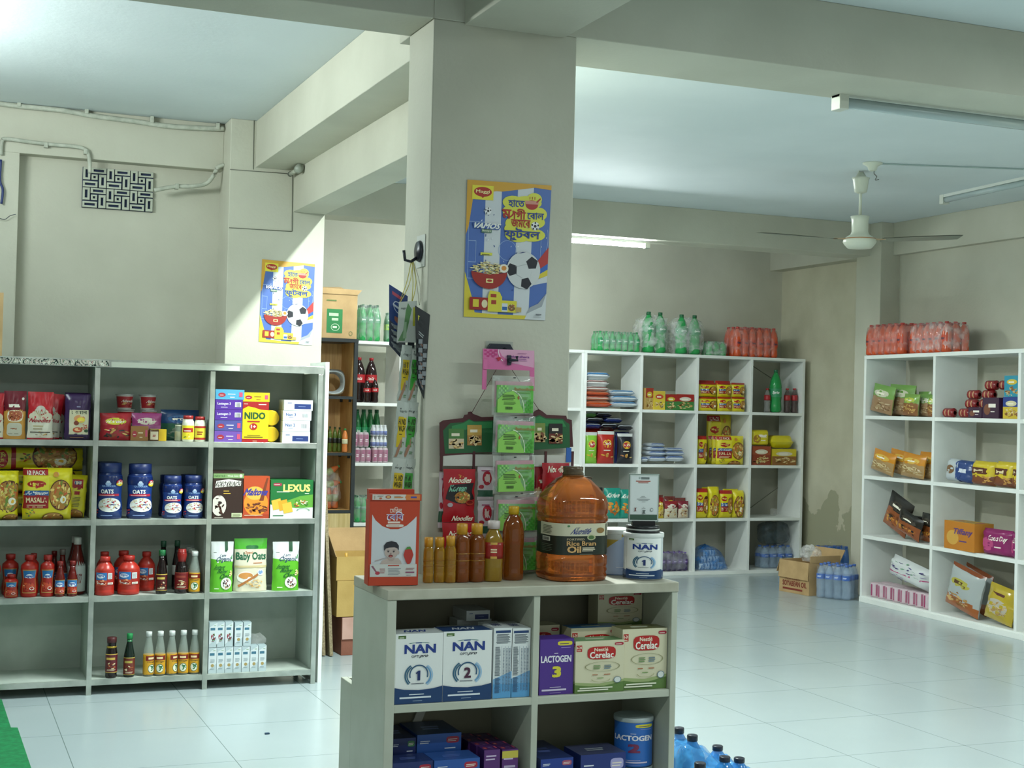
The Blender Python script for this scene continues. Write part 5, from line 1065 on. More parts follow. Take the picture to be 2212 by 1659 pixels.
bottle('sauce_bottle', 378, 407, 1186, Z3, F, 'black syrup bottle with a red wrapped neck', [(.9, 0), (1, .03), (1, .5), (.9, .62), (.55, .72), (.5, .78), (.62, .84), (.66, .92)], BLK, '#8a1c18', capr=.6, lz=(.10, .48), label=D('dark', '#6a1418', '#8a3a2c', 4), span=2.4, lcol='#5a1216', extra=lambda t, r, h: MB().lathe([(r*.56, .70*h), (r*.62, .78*h), (r*.72, .86*h), (r*.6, .97*h), (r*.3, h)], M('#8a1c18', .3), 14).build('neck_wrap', t))
VG = M('#b9c6bd', .06, alpha=.32)
def vinegar(a, b, yt, z, Yf, lb, g, rz=0): return bottle('vinegar_bottle', a, b, yt, z, Yf, lb, P_VIN, VG, '#d2d6d2', 'bottle', g, key=('vin', z), capr=.58, lz=(.04, .49), label=D('vinegar'), span=2.6, lcol='#c08f1c', rz=rz)
vinegar(408, 432, 1191, Z3, F+.0, 'white capped vinegar bottle at the right divider, third row front', 'vinegar bottles in a file')
for k in range(3): vinegar(406-k*2.4, 430-k*2.4, 1188-2*k, Z3, F+.07*(k+1), 'vinegar bottle %s in the third row' % ('directly behind the front one', 'third from the front of its file', 'rearmost of its file')[k], 'vinegar bottles in a file')
# ---- third row, right bay
carton0 = None
pouch('baby_cereal_pouch', 454, 503, 1172, Z3, F, .06, '#5cae26', D('instant'), 'white and green baby oat pouch at the left of its cell', 'pouch', None, 'stand', 21, tilt=R(.5), wr=.003)
pouch('baby_cereal_pouch', 508, 580, 1165, Z3, F+.004, .07, '#cfc8b0', D('babyoats'), 'tall cream baby oats pouch with a green top', 'pouch', None, 'stand', 22, wr=.003)
pouch('baby_cereal_pouch', 591, 649, 1172, Z3, F, .06, '#5cae26', D('instant'), 'white and green baby oat pouch at the right of its cell', 'pouch', None, 'stand', 23, wr=.003)
# ---- bottom row
bottle('sauce_bottle', 228, 253, 1376, Z4, F, 'dark barbecue sauce bottle with a brown cap on the bottom row', [(.9, 0), (1, .03), (1, .62), (.92, .70), (.80, .76), (.72, .80), (.78, .84), (.80, .88)], BLK, '#4a1a1c', capr=.84, lz=(.14, .60), label=D('dark', '#5a1822', '#c9a84a', 6), span=2.6, lcol='#4a141a', extra=lambda t, r, h: MB().lathe([(r*.84, .74*h), (r*.9, .76*h), (r*.84, .78*h)], M('#b89a3c', .3, .6), 18).build('gold_ring', t))
bottle('sauce_bottle', 267, 291, 1368, Z4, F, 'slim dark sauce bottle with a bright green cap on the bottom row', P_CONE, M('#10201a', .1), '#1f8a4a', capr=.54, lz=(.06, .46), label=D('dark', '#6a2a20', '#b0a04a', 7), span=2.4, lcol='#5a2a1c', extra=lambda t, r, h: MB().lathe([(r*.50, .70*h), (r*.46, .86*h)], M('#1f6a3c', .4), 16).build('neck_label', t))
for k, (a, b, rz) in enumerate(((309, 332, 35), (334, 357, 0), (359, 382, 50), (384, 407, 0), (408, 431, -4))):
    vinegar(a, b, 1364-k*.8, Z4, F, 'white capped vinegar bottle, %s of five on the bottom row' % ('first from the left', 'second from the left', 'third', 'fourth', 'last')[k], 'five vinegar bottles on the bottom row', R(rz))
g = 'small grey juice cartons'
def small(k, a, b, yt, z, fr, lb):
    xc, w_, h_ = ext(a, b, yt, z, F); put(('smc', fr, k), carton_fn(.0368, .055, h_-.002, '#a5b6ba', D('smallcarton', fr)), 'juice_carton', (xc, F+.03, z+.0006), lb, 'carton', g)
zb = Z4; hb = hgt(500, 1398, zb, F)
for k in range(7):
    a = 450+k*18.0; small(0, a, a+18, 1398, zb, 0, 'small grey juice carton, %s from the left in the lower layer' % ('first', 'second', 'third', 'fourth', 'fifth', 'sixth', 'seventh')[k])
for k in range(5):
    a = 449+k*18.6+(2 if k > 2 else 0); small(1, a, a+18, 1344, zb+hb, int(k < 3), 'small grey juice carton, %s from the left in the upper layer' % ('first', 'second', 'third', 'fourth', 'fifth')[k])
xw = onY(557, 1395, F+.05); o = wrap_mesh(MB(), -.03, .03, -.03, .03, 0, .05, FILM, .02, 3, 8, 3).build('plastic_bag'); o.location = (xw.x, F+.06, zb+hb+.001); tag(o, 'crumpled clear plastic wrap beside the upper juice cartons', 'bag')

# ================================================================== goods: counter top
KT = KZ+.0005
def kdepth(x, y): return onZ(x, y, KT).y
xc, w_, h_ = ext(803, 908, 1068, KT, 3.86)
def meril():
    t = empty('x'); W, H, Dp = w_, h_, .06; rd = '#b03a1e'
    MB().box(-W/2, W/2, -Dp/2, Dp/2, 0, H*.93, M(rd, .4)).build('box_body', t, .001)
    mb = MB(); mb.canvas(D('meril'), lambda u, v, e: (-W/2+u*W, -Dp/2-.001-e, H*.005+v*H*.92)); mb.build('printed_front', t)
    mb = MB().box(-W/2+.004, W/2-.006, -Dp/2-.006, -Dp/2-.003, H*.10, H*.235, M('#c4c5c0', .4)); mb.canvas(D('meril_low'), lambda u, v, e: (-W/2+.004+u*(W-.01), -Dp/2-.0062-e, H*(.10+.135*v))); mb.build('info_panel', t)
    mb = MB().box(-W/2, W/2+.004, -Dp/2-.004, -Dp/2+.03, H*.93, H*1.0, M(rd, .4)); mb.canvas(D('meril_flap'), lambda u, v, e: (-W/2+.006+u*(W-.006), -Dp/2-.0042-e, H*(.937+.06*v))); mb.build('top_flap', t)
    MB().box(-W/2+.002, W/2-.01, Dp/2-.03, Dp/2, H*.93, H*1.045, M(rd, .4)).build('rear_flap', t)
    return t
put('meril', meril, 'toothpaste_box', (xc, 3.90, KT), 'tall red and white baby toothpaste display box with a child on it', 'box', rz=R(-6))
OILY = M('#c8942a', .06, trans=.62); OILB = M('#a0561a', .06, trans=.6)
g = 'plain bottles of cooking oil on the counter'
CAPY = '#c08a1e'
for k, (a, b, yt, Yf, mt, lb) in enumerate(((911, 932, 1160, 3.90, OILY, 'smallest oil bottle next to the red box'), (934, 957, 1160, 3.90, OILY, 'second small oil bottle from the red box'), (958, 980, 1157, 3.89, OILY, 'third small oil bottle, left of the first taller one'), (980, 1010, 1131, 3.89, OILB, 'brown oil bottle, left one of the equal pair'), (1012, 1043, 1131, 3.89, OILB, 'brown oil bottle, right one of the equal pair'))):
    bottle('oil_bottle', a, b, yt, KT, Yf, lb, P_OILS, mt, CAPY, 'bottle', g, capr=.84 if k < 3 else .74, sq=.25, seg=24, rz=R(8*k), capz=(.80 if k < 3 else .83), extra=lambda t, r, h: [MB().lathe([(r*1.01, z*h), (r*1.03, (z+.01)*h), (r*1.01, (z+.02)*h)], M('#8a5c1a', .2), 20, sq=.25).build('moulded_ring', t) for z in (.36, .48)])
bottle('oil_bottle', 1046, 1084, 1125, KT, 3.89, 'oil bottle with a red label and a white speckled cap', [(.88, 0), (1, .02), (1, .36), (1, .66), (.8, .76), (.5, .85), (.44, .88)], M('#c8a034', .06, trans=.62), '#c9bcb8', 'bottle', capr=.66, lz=(.38, .65), label=D('lab', '#a3241c', None, '#e0d0a8', '#c9a04a'), lcol='#8f2018', span=2.4, sq=.2, seg=24)
bottle('oil_bottle', 1087, 1131, 1094, KT, 3.905, 'tall brown oil bottle with a yellow cap', [(.9, 0), (1, .015), (1, .12), (.98, .14), (1, .17), (.94, .42), (1, .50), (.98, .66), (.85, .77), (.62, .84), (.42, .88), (.42, .90)], OILB, '#c49a12', 'bottle', capr=.48, seg=28)
# five litre bottle
xc, w_, h_ = ext(1174, 1299, 1007, KT, 3.93)
def big():
    t = empty('x'); r, h = w_/2, h_
    pr = [(.90, 0), (.97, .012), (1, .05), (.97, .075), (1, .10), (.975, .125), (1, .15), (1, .215), (.965, .225), (.965, .515), (1, .525), (1, .56), (.96, .58), (1, .60), (1, .68), (.93, .74), (.72, .82), (.50, .885), (.36, .905), (.33, .91)]
    MB().lathe(scaled(pr, r, h), M('#c2682a', .04, trans=.72), 40, sq=.28).build('body', t)
    MB().lathe([(.33*r, .91*h), (.36*r, .915*h), (.36*r, .92*h), (.30*r, .925*h), (.30*r, .94*h)], M('#7a4a20', .15), 28).build('neck', t)
    MB().lathe([(.335*r, .925*h), (.345*r, .93*h), (.30*r, .955*h), (.32*r, .96*h), (.32*r, .995*h), (.27*r, h)], M('#5a4a34', .2, alpha=.9), 28).build('cap', t)
    rf = r*.975; mb = MB().lathe([(rf, .235*h), (rf, .505*h)], M('#23291f', .4), 40, sq=.28)
    def mp(u, v, e):
        a = R(-114)+math.asin((u-.5)*1.94); k = (abs(math.cos(a))**3.68+abs(math.sin(a))**3.68)**(-1/3.68); rr = rf*k+e+.0008
        return (rr*math.cos(a), rr*math.sin(a), h*(.235+.275*v))
    mb.canvas(D('oil'), mp, 22, 1); mb.build('label', t)
    MB().tube([(.33*r, 0, .905*h), (.62*r, 0, .90*h), (.66*r, .0, .89*h)], .002, M('#4a3a24', .4)).build('handle_strap', t)
    return t
put('bigoil', big, 'oil_jar', (xc, 3.93+.005, KT), 'huge amber five litre oil bottle with a cream and black label', 'bottle')
xc, w_, h_ = ext(1338, 1414, 1147, KT, 3.93)
put('tin1', tin_fn(w_/2, h_, D('nan', 1), '#cfd5d6', '#d2d6d2', ('#143a68', .2), span=1.95), 'formula_tin', (xc+.003, 3.895, KT), 'white formula tin with a blue foot carrying the payment sign', 'tin', rz=R(-24))
def tin2lab():
    c = Cv(.3); c.rect(0, 0, 1, 1, '#a9bddb'); c.poly([(0, 1), (.5, 1), (0, .55)], '#b09c4a'); c.rect(0, .86, .4, 1, '#c4c9c4'); c.text('NAN', .55, .62, .95, .74, '#27408c', .04); c.text('A', .7, .5, .8, .56, '#27408c', .03); c.ring(.8, .35, .2, .12, .1, '#7a9ac8'); c.lines(.3, .16, .9, .2, 1, '#dfe6f0'); c.lines(.4, .1, .8, .13, 1, '#dfe6f0'); return c
put('tin2', tin_fn(w_/2*.97, h_, tin2lab(), '#8fabd4', '#d4d8d4', span=2.6), 'formula_tin', (onY(1334, 1200, 4.02).x, 4.022, KT), 'pale blue formula tin half hidden behind the front tin', 'tin')
def signstand():
    t = empty('x'); W, H = .096, .148; T = .006
    MB().lathe([(.052, 0), (.0525, .003), (.0525, .006), (.051, .007)], M('#15171a', .35), 30).build('base_disc', t)
    MB().lathe([(.051, .007), (.051, .012)], M('#cfd3cf', .35), 30).build('white_ring', t); MB().lathe([(.052, .012), (.0525, .014), (.052, .020), (.03, .021)], M('#15171a', .35), 30).build('upper_disc', t)
    MB().box(-.036, .036, -.010, .010, .020, .034, M('#101214', .4)).build('foot', t, .001)
    MB().box(-W/2, W/2, -T/2, T/2, .030, .030+H, M('#7f8f86', .35)).build('panel', t, .001)
    mb = MB(); mb.canvas(D('sign'), lambda u, v, e: (-W/2+.003+u*(W-.006), -T/2-.0006-e, .033+v*(H-.006))); mb.build('sign_print', t)
    return t
put('sign', signstand, 'payment_sign', (xc, 3.895, KT+h_+.0005), 'upright white payment sign with a dark green foot strip', 'sign', rz=R(-12))

# ================================================================== goods: inside the counter
K1 = .5005; FK = KY0+.012
carton('formula_box', 850, 953, 1369, K1, FK, .085, '#d9dddb', D('nan', 1), 'white formula box marked with the numeral 1, front left of the counter', side=D('nanside'), top=D('lab', '#d0d5d5', 'NAN', '#27408c'))
carton('formula_box', 957, 1062, 1363, K1, FK, .085, '#d9dddb', D('nan', 2), 'white formula box marked with the numeral 2 beside the first', side=D('nanside'), top=D('lab', '#23406f', 'NAN', '#c9cfd8'))
carton('formula_box', 962, 1040, 1361, K1, FK+.10, .09, '#d9dddb', D('nan', 2), 'white formula box right behind the numeral 2 box')
for k, (a, b, yt) in enumerate(((1066, 1106, 1357), (1113, 1153, 1357))):
    carton('formula_box', a, b, yt, K1, FK+.002, .13, '#d4d9d8', D('nanside'), ('formula box turned narrow side out, left of two', 'formula box turned narrow side out at the counter divider')[k], 'box', 'formula boxes turned sideways', top=D('lab', '#d0d5d5', 'NAN', '#27346c'))
xc, w_, h_ = ext(1000, 1060, 1335, K1+.195, FK+.14)
put('nanback', carton_fn(.075, .12, .03, '#cfd4d3', D('whitebox', None)), 'formula_box', (onY(1030, 1345, FK+.19).x, FK+.24, K1+.197), 'formula box lying on top at the back of the left cell', 'box')
put('nanback2', carton_fn(.11, .07, .196, '#cfd4d3'), 'formula_box', (onY(1030, 1345, FK+.19).x, FK+.245, K1), 'formula box standing at the back under the lying one', 'box')
carton('milk_powder_box', 1166, 1239, 1381, K1, FK+.006, .075, '#4a2a84', D('lacto', 3), 'purple milk powder box marked 3 behind the divider', side=D('flat', '#4a2a84', '#b9a9d0'))
carton('cereal_carton', 1243, 1348, 1384, K1, FK+.0, .07, '#c2bc9c', D('cerelac', 1), 'cream baby cereal box in front, shorter of the two', side=D('cerelac', 1), top=D('lab', '#5f8a5a', None, '#d8dcc4'))
carton('cereal_carton', 1350, 1446, 1358, K1, FK+.006, .075, '#c2bc9c', D('cerelac', 1), 'cream baby cereal box at the right, taller of the front two', top=D('lab', '#6a6a44', None, '#d8dcc4'))
carton('cereal_carton', 1233, 1338, 1356, K1, FK+.09, .07, '#c2bc9c', D('cerelac', 1), 'cream baby cereal box behind with a blue top', top=D('lab', '#2f6a9c', None, '#d8dcc4'))
carton('cereal_carton', 1290, 1398, 1358, K1, FK+.17, .09, '#c2bc9c', D('cerelac', 1), 'cream baby cereal box at the back beneath the highest one')
xc, w_, h_ = ext(1305, 1399, 1299, K1, FK+.2); ZC = hgt(1340, 1360, K1, FK+.17)
put('cerhigh', carton_fn(w_, .07, .115, '#c2bc9c', D('cerelac', 1), None, D('lab', '#4a6a4a', None, '#d8dcc4')), 'cereal_carton', (xc, FK+.21, K1+ZC+.002), 'highest baby cereal box standing on the back one', 'box')
carton('cereal_carton', 1110, 1200, 1352, K1, FK+.16, .08, '#c2bc9c', D('cerelac', 1), 'cream baby cereal box half behind the counter divider')
# lower cells
K0 = .1405
g = 'blue milk powder cartons in the lower cells'
def bx(name, x0, x1, y0, y1, Yf, d, bg, des, lb, g=g, topd=None):
    zt = onY((x0+x1)/2, y0, Yf).z; zb = onY((x0+x1)/2, y1, Yf).z; xc, w_, _ = ext(x0, x1, y0, zb, Yf)
    return put(('bx', lb), carton_fn(w_, d, zt-zb, bg, des, None, topd), name, (xc, Yf+d/2, zb), lb, 'box', g), zt, zb
def pile(specs, x, Yf):   # pillars of hidden boxes beneath what shows
    pass
NB = '#1c2c64'; MBL = '#2a56a0'
def hidden_base(x0, x1, y, Yf, d, bg, lb, n=3):
    zt = onY((x0+x1)/2, y, Yf).z; xc, w_, _ = ext(x0, x1, y, K0, Yf); hh = (zt-K0-.0015)/n
    for k in range(n): put(('hb', bg, q(w_), q(hh), d), carton_fn(w_, d, hh-.001, bg, D('boxend', bg)), 'milk_powder_box', (xc, Yf+d/2, K0+.0005+k*hh), lb % ('lowest', 'second', 'third', 'fourth')[k], 'box', g)
hidden_base(846, 898, 1634, FK+.11, .17, NB, 'navy carton in the left pile of the lower left cell, %s layer')
bx('milk_powder_box', 846, 898, 1595, 1634, FK+.11, .17, NB, D('boxend', NB, '#3a7a44'), 'navy carton with a green badge in the lower left cell', topd=D('lab', '#1c2c5c', None, '#8a9ac8'))
bx('milk_powder_box', 901, 996, 1585, 1629, FK+.11, .165, MBL, D('boxend', MBL), 'mid blue carton with a red badge, highest in the lower left cell', topd=D('lab', '#1f3f6c', None, '#8a9ac8'))
hidden_base(901, 996, 1629.5, FK+.11, .165, MBL, 'mid blue carton below the highest one, %s layer')
bx('milk_powder_box', 848, 935, 1646, 1690, FK+.005, .092, NB, D('boxend', NB), 'navy carton at the very front of the lower left cell', topd=D('lab', '#1c2c5c', None, '#4a5a98'))
bx('milk_powder_box', 938, 1036, 1640, 1684, FK+.0, .095, MBL, D('boxend', MBL), 'mid blue carton at the very front of the lower left cell', topd=D('lab', '#2a4f90', None, '#4a6ab0'))
hidden_base(848, 935, 1690.5, FK+.005, .092, NB, 'navy carton under the front one, %s layer', 2); hidden_base(938, 1036, 1684.5, FK+.0, .095, MBL, 'mid blue carton under the front one, %s layer', 2)
def d_pur(k):
    c = Cv(.35); c.rect(0, 0, 1, 1, '#5a2a70'); c.lines(.1, .86, .8, .95, 2, '#cbb8d4'); 
    if k: c.rect(0, .88, 1, .98, '#c9bc4a'); c.rect(0, .5, 1, .54, '#c9bc4a'); c.lines(.1, .6, .9, .82, 3, '#b9a8c4')
    else: c.ell(.3, .55, .1, .05, '#cbb8d4'); c.ell(.7, .57, .1, .05, '#cbb8d4'); c.rect(.24, .48, .36, .55, '#cbb8d4'); c.rect(.64, .5, .76, .57, '#cbb8d4'); c.ell(.3, .3, .08, .05, '#cbb8d4'); c.ell(.7, .3, .08, .05, '#cbb8d4')
    return c
dp = [d_pur(0), d_pur(1)]
for k, (a, b, y0) in enumerate(((1045, 1080, 1619), (1084, 1119, 1618))):
    xc, w_, h_ = ext(a, b, y0, K0, FK+.01)
    for j in range(4):
        put(('pur', k, int(j == 0)), carton_fn(w_-.001, .052, h_-.002, '#3f1f58', dp[k] if j == 0 else None, None, D('flat', '#4a2460', '#8a70a0')), 'milk_powder_box', (xc-.004*j, FK+.04+.054*j, K0), 'purple upright carton, %s of the %s file' % (('front one', 'second', 'third', 'rear one')[j], ('left', 'right')[k]), 'box', 'purple cartons in two files')
hidden_base(1168, 1230, 1674, FK+.02, .2, NB, 'navy carton left in the lower right cell, %s layer')
bx('milk_powder_box', 1168, 1238, 1638, 1672, FK+.0, .22, NB, D('boxend', '#213c8c', '#a8506a'), 'navy carton with a pink badge at the left of the lower right cell', topd=D('lab', '#1c2c5c', None, '#4a5a98'))
bx('milk_powder_box', 1254, 1351, 1628, 1700, FK+.0, .12, NB, D('boxend', '#1c2f74', '#a8a4d0'), 'navy carton in the middle of the lower right cell', topd=D('lab', '#3a3f5c', None, '#8a9098'))
hidden_base(1254, 1351, 1700.5, FK+.0, .12, NB, 'navy carton under the middle one, %s layer', 2)
zt2 = onY(1375, 1651, FK+.08).z; xc, w_, h_ = ext(1340, 1415, 1546, zt2, FK+.08)
put('tinb', tin_fn(w_/2, h_, D('lacto', 2, '#2c68b8', '#7a2c50'), '#2c68b8', '#a8b4b4', span=2.5), 'formula_tin', (xc, FK+.10, zt2), 'bright blue milk powder tin on top of another tin', 'tin', rz=R(-24))
put('tinc', tin_fn(w_/2, zt2-K0-.002, D('lacto', 2, '#2c5a9c', '#7a2c50'), '#2c5a9c', '#a8b4b4', span=2.5), 'formula_tin', (xc, FK+.10, K0), 'blue milk powder tin below, cut by the bottom edge', 'tin')
# ================================================================== posters and hanging goods at the pillar
def poster(cs, Y, label, curl=0):
    a, b, c_, d = [onY(x, y, Y) for x, y in cs]   # tl, tr, br, bl
    o = d.lerp(c_, .5); t = empty('x', (0, 0, 0)); 
    def P(u, v, e): p = d.lerp(c_, u).lerp(a.lerp(b, u), v); return (p.x-o.x, -e-.0012, p.z-o.z)
    mb = MB().grid(lambda u, v: P(u, v, 0), 6, 6, M('#c9ced2', .4)); mb.grid(lambda u, v: (P(u, v, 0)[0], 0.0003, P(u, v, 0)[2]), 6, 6, M('#c9ced2', .4), flip=True)
    mb.canvas(D('poster'), lambda u, v, e: P(u, v, e*.35)); bpy.data.objects.remove(t)
    ob = mb.build('poster'); ob.location = (o.x, Y, o.z); return tag(ob, label, 'poster', 'noodle posters')
poster(((1009, 388), (1191, 401), (1177, 692), (1001, 684)), 4.1285, 'football and noodle poster stuck on the front of the near pillar')
poster(((566, 560), (680, 571), (674, 746), (559, 738)), 7.1985, 'football and noodle poster on the lit column behind the left shelf unit')

HY = 4.05
# tissue strip: hook, header card, sealed packs hanging below one another
k0 = onY(1080, 758, HY+.07)
t = empty('wall_hook', (k0.x, 4.128, k0.z))
MB().box(-.045, .045, -.002, 0, -.01, .03, M('#bcc2ba', .2, alpha=.4)).build('clear_pad', t)
MB().prism([(-.046, -.02), (-.046, .004), (-.034, .022), (.034, .022), (.046, .004), (.046, -.02)], -.012, -.002, M('#1c2230', .35), 'y').build('hook_plate', t, .002)
MB().tube([(.014, -.012, .005), (.016, -.05, -.002), (.016, -.055, -.03), (.012, -.065, -.034), (.0, -.082, -.030)], .006, M('#1c2230', .35)).build('hook_arm', t)
MB().tube([(.0, -.080, -.028), (.012, -.084, -.030), (.028, -.084, -.030), (.028, -.080, -.018)], .0045, M('#1c2230', .35)).build('hook_tip', t)
tag(t, 'black adhesive hook holding the pink tissue card', 'hook')
c0 = onY(1100, 755, HY); cb = onY(1104, 843, HY); cw = onY(1159, 800, HY).x-onY(1048, 800, HY).x
t = empty('header_card', (c0.x+.003, HY+.012, cb.z)); hh = c0.z-cb.z
mb = MB(); pk = M('#cf6a9c', .35)
mb.prism([(-cw/2, 0), (-cw/2+.014, 0), (-cw/2+.014, hh*.5), (cw/2-.014, hh*.5), (cw/2-.010, 0), (cw/2+.004, 0), (cw/2, hh), (-cw/2, hh)], -.002, 0, pk, 'y')
mb.canvas(D('bashhead'), lambda u, v, e: (-cw/2+u*cw, -.0022-e, hh*.5+v*hh*.5) if False else (-cw/2+.0005+u*(cw-.001), -.0022-e, hh*(.0+v) if False else hh*(.5+.5*v)))
mb.build('printed_card', t)
MB().box(-.006, .006, -.009, -.003, hh*.62, hh*.86, M('#1c2230', .4)).build('hanger_tab', t)
tag(t, 'pink checked header card above the hanging tissue packs', 'card')
ys = [(812, 897), (897, 983), (983, 1066), (1068, 1150), (1150, 1236)]
g = 'green tissue packs hanging in a strip'
def tpack(w_, h_):
    def f():
        t = empty('x')
        def rp(u, v, e, s=1): th = .012*(max(0, math.sin(math.pi*u))*max(0, math.sin(math.pi*v)))**.3; return ((u-.5)*w_, -s*(th+e), v*h_)
        mb = MB(); fl = film('clear_sleeve', '#dfe6e0', .22, .1)
        mb.grid(lambda u, v: rp(u, v, .001+.0015*noise.noise(Vector((u*9, v*9, 0)))), 10, 10, fl); mb.grid(lambda u, v: rp(u, v, .001, -1), 8, 8, fl, flip=True); mb.build('clear_sleeve', t)
        W, H = w_*.87, h_*.70; zb = h_*.06
        mb = MB().box(-W/2+.004, W/2+.004, -.009, .009, zb, zb+H, M('#6fb856', .4)); mb.canvas(D('tissue'), lambda u, v, e: (-W/2+.004+u*W, -.0092-e, zb+v*H)); mb.build('tissue_pack', t)
        MB().box(-w_*.42, w_*.46, -.002, .008, zb+H*.2, zb+H+.012, M('#c48898', .5)).build('pink_liner', t)
        MB().box(-.004, .004, -.0105, -.009, h_*.94, h_*.965, M('#1f2a2a', .5)).build('hole', t)
        return t
    return f
for k, (y0, y1) in enumerate(ys):
    zt, zb = onY(1105, y0, HY).z, onY(1105, y1, HY).z; x = onY(1106+k*1.2, (y0+y1)/2, HY).x; w_ = onY(1151, y0, HY).x-onY(1061, y0, HY).x
    put(('tp', k), tpack(w_, zt-zb-.0008), 'tissue_packet', (x, HY-.008, zb+.0004), 'green wallet tissue packet, %s in the hanging strip' % ('topmost', 'second from the top', 'third from the top', 'fourth from the top', 'lowest')[k], 'tissues', g, rot=(0, R((0, 1, -1, .5, 0)[k]), 0))
for k, (y0, y1) in enumerate(((1060, 1150), (1146, 1236))):
    zt, zb = onY(1130, y0, HY+.035).z, onY(1130, y1, HY+.035).z; x = onY(1124, (y0+y1)/2, HY+.035).x
    put(('tpb', k), tpack(w_, zt-zb-.001), 'tissue_packet', (x, HY+.036, zb), 'tissue packet peeping out to the right behind the strip, %s one' % ('upper', 'lower')[k], 'tissues', 'tissue packets behind the strip', rot=(0, 0, 0))
# noodle display board hung behind
BYY = 4.105
pix = [(949, 913), (957, 908), (1000, 903), (1003, 896), (1010, 895), (1011, 890), (1017, 889), (1021, 894), (1040, 901), (1064, 900), (1150, 893), (1156, 887), (1163, 884), (1170, 888), (1180, 896), (1222, 898), (1224, 905), (1234, 907), (1240, 1002), (954, 1020)]
b0 = onY(1095, 960, BYY); t = empty('display_board', (b0.x, BYY, b0.z)); rel = lambda x, y: ((onY(x, y, BYY)-b0).x, (onY(x, y, BYY)-b0).z)
DR = M('#4a1c20', .5)
P_ = [rel(*p) for p in pix[:18]]+[rel(1237, 965), rel(950, 985)]
mb = MB().prism(P_, -.004, 0, DR, 'y')
mb.canvas(D('board'), lambda u, v, e: (rel(947+293*u, 1020-136*v)[0], -.0042-e, rel(947+293*u, 1020-136*v)[1])); mb.build('printed_board', t)
for xa in (953, 1023, 1084, 1146, 1178, 1236):
    a, b = rel(xa, 975), rel(xa+2, 1018); MB().box(a[0]-.004, a[0]+.004, -.005, -.001, b[1], a[1], DR).build('card_rib', t)
a, b = rel(957, 985), rel(1232, 984); MB().box(a[0], b[0], -.003, -.001, a[1]-.03, a[1]+.006, M('#c3c2ba', .5)).build('paper_strip', t)
(xa, za), (xb, zb_) = rel(1222, 967), rel(1232, 998); MB().box(xa, xb, -.0062, -.0032, zb_, za, M('#2f62b0', .4)).build('blue_sticker', t)
for hx, hy in ((1017, 893), (1164, 887)):
    h = onY(hx, hy, BYY)-b0; kk = Vector((k0.x, 4.09, k0.z-.02))-Vector((b0.x, BYY, b0.z))
    MB().tube([h+Vector((0, -.005, 0)), kk], .0009, M('#5a2a2c', .6), 5).build('string', t)
tag(t, 'dark red and green noodle display board hung on the pillar', 'display board')
g = 'noodle sachets hanging from the board'
def hp(x0_, x1_, y0, y1, col, des, lb, Yp=BYY-.012, seed=1, t_=.014):
    zt, zb = onY((x0_+x1_)/2, y0, Yp).z, onY((x0_+x1_)/2, y1, Yp).z; xa, xb = onY(x0_, (y0+y1)/2, Yp).x, onY(x1_, (y0+y1)/2, Yp).x
    return put(('hp', lb), pouch_fn(xb-xa, zt-zb, t_, col, des, 'pillow', seed, nu=8, nv=10, wr=.003), 'noodle_sachet', ((xa+xb)/2, Yp, zb), lb, 'packet', g)
hp(956, 1026, 1013, 1128, '#a81c26', D('korean'), 'red noodle sachet with a black bowl panel under the board', seed=31)
hp(954, 1028, 1129, 1240, '#a81c26', D('korean'), 'second red noodle sachet hanging below the first', seed=32)
hp(947, 968, 1020, 1140, '#b8b4b4', D('whitepink'), 'silvery sachet edge peeping out left of the red one', BYY+.004, 33)
hp(1031, 1066, 1008, 1080, '#c9bcc2', D('whitepink'), 'white and pink sachet column, upper one', seed=34)
hp(1031, 1066, 1081, 1160, '#c9bcc2', D('whitepink'), 'white and pink sachet column, lower one', seed=35)
hp(1170, 1228, 1000, 1085, '#a81c26', (lambda c: (c.text('Noodles', .2, .76, .9, .92, '#e6dcc8', .04, .1), noodle_bowl(c, .6, .34, .36, .28, n=60, seed=9))[-1] or c)(Cv(.25)), 'red noodle sachet with an egg bowl behind the big oil bottle', seed=36)
hp(1153, 1182, 1004, 1120, '#8a1c24', D('generic', '#b89a70', '#8a1c24', '#a8242c', 6), 'dark red sachet edge left of the egg bowl sachet', BYY+.002, 37)

# left face of the pillar: hook and hand wash strips
XL = 1.40
def onLX(x, y, off=.0): return onX(x, y, XL-off)
h0 = onLX(896, 547, .004); t = empty('wall_hook', (XL-.001, 4.20, onLX(896, 547).z))
MB().box(-.002, 0, -.045, .035, -.05, .05, M('#cfd2cc', .3)).build('white_pad', t)
hp_ = MB().lathe([(.0, -.001), (.030, -.001), (.034, 0), (.030, .008), (.0, .010)], M('#1d222c', .35), 16).build('hook_plate', t)
hp_.rotation_euler = (0, R(-90), 0); hp_.location = (-.004, 0, 0)
MB().tube([(-.012, -.0, -.02), (-.03, 0, -.034), (-.05, 0, -.03), (-.055, 0, .0)], .005, M('#1d222c', .35)).build('hook_arm', t)
tag(t, 'black adhesive hook on the left face of the pillar', 'hook')
hk = Vector((XL-.03, 4.20, h0.z-.025))
for k, (x, y, Yo, lb) in enumerate(((862, 656, -.03, 'yellow loop string left of the pair on the pillar side'), (890, 652, -.02, 'yellow knotted string in the middle under the side hook'), (906, 660, -.02, 'thin pale string right of the side hook'))):
    e = onY(x, y, 4.2+Yo); mid = hk.lerp(e, .5)+Vector((.004, 0, -.004))
    o = MB().tube(bent([tuple(hk-hk), tuple(mid-hk), tuple(e-hk), tuple(mid+Vector((.01, 0, .0))-hk), (.004, 0, 0)]), .0013, M(('#c9bd5a', '#c9bd4a', '#c2c0b0')[k], .6), 5).build('string'); o.location = hk; tag(o, lb, 'string')
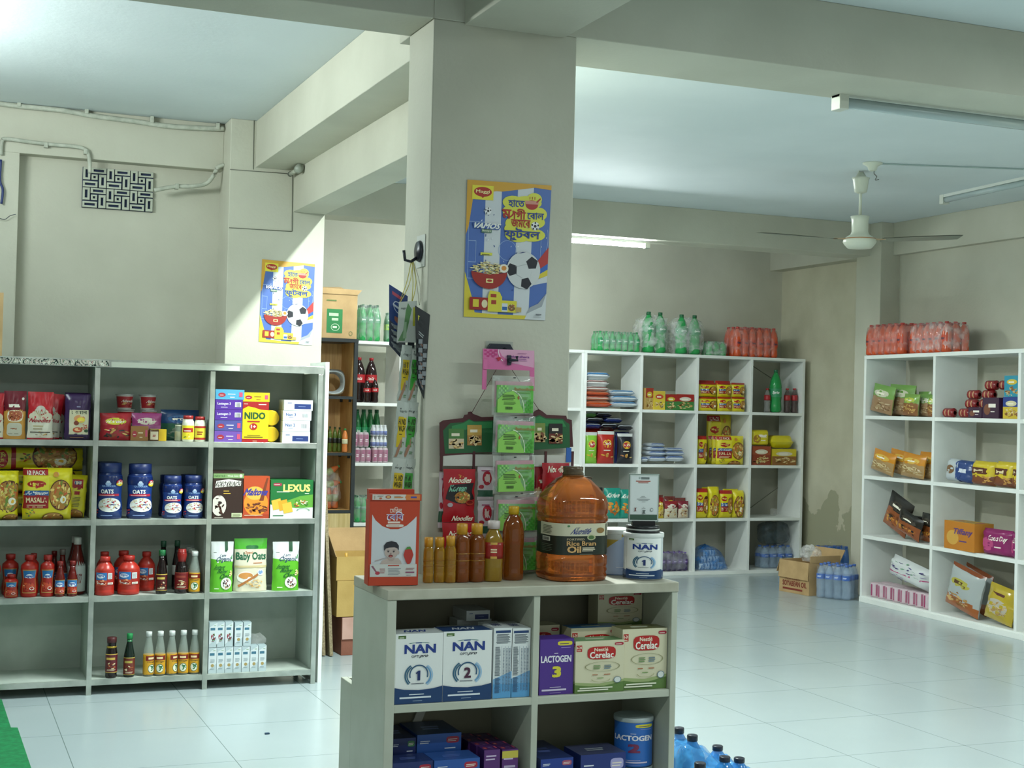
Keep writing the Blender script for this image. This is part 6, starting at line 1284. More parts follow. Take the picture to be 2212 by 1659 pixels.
def slab(name, pts, Y, des, col, lb, cat='card', th=.0015, yaw=0, parts=None, sub='print'):
    """a hanging card from its four corners (tl, tr, br, bl)"""
    P4 = [onY(x, y, Y+dy) for (x, y, dy) in pts]; a, b, c_, d = P4; o = d.copy(); n = (b-a).cross(a-d).normalized()
    if n.y > 0: n = -n
    t = empty(name, o)
    def mp(u, v, e): p = d.lerp(c_, u).lerp(a.lerp(b, u), v)-o; return p+n*e
    mb = MB().grid(lambda u, v: mp(u, v, 0), 4, 6, M(col, .35)); mb.grid(lambda u, v: mp(u, v, -th), 4, 6, M(col, .35), flip=True); mb.canvas(des, lambda u, v, e: mp(u, v, e)); mb.build('card', t)
    tag(t, lb, cat); return t, mp
t, mp = slab('glue_card', ((897, 660, -.05), (929, 680, -.04), (916, 862, -.04), (901, 826, -.05)), 4.16, D('gel'), '#23262a', 'black glue card hanging at the right of the pillar side')
for k in range(5):
    m_ = MB(); 
    for i in range(2):
        c = Vector(mp(.3+.4*i, .58-k*.11, .004)); m_.obox(c, (.006, 0, 0), (0, .004, 0), (0, .0, .007), M('#868d90', .2, .3))
    m_.build('blister_pack', t)
t, mp = slab('glue_card', ((841, 614, -.02), (881, 640, -.01), (872, 780, 0), (841, 745, -.01)), 4.2, D('bluecard'), '#27407a', 'dark blue curved card hanging at the left of the pillar side')
for k in range(4):
    c = Vector(mp(.5, .40-k*.1, .003)); MB().obox(c, (.014, .0, -.004), (0, .004, 0), (0, 0, .006), M('#8f9698', .2, .4)).build('blister_pack', t)
hx = [(862, 652), (901, 650), (899, 740), (857, 740)]
t, mp = slab('header_card', tuple((x, y, -.04) for x, y in hx), 4.2, D('magichead'), '#bcc2ba', 'white and green header card above the hand wash sachets')
for i in range(2):
    c = Vector(mp(.27+.46*i, -.06, .001)); MB().obox(c, (.010, 0, 0), (0, .002, 0), (0, 0, .008), M('#3a3f42', .15, .5)).build('hanging_slot', t)
g = 'hand wash sachets in hanging strips'
xsl = [((858, 878), (878, 901)), ((848, 872), (868, 895)), ((838, 866), (862, 888)), ((830, 856), (855, 880))]
yst = [(745, 868), (868, 990), (990, 1110), (1110, 1240)]
for k, (y0, y1) in enumerate(yst):
    for i in range(2):
        xa, xb = xsl[min(k, 3)][i]; Yp = 4.155+.014*i; xb -= 2*i
        zt, zb = onY((xa+xb)/2, y0, Yp).z, onY((xa+xb)/2, y1, Yp).z; xA, xB = onY(xa, y1, Yp).x, onY(xb, y1, Yp).x
        put(('hw', i, k), pouch_fn(xB-xA+.003, zt-zb, .014, '#b8c0b8', D('magic', ('#d0b41c', '#3a9a34')[i]), 'pillow', 40+i+k, nu=6, nv=10, wr=.003, rough=.2), 'hand_wash_sachet', ((xA+xB)/2, Yp, zb), '%s hand wash sachet, %s in the hanging strip' % (('yellow', 'green')[i], ('topmost', 'second from the top', 'third from the top', 'lowest')[k]), 'sachet', g, rot=(0, R(4 if k < 3 else 0), 0))
for k, (y0, y1) in enumerate(((745, 868), (868, 990), (990, 1115))):
    xa, xb = ((889, 902), (885, 899), (880, 897))[k]; Yp = 4.24; zt, zb = onY(890, y0, Yp).z, onY(890, y1, Yp).z; xA, xB = onY(xa, y1, Yp).x, onY(xb, y1, Yp).x
    xB = min(xB, XL-.004); put(('hwb', k), pouch_fn(.028, zt-zb, .018, '#9fb0a4', D('magic', '#3a8a4a'), 'pillow', 50+k, nu=6, nv=10, wr=.003, rough=.2), 'hand_wash_sachet', (xB-.014, Yp, zb), 'silvery sachet behind the hand wash strip, %s one' % ('upper', 'middle', 'lower')[k], 'sachet', 'sachets behind the hand wash strip')
# ================================================================== goods: shelving right of the pillar (front at y=BY)
FB = BY+.02; B4, B3, B2, B1 = BZS
GREEN = M('#2fa356', .12, alpha=.72); GDARK = M('#1f7a40', .12, alpha=.8); CLEARB = M('#a9c0d6', .1, alpha=.35); COLA = M('#1a0f10', .1); ORNG = M('#d2552c', .2, alpha=.92)
def pack(name, x0, x1, yt, z, Yc, nx, ny, prof, mat, cap, lb, cat='bottle pack', group=None, **kw):
    a, b = onY(x0, yt, Yc).x, onY(x1, yt, Yc).x; h = onY((x0+x1)/2, yt, Yc).z-z; r = (b-a)/nx/2
    kw.setdefault('seed', int(x0)); xx, ww = clampx((a+b)/2, b-a, Yc, z); r = ww/nx/2*.985
    ry = kw.pop('rz', 0)
    return put((name, x0, yt), pack_fn(nx, ny, r, h/1.01, prof, mat, cap, **kw), name, (xx, Yc+ny*r*.2, z+.0008), lb, cat, group, ry)
SPL = D('lab', '#2f8a5a', 'Sprite', '#e6ece4')
pack('soda_pack', 1285, 1378, 717, BTOP, FB+.08, 7, 3, P_SODA, GREEN, '#1f7a44', 'low shrink-wrapped pack of small green soda bottles on top of the shelving', label=SPL, lz=(.38, .62), capr=.4)
BIGS = dict(label=SPL, lz=(.50, .66), lcol='#2f8f5c', capr=.36)
def bagged(name, x0, x1, yt, n, lb, seed):
    a, b = onY(x0, 760, FB+.1).x, onY(x1, 760, FB+.1).x; h = onY((x0+x1)/2, yt, FB+.1).z-BTOP; W = b-a
    def f():
        t = empty('x'); pr = scaled(P_SODA, .052, h); rnd = random.Random(seed); pts = [(-W*.22, -.05), (W*.24, -.04), (0, .06), (-W*.3, .08)][:n]; p0 = None
        for x, y in pts:
            if p0 is None:
                mb = MB().lathe(pr, GREEN, 16); mb.lathe([(.053, h*.5), (.053, h*.66)], M('#2f8f5c', .35), 16); mb.canvas(SPL, cyl_map(.0538, h*.5, h*.66, 2.2), 6, 1); p0 = mb.build('bottle', t); MB().lathe([(.018, h*.93), (.018, h)], M('#1f5f3c', .4), 12).build('cap', p0)
                MB().lathe([(a_*.93, z_) for a_, z_ in pr if z_ < h*.5]+[(.045, h*.5)], M('#2c9a50', .2, alpha=.8), 16).build('drink', p0); b_ = p0
            else:
                b_ = p0.copy(); COL.objects.link(b_); b_.parent = t
                for c_ in p0.children: cc = c_.copy(); COL.objects.link(cc); cc.parent = b_
            b_.location = (x, y, .001)
        wrap_mesh(MB(), -W*.55, W*.55, -.11, .13, 0, h*.93, film('loose_film', '#ffffff', .24, .1), .03, seed, 18, 3.2).build('loose_film', t); return t
    put((name, x0), f, name, ((a+b)/2, FB+.13, BTOP+.001), lb, 'bottle pack', 'large green bottles in loose film')
bagged('soda_pack', 1381, 1438, 675, 3, 'large green soda bottles in loose film, left bundle of two', 1)
bagged('soda_pack', 1450, 1514, 681, 3, 'large green soda bottles in loose film, right bundle of two', 2)
pack('soda_pack', 1522, 1566, 738, BTOP, FB+.1, 3, 2, [(r_, z_) for r_, z_ in P_SODA], GREEN, '#1f7a44', 'small green bundle lying low between the tall bottles and the orange pack', capr=.4, filmm=film('loose_film', '#ffffff', .24, .1))
FAN = D('lab', '#c4401f', 'Fanta', '#1f2a4a'); PINKF = film('pink_film', '#f0b0a8', .30, .15)
pack('soda_pack', 1578, 1673, 708, BTOP, FB+.1, 6, 3, P_SODA, ORNG, '#b03a34', 'shrink-wrapped pack of orange soda on the back shelving', filmm=PINKF, label=FAN, lz=(.36, .56), capr=.42)
# --- row 1
g = 'flat bags piled in the first upper cell'
def lying(name, x0, x1, y0, y1, Yf, d, col, des, lb, g=None, seed=1, cat='packet', rz=0, Y=None, tz=None):
    """a bag lying flat: printed face upward, short edge to the front"""
    xm = (x0+x1)/2; zt, zb = onY(xm, y0, Yf).z, onY(xm, y1, Yf).z; xa, xb = onY(x0, y1, Yf).x, onY(x1, y1, Yf).x; th = zt-zb-.0006
    xc, w_ = clampx((xa+xb)/2, xb-xa, Yf, zb)
    f = pouch_fn(w_, d, th*.96, col, des, 'brick', seed, nu=10, nv=8, wr=.002)
    o = put((name, 'ly', col, id(des), q(w_), q(d), q(th), seed), f, name, (xc, Yf, zb+th/2+.001), lb, cat, g, rot=(R(-90), 0, rz)); KEEP.append(des); return o
def banded(bg, c1, n=2):
    c = Cv(.3); c.rect(0, 0, 1, 1, bg)
    for i in range(n): c.rect(0, .015+i*.07, 1, .045+i*.07, c1)
    return c
def stripes(bg, c1, n=3, v=1):
    c = Cv(.3); c.rect(0, 0, 1, 1, bg)
    for i in range(n): x = (i+.5)/n; (c.rect(x-.06, 0, x+.06, 1, c1) if v else c.poly([(0, x-.06), (1, x-.02), (1, x+.1), (0, x+.06)], c1))
    return c
WB = banded('#e2e7ea', '#2f78b0'); WO = banded('#e0d8d0', '#c44a22'); OR = banded('#d0561f', '#c9866a', 1); WD = banded('#e2e0dc', '#7a3a34', 1)
def sack(x0, x1, y0, y1, Yf, des, col, lb, seed, rz=0): return lying('flour_bag', x0, x1, y0, y1, Yf, .25, col, des, lb, g, seed, 'bag', rz)
for args in ((1267, 1322, 867, 879, FB, OR, '#c04a20', 'lowest orange bag of the left pile in the upper cell', 1), (1267, 1319, 856, 866, FB, WO, '#c9a890', 'second orange and white bag of the left pile', 2), (1266, 1318, 846, 855.5, FB, OR, '#b8441c', 'bright orange bag in the middle of the left pile', 3), (1267, 1317, 835, 845.5, FB, WD, '#cfcac4', 'white bag with dark stripes above the orange ones', 4),
             (1267, 1316, 821, 834.5, FB, WD, '#cfd2d2', 'white bag second from the top of the left pile', 5), (1267, 1318, 804, 820.5, FB, WB, '#c9d2d6', 'white and blue bag crowning the left pile', 6),
             (1324, 1379, 868, 879.5, FB, WB, '#c9d2d6', 'lowest white and blue bag in the right pile', 7), (1324, 1380, 855, 867.5, FB, WB, '#c9d2d6', 'middle white and blue bag in the right pile', 8), (1320, 1372, 843, 854.5, FB, WB, '#c9d2d6', 'top white and blue bag in the right pile', 9)):
    sack(*args)
g = 'boxed noodles and soup'
MB_ = D('bisc', '#c9a83a', '#b3402c', 1, 'Maggi'); GB_ = D('generic', '#3c7a3c', '#9c2420', '#c9b03a', 2)
for k, (a, b, yt, col, des, lb, rz) in enumerate(((1391, 1410, 838, '#c2a060', D('generic', '#b89a5a', '#a03a2c', '#c9b03a', 3), 'tan box standing narrow side out at the left of its cell', 12), (1412, 1437, 845, '#d0b83a', D('generic', '#d0b83a', '#c9b040', '#b3402c', 4), 'yellow box beside the tan one', 0), (1438, 1462, 852, '#3c7a3c', GB_, 'green and red box, first of the two alike', 0), (1463, 1500, 852, '#3c7a3c', D('generic', '#3c7a3c', '#9c2420', '#d8d0c0', 5), 'green and red box, right hand one at the divider', 0))):
    carton('noodle_box', a, b, yt, B1, FB, .12, col, des, lb, 'box', g, rz=R(rz))
g = 'yellow noodle packets two rows high'
for r_ in range(2):
    for k, (a, b) in enumerate(((1513, 1551), (1553, 1583), (1584, 1612))):
        pouch('noodle_packet', a, b, 858 if r_ == 0 else 858, B1, FB+.0, .05, Y_, D('masala_small', k), 'yellow noodle packet in the %s row, %s' % (('lower', 'upper')[r_], ('left', 'middle', 'right')[k]), 'packet', g, 'brick', 60+k, nu=6, nv=6, wr=.004, key=('mp', k, 0))
        if r_: bpy.context.view_layer; COL.objects[-1]
for o in [o for o in bpy.data.objects if o.get('group') == g and 'upper row' in o['label']]: o.location.z += hgt(1550, 858, B1, FB)+.002; o.location.y += .01
for k, (a, b) in enumerate(((1508, 1545), (1548, 1580))):
    pouch('noodle_packet', a, b, 822+k, B1, FB+.09, .05, Y_, D('masala_small', 5+k), 'yellow noodle packet standing behind the two rows, %s' % ('left one', 'right one')[k], 'packet', g, 'brick', 66+k, nu=6, nv=6)
bottle('soda_bottle', 1667, 1690, 799, B1, FB+.0, 'single tall green soda bottle in the last column', P_SODA, GREEN, '#1f6a44', label=SPL, lz=(.36, .56), lcol='#3aa04a', fill=(M('#2c9a50', .2, alpha=.8), .86))
for k, (a, b) in enumerate(((1651, 1663), (1694, 1706), (1710, 1722))):
    bottle('cola_bottle', a, b, 839, B1, FB+(.02 if k else .02), 'small cola bottle %s' % ('left of the tall green bottle, nearly empty looking', 'immediately right of the tall green bottle', 'at the far right end of the shelf')[k], P_SODA, M('#8f8f8c', .1, alpha=.5) if k == 0 else M('#6a5a58', .1, alpha=.6), '#a8242a', 'bottle', 'small cola bottles in the last column', capr=.5, lz=(.50, .72), lcol='#a8242a', fill=(COLA if k else M('#b9b9b0', .3, alpha=.5), .5))
# --- row 2
g = 'crisp packets in the second row'
for k, (a, b, yt, col, des, lb) in enumerate(((1265, 1294, 934, '#7fae3a', D('lays', '#7fb83a'), 'green crisp packet at the front left'), (1295, 1331, 932, '#a8281e', D('lays', '#a8281e'), 'red crisp packet at the front middle'), (1338, 1371, 937, '#1a1a20', D('lays', '#1c1c24', '#b87a4a'), 'black crisp packet at the front right'))):
    pouch('crisp_packet', a, b, yt, B2, FB, .08, col, des, lb, 'packet', g, seed=70+k, nu=8, nv=10, wr=.006)
pouch('crisp_packet', 1267, 1300, 926, B2, FB+.09, .08, '#a8281e', None, 'red crisp packet behind the green one', 'packet', g, seed=74); pouch('crisp_packet', 1303, 1330, 928, B2, FB+.09, .08, '#a8281e', None, 'red crisp packet behind the front red one', 'packet', g, seed=75); pouch('crisp_packet', 1332, 1362, 934, B2, FB+.09, .07, '#23306c', None, 'dark blue crisp packet behind the black one', 'packet', g, seed=76)
for k, (x0, x1, y0, y1, col, lb) in enumerate(((1266, 1300, 915, 926, '#22306a', 'blue crisp packet lying lowest at the left of the heap'), (1300, 1335, 915, 927, '#1c1c22', 'black crisp packet lying lowest in the middle of the heap'), (1335, 1368, 918, 930, '#1c1c22', 'black crisp packet lying lowest at the right of the heap'), (1268, 1305, 903, 914, '#1c1c22', 'black crisp packet in the middle layer at the left'), (1310, 1345, 903, 914, '#22306a', 'blue crisp packet in the middle layer'), (1266, 1290, 890, 902, '#4a7a3a', 'green crisp packet at the top left of the heap'), (1290, 1322, 892, 902, '#1c1c22', 'black crisp packet at the very top of the heap'))):
    z_ = None; lying('crisp_packet', x0, x1, y0, y1, FB+.02, .22, col, banded(col, '#a3a9ae', 1), lb, g, 80+k)
g = 'clear bags of white and blue packets'
for k, (x0, x1, y0, y1) in enumerate(((1386, 1401, 988, 998), (1403, 1440, 986, 997), (1441, 1478, 985, 997), (1404, 1440, 975, 985), (1441, 1479, 975, 984.5), (1406, 1438, 966, 974.5), (1440, 1477, 968, 974.5), (1408, 1436, 958, 965.5))):
    lying('snack_sachet', x0, x1, y0, y1, FB+.01, .18, '#d0d9e2', banded('#d8dfe6', '#3a62a8'), 'white and blue sachet bundle, %s' % ('small one alone at the left', 'bottom left of the pile', 'bottom right of the pile', 'second layer left', 'second layer right', 'third layer left', 'third layer right', 'on the very top')[k], g, 90+k)
g = 'large yellow noodle packs in the second row'
pouch('noodle_multipack', 1530, 1582, 896, B2, FB+.235, .055, '#c9b82a', D('masala12'), 'tall brown and yellow noodle pack at the back reaching the shelf above', 'multipack', g, 'brick', 101)
pouch('noodle_multipack', 1509, 1529, 942, B2, FB+.02, .06, Y_, D('masala_small', 3), 'narrow yellow noodle pack at the left divider', 'multipack', g, 'brick', 102)
for k in range(3): pouch('noodle_multipack', 1551-k*9, 1609-k*13, 942-k*.5, B2, FB+.003+k*.070, .055, Y_, D('masala12'), 'yellow noodle twelve pack, %s of the row of three' % ('front', 'middle', 'rear')[k], 'multipack', g, 'brick', 103+k)
g = 'yellow and brown boxes and packs in the last column'
BR = D('generic', '#8a3a24', '#9c4a2c', '#d8cfb8', 7, ('#c9a868', '#b08a4a', '#d8c48a')); zz = hgt(1645, 963, B2, FB)
carton('noodle_box', 1625, 1665, 964, B2, FB, .10, '#8a3a24', BR, 'brown box with a bowl picture at the bottom of the last column', 'box', g)
pouch('noodle_multipack', 1625, 1664, 929, B2+zz+.001, FB+.0, .09, Y_, D('bisc', '#d8c828', '#a8742c', 2), 'yellow pack standing on the brown bowl box', 'multipack', g, 'brick', 110)
zz = hgt(1690, 969, B2, FB)
carton('noodle_box', 1668, 1720, 970, B2, FB, .10, '#b8a42a', D('generic', '#8a5a2c', '#d0bc2c', '#d8cfb8', 8), 'yellow box with a bowl picture beside the brown one', 'box', g)
lying('noodle_multipack', 1668, 1714, 941, 968.5, FB+.005, .16, Y_, D('bisc', '#d8c828', '#a8742c', 3), 'yellow bulging pack lying on the yellow bowl box', g, 111, 'multipack')
# --- row 3
pouch('crisp_packet', 1273, 1306, 1054, B3, FB, .08, '#1c1c24', D('kurk', '#1c1c24', '#a8503a'), 'black puffed snack packet beside the big oil bottle', seed=120)
pouch('crisp_packet', 1309, 1345, 1055, B3, FB, .08, '#1f8a7a', D('kurk', '#1f8a7a'), 'teal puffed snack packet left of the payment sign', seed=121)
pouch('crisp_packet', 1347, 1376, 1058, B3, FB+.01, .07, '#1f8a7a', D('kurk', '#1f8a7a'), 'teal snack packet hidden behind the payment sign', seed=122)
g = 'small snack packets in the third row'
for k, (a, b, yt, col, des, lb) in enumerate(((1402, 1420, 1074, '#c9b82a', D('masala_small', 1), 'yellow packet just right of the payment sign'), (1421, 1437, 1075, '#c9a83a', D('generic', '#d0b83a', '#8a1c20', '#c9b03a', 9), 'yellow and red small packet'), (1438, 1467, 1083, '#8a2a30', D('generic', '#d0c8b0', '#8a2028', '#e0d8cc', 10, ('#c9a878', '#e0d0a8', '#7a4a34'), "Lay's"), 'red and cream small packet in the middle'), (1468, 1490, 1083, '#7a2a34', D('generic', '#c8bca8', '#7a2030', '#e0d8cc', 11, ('#c9a878', '#e0d0a8', '#7a4a34'), "Lay's"), 'red and cream small packet at the divider'))):
    pouch('snack_packet', a, b, yt, B3, FB, .05, col, des, lb, 'packet', g, seed=123+k, nu=6, nv=8)
for k in range(3): pouch('snack_packet', 1412+k*26, 1435+k*26, 1070+k*3, B3, FB+.08, .05, ('#b89a3a', '#8a3a2c', '#5a3a2c')[k], D('generic', ('#b89a3a', '#8a3a2c', '#5a3a2c')[k], '#6a2a24', '#c9b03a', 12+k), 'small snack packet in the back file, %s' % ('left', 'middle', 'right')[k], 'packet', g, seed=130+k, nu=6, nv=8)
g = 'yellow noodle packs in the third row'
for k, (a, b, yt, des, lb) in enumerate(((1505, 1532, 1056, D('masala_small', 4), 'yellow noodle pack with a red panel at the left'), (1533, 1556, 1052, (lambda c: (noodle_bowl(c, .5, .4, .42, .34, n=60, seed=2), c)[-1])(Cv(.3)), 'yellow noodle pack turned to its bowl picture beside the first'), (1557, 1585, 1060, D('masala_small', 6), 'yellow noodle pack with a red panel at the right'), (1586, 1610, 1060, (lambda c: (noodle_bowl(c, .5, .42, .46, .40, n=60, seed=6), c)[-1])(Cv(.3)), 'rounded noodle pack with an egg bowl at the divider'))):
    pouch('noodle_multipack', a, b, yt, B3, FB, .07, Y_, des, lb, 'multipack', g, 'brick', 140+k, nu=8, nv=8)
for k in range(2): pouch('noodle_multipack', 1520+k*46, 1556+k*42, 1053+k*4, B3, FB+.10, .06, Y_, None, 'yellow noodle pack behind the front ones, %s' % ('left', 'right')[k], 'multipack', g, 'brick', 146+k)
x_ = onY(1678, 1110, FB+.15); o = wrap_mesh(MB(), -.035, .035, -.03, .03, 0, .06, FILM, .02, 9, 8, 3).build('plastic_bag'); o.location = (x_.x, FB+.2, B3+.001); tag(o, 'small crumpled plastic scrap on the empty shelf in the last column', 'bag')
# --- row 4
PUR = M('#3a2c5a', .15, alpha=.85)
pack('drink_pack', 1417, 1489, 1192, B4, FB+.08, 6, 3, P_SODA, PUR, '#5a3c8a', 'shrink-wrapped pack of small purple bottles on the bottom shelf', label=D('lab', '#4a3070', None, '#b0a0d0'), lz=(.4, .62), capr=.45)
BLUEF = film('blue_film', '#3f7fc4', .45, .2)
def bluebag():
    t = empty('x'); rnd = random.Random(4)
    for k in range(3):
        for j in range(4-k):
            def fn(): return None
            o = pouch_fn(.055, .055, .03, '#a9c0dc', stripes('#b9cce0', '#2a5f9c', 2, 1), 'pillow', k*5+j, nu=5, nv=5)(); o.name = 'sachet'; o.parent = t; o.location = (-.115+j*.058+k*.026, -.06+.012*k, .005+k*.05)
    def g_(u, v):
        a = 2*math.pi*u; z = v; r = (1-v**2.2)**.5*(1+.12*noise.noise(Vector((math.cos(a)*2, math.sin(a)*2, v*5)))); return (.165*r*math.cos(a)-.05*v, .10*r*math.sin(a), .19*z*(1+.2*noise.noise(Vector((math.cos(a)*3, math.sin(a)*3, 1)))))
    MB().grid(g_, 28, 12, BLUEF).build('blue_bag_film', t); return t
x_, w_ = clampx(onY(1534, 1225, FB+.12).x, .34, FB, B4); put('bluebag', bluebag, 'carrier_bag', (x_, FB+.12, B4+.001), 'translucent blue bag full of small sachets on the bottom shelf', 'bag')
WBL = film('water_film', '#c9dcf0', .12, .1)
pack('water_pack', 1640, 1708, 1178, B4, FB+.10, 4, 2, P_SODA, CLEARB, '#2f5fae', 'shrink-wrapped water bottles on the bottom shelf of the last column', label=D('lab', '#3a62b0', None, '#d8e0ee'), lz=(.5, .64), lcol='#3a62b0', capr=.38, filmm=WBL)
zt_ = onY(1674, 1178, FB+.1).z
o = wrap_mesh(MB(), -.13, .13, -.09, .09, 0, B3-.024-zt_-.03, film('dark_film', '#4a5a62', .4, .3), .012, 6, 14, 4).build('plastic_bag'); o.location = (onY(1670, 1150, FB+.13).x, FB+.13, zt_+.008); tag(o, 'dark crumpled plastic bag lying on the water pack', 'bag')

# ================================================================== goods: shelving left of the pillar
W1, W2, W3, W4 = 1.345, .897, .45, .03
pack('soda_pack', 774, 820, 659, BTOP, FB+.07, 3, 3, P_SODA, GREEN, '#1f5f3c', 'pack of tall green soda bottles on top at the left of the pillar', label=SPL, lz=(.5, .66), capr=.38)
pack('soda_pack', 832, 854, 676, BTOP, FB+.06, 2, 2, P_SODA, GDARK, '#1f5f3c', 'darker green bottle pack at the right end beside the hanging cards', label=D('lab', '#8ab03a', '7up', '#2c6a34'), lz=(.4, .6), capr=.38)
def cola(a, b, yt, dy, lb): bottle('cola_bottle', a, b, yt, W1, FB+dy, lb, P_SODA, M('#241415', .1, alpha=.95), '#a8242a', 'bottle', 'cola bottles left of the pillar', capr=.36, lz=(.44, .62), label=D('lab', '#a31c24', 'Coca-Cola', '#e4dcd4'), lcol='#a31c24', extra=None)
for k, (a, b, yt, dy, lb) in enumerate(((764, 789, 772, .06, 'tall cola bottle left of the two tall ones'), (790, 815, 773, .06, 'tall cola bottle right of the two tall ones'), (785, 800, 819, -.01, 'small cola bottle, left one of the two in front'), (802, 817, 818, -.01, 'small cola bottle, right one of the two in front'))):
    cola(a, b, yt, dy, lb)
pack('soda_pack', 765, 822, 884, W2, FB+.17, 4, 2, P_SODA, GDARK, '#1f5f3c', 'green soda bottles at the back behind the milk drinks', label=SPL, lz=(.5, .66), hull=False)
CANM = M('#b8a4ac', .35); CANL = D('lab', '#9c5a78', None, '#dcd0d4')
P_CAN = [(.85, 0), (1, .05), (1, .9), (.85, .97), (.8, .975)]
for k, (a, b, y0, zz, lb) in enumerate(((764, 800, 967, 0, 'pink drink can pack at the bottom left'), (803, 837, 967, 0, 'pink drink can pack at the bottom right'), (764, 790, 939, 1, 'pink drink can pack in the upper layer'))):
    pack('drink_can_pack', a, b, y0 if not zz else 967, W2, FB+.04, 3 if zz == 0 else 2, 2, P_CAN, CANM, '#c4c4c4', lb, 'can pack', 'pink can packs', label=CANL, lz=(.1, .85), lcol='#a8607c', capr=.8, filmm=film('shrink_film2', '#ffffff', .1))
for o in bpy.data.objects:
    if o.get('label') == 'pink drink can pack in the upper layer': o.location.z += hgt(780, 967, W2, FB+.04)+.004
P_YOG = [(.9, 0), (1, .04), (1, .5), (.8, .66), (.5, .8), (.48, .9)]
hcan = hgt(820, 967, W2, FB+.04); z2 = W2+hcan+.003
for lv in range(2):
    a, b = onY(803, 930, FB+.04).x, onY(837, 930, FB+.04).x; r = (b-a)/8
    def yog(): return pack_fn(4, 2, r*.98, .082, P_YOG, M('#cfd3d6', .3), '#d4d8da', label=None, lz=(.1, .45), lcol='#4a5fa0', capr=.5, filmm=film('shrink_film2', '#ffffff', .1))()
    put('yog', yog, 'milk_drink_pack', ((a+b)/2, FB+.06, z2+lv*.0845), 'pack of small white milk drink bottles, %s of two layers' % ('lower', 'upper')[lv], 'bottle pack', 'white milk drink packs')
pack('soda_pack', 764, 815, 1070, W3, FB+.06, 4, 3, P_SODA, GREEN, '#1f5f3c', 'squat pack of green bottles on the fourth shelf left of the red box', capr=.38, lcol='#4a8a6a', lz=(.5, .6))
pack('drink_pack', 761, 802, 1180, W4, FB+.06, 4, 3, P_SODA, PUR, '#a8242a', 'dark purple bottle pack on the lowest shelf above the cartons', capr=.42)
# narrow wooden shelf goods
YW = 9.69; zs = (1.79, 1.385, .99, .588)
a, b = onY(700, 700, YW).x-.03, onY(772, 700, YW).x; zt = onY(740, 636, YW).z
def bigcarton():
    t = empty('x'); w_ = b-a; h_ = zt-1.79; d_ = .30
    mb = MB().box(-w_/2, w_/2, -d_/2, d_/2, 0, h_, CARD); mb.canvas(D('cartonpick'), lambda u, v, e: (-w_/2+.02+u*w_*.95, -d_/2-e-.001, v*h_)); mb.build('carton_body', t, .002)
    MB().prism([(-w_/2, h_), (w_/2, h_), (w_/2+.03, h_+.035), (-w_/2, h_+.04)], -d_/2-.004, -d_/2, CARD, 'y').build('front_flap', t)
    MB().obox((-.02, 0, h_+.045), (w_*.36, 0, .004), (0, .1, .02), (0, 0, .002), CARD).build('loose_flap', t); return t
put('bigcarton', bigcarton, 'cardboard_carton', ((a+b)/2, YW+.16, 1.7915), 'brown cardboard carton with a green print on the wooden shelf', 'carton')
def ringpack():
    t = empty('x'); fl = film('silver_film', '#d4dadc', .4, .12)
    m = MB(); n = 24
    def f(u, v):
        a = 2*math.pi*u; q4 = (abs(math.cos(a))**4+abs(math.sin(a))**4)**-.25; r = .062+(.095*q4-.062)*v
        return (r*math.cos(a)*1.0, -.05*(math.sin(v*math.pi))-.002+.006*noise.noise(Vector((math.cos(a)*3, math.sin(a)*3, v*4))), .095+r*math.sin(a))
    m.grid(f, 32, 8, M('#9aa2a4', .2, .3)); m.grid(lambda u, v: (f(u, v)[0], -f(u, v)[1], f(u, v)[2]), 32, 8, fl, flip=True); m.build('foil_ring', t)
    for k in range(3):
        MB().lathe([(.022, 0), (.024, .01), (.024, .07)], M('#7a3a24', .5), 12, c=(-.05+k*.0, .045+k*.05, .02)).build('roll', t)
    return t
put('ring', ringpack, 'wrapped_rolls', (onY(718, 830, YW+.06).x, YW+.08, 1.386), 'crinkled clear wrap with a round hole on the wooden shelf', 'packet')
def wb(a, b, yt, dy, mat, cap, lb, lcol=None): bottle('drink_bottle', a, b, yt, .991, YW+dy-.02, lb, P_SODA, mat, cap, 'bottle', 'small drink bottles on the wooden shelf', capr=.44, lz=(.36, .56), lcol=lcol)
wb(693, 702, 930, .0, M('#1c2a5a', .15), '#1c3a7a', 'dark blue drink bottle at the left, behind the display unit edge', '#c4ccd8')
wb(699, 709, 920, .07, M('#6a1c4a', .15), '#7a1c4a', 'magenta drink bottle standing back at the left')
for k, (a_, b_) in enumerate(((706, 716), (717, 727), (727, 737))): wb(a_, b_, 921+k, .03, M('#4a5a1c', .15, alpha=.95), '#2a3a1c', 'dark olive drink bottle, %s of three' % ('left', 'middle', 'right')[k], '#16180e')
wb(738, 750, 926, -.02, M('#c4743a', .2), '#2f8a44', 'orange juice bottle with a green cap on the wooden shelf', '#c9c4a0')
def juicebag():
    t = empty('x'); p0 = None
    for k, (x, y, z, ry) in enumerate(((-.05, -.03, 0, 0), (0, -.04, 0, 0), (.05, -.03, 0, 0), (-.02, .04, 0, 0), (-.07, -.05, .16, 80), (-.06, -.02, .22, 60))):
        if p0 is None:
            mb = MB().lathe(scaled(P_SODA, .024, .16), M('#c4683a', .2), 12); mb.lathe([(.0245, .05), (.0245, .10)], M('#a0a878', .4), 12); p0 = bo = mb.build('bottle', t); MB().lathe([(.010, .15), (.010, .16)], M('#2f7a44', .4), 10).build('cap', p0)
        else: bo = p0.copy(); COL.objects.link(bo); bo.parent = t; c_ = p0.children[0].copy(); COL.objects.link(c_); c_.parent = bo
        bo.location = (x, y, z+.002); bo.rotation_euler = (0, R(ry), 0)
    wrap_mesh(MB(), -.085, .085, -.08, .08, 0, .27, film('bag_film', '#ffffff', .2, .1), .03, 12, 16, 3).build('bag_film', t); return t
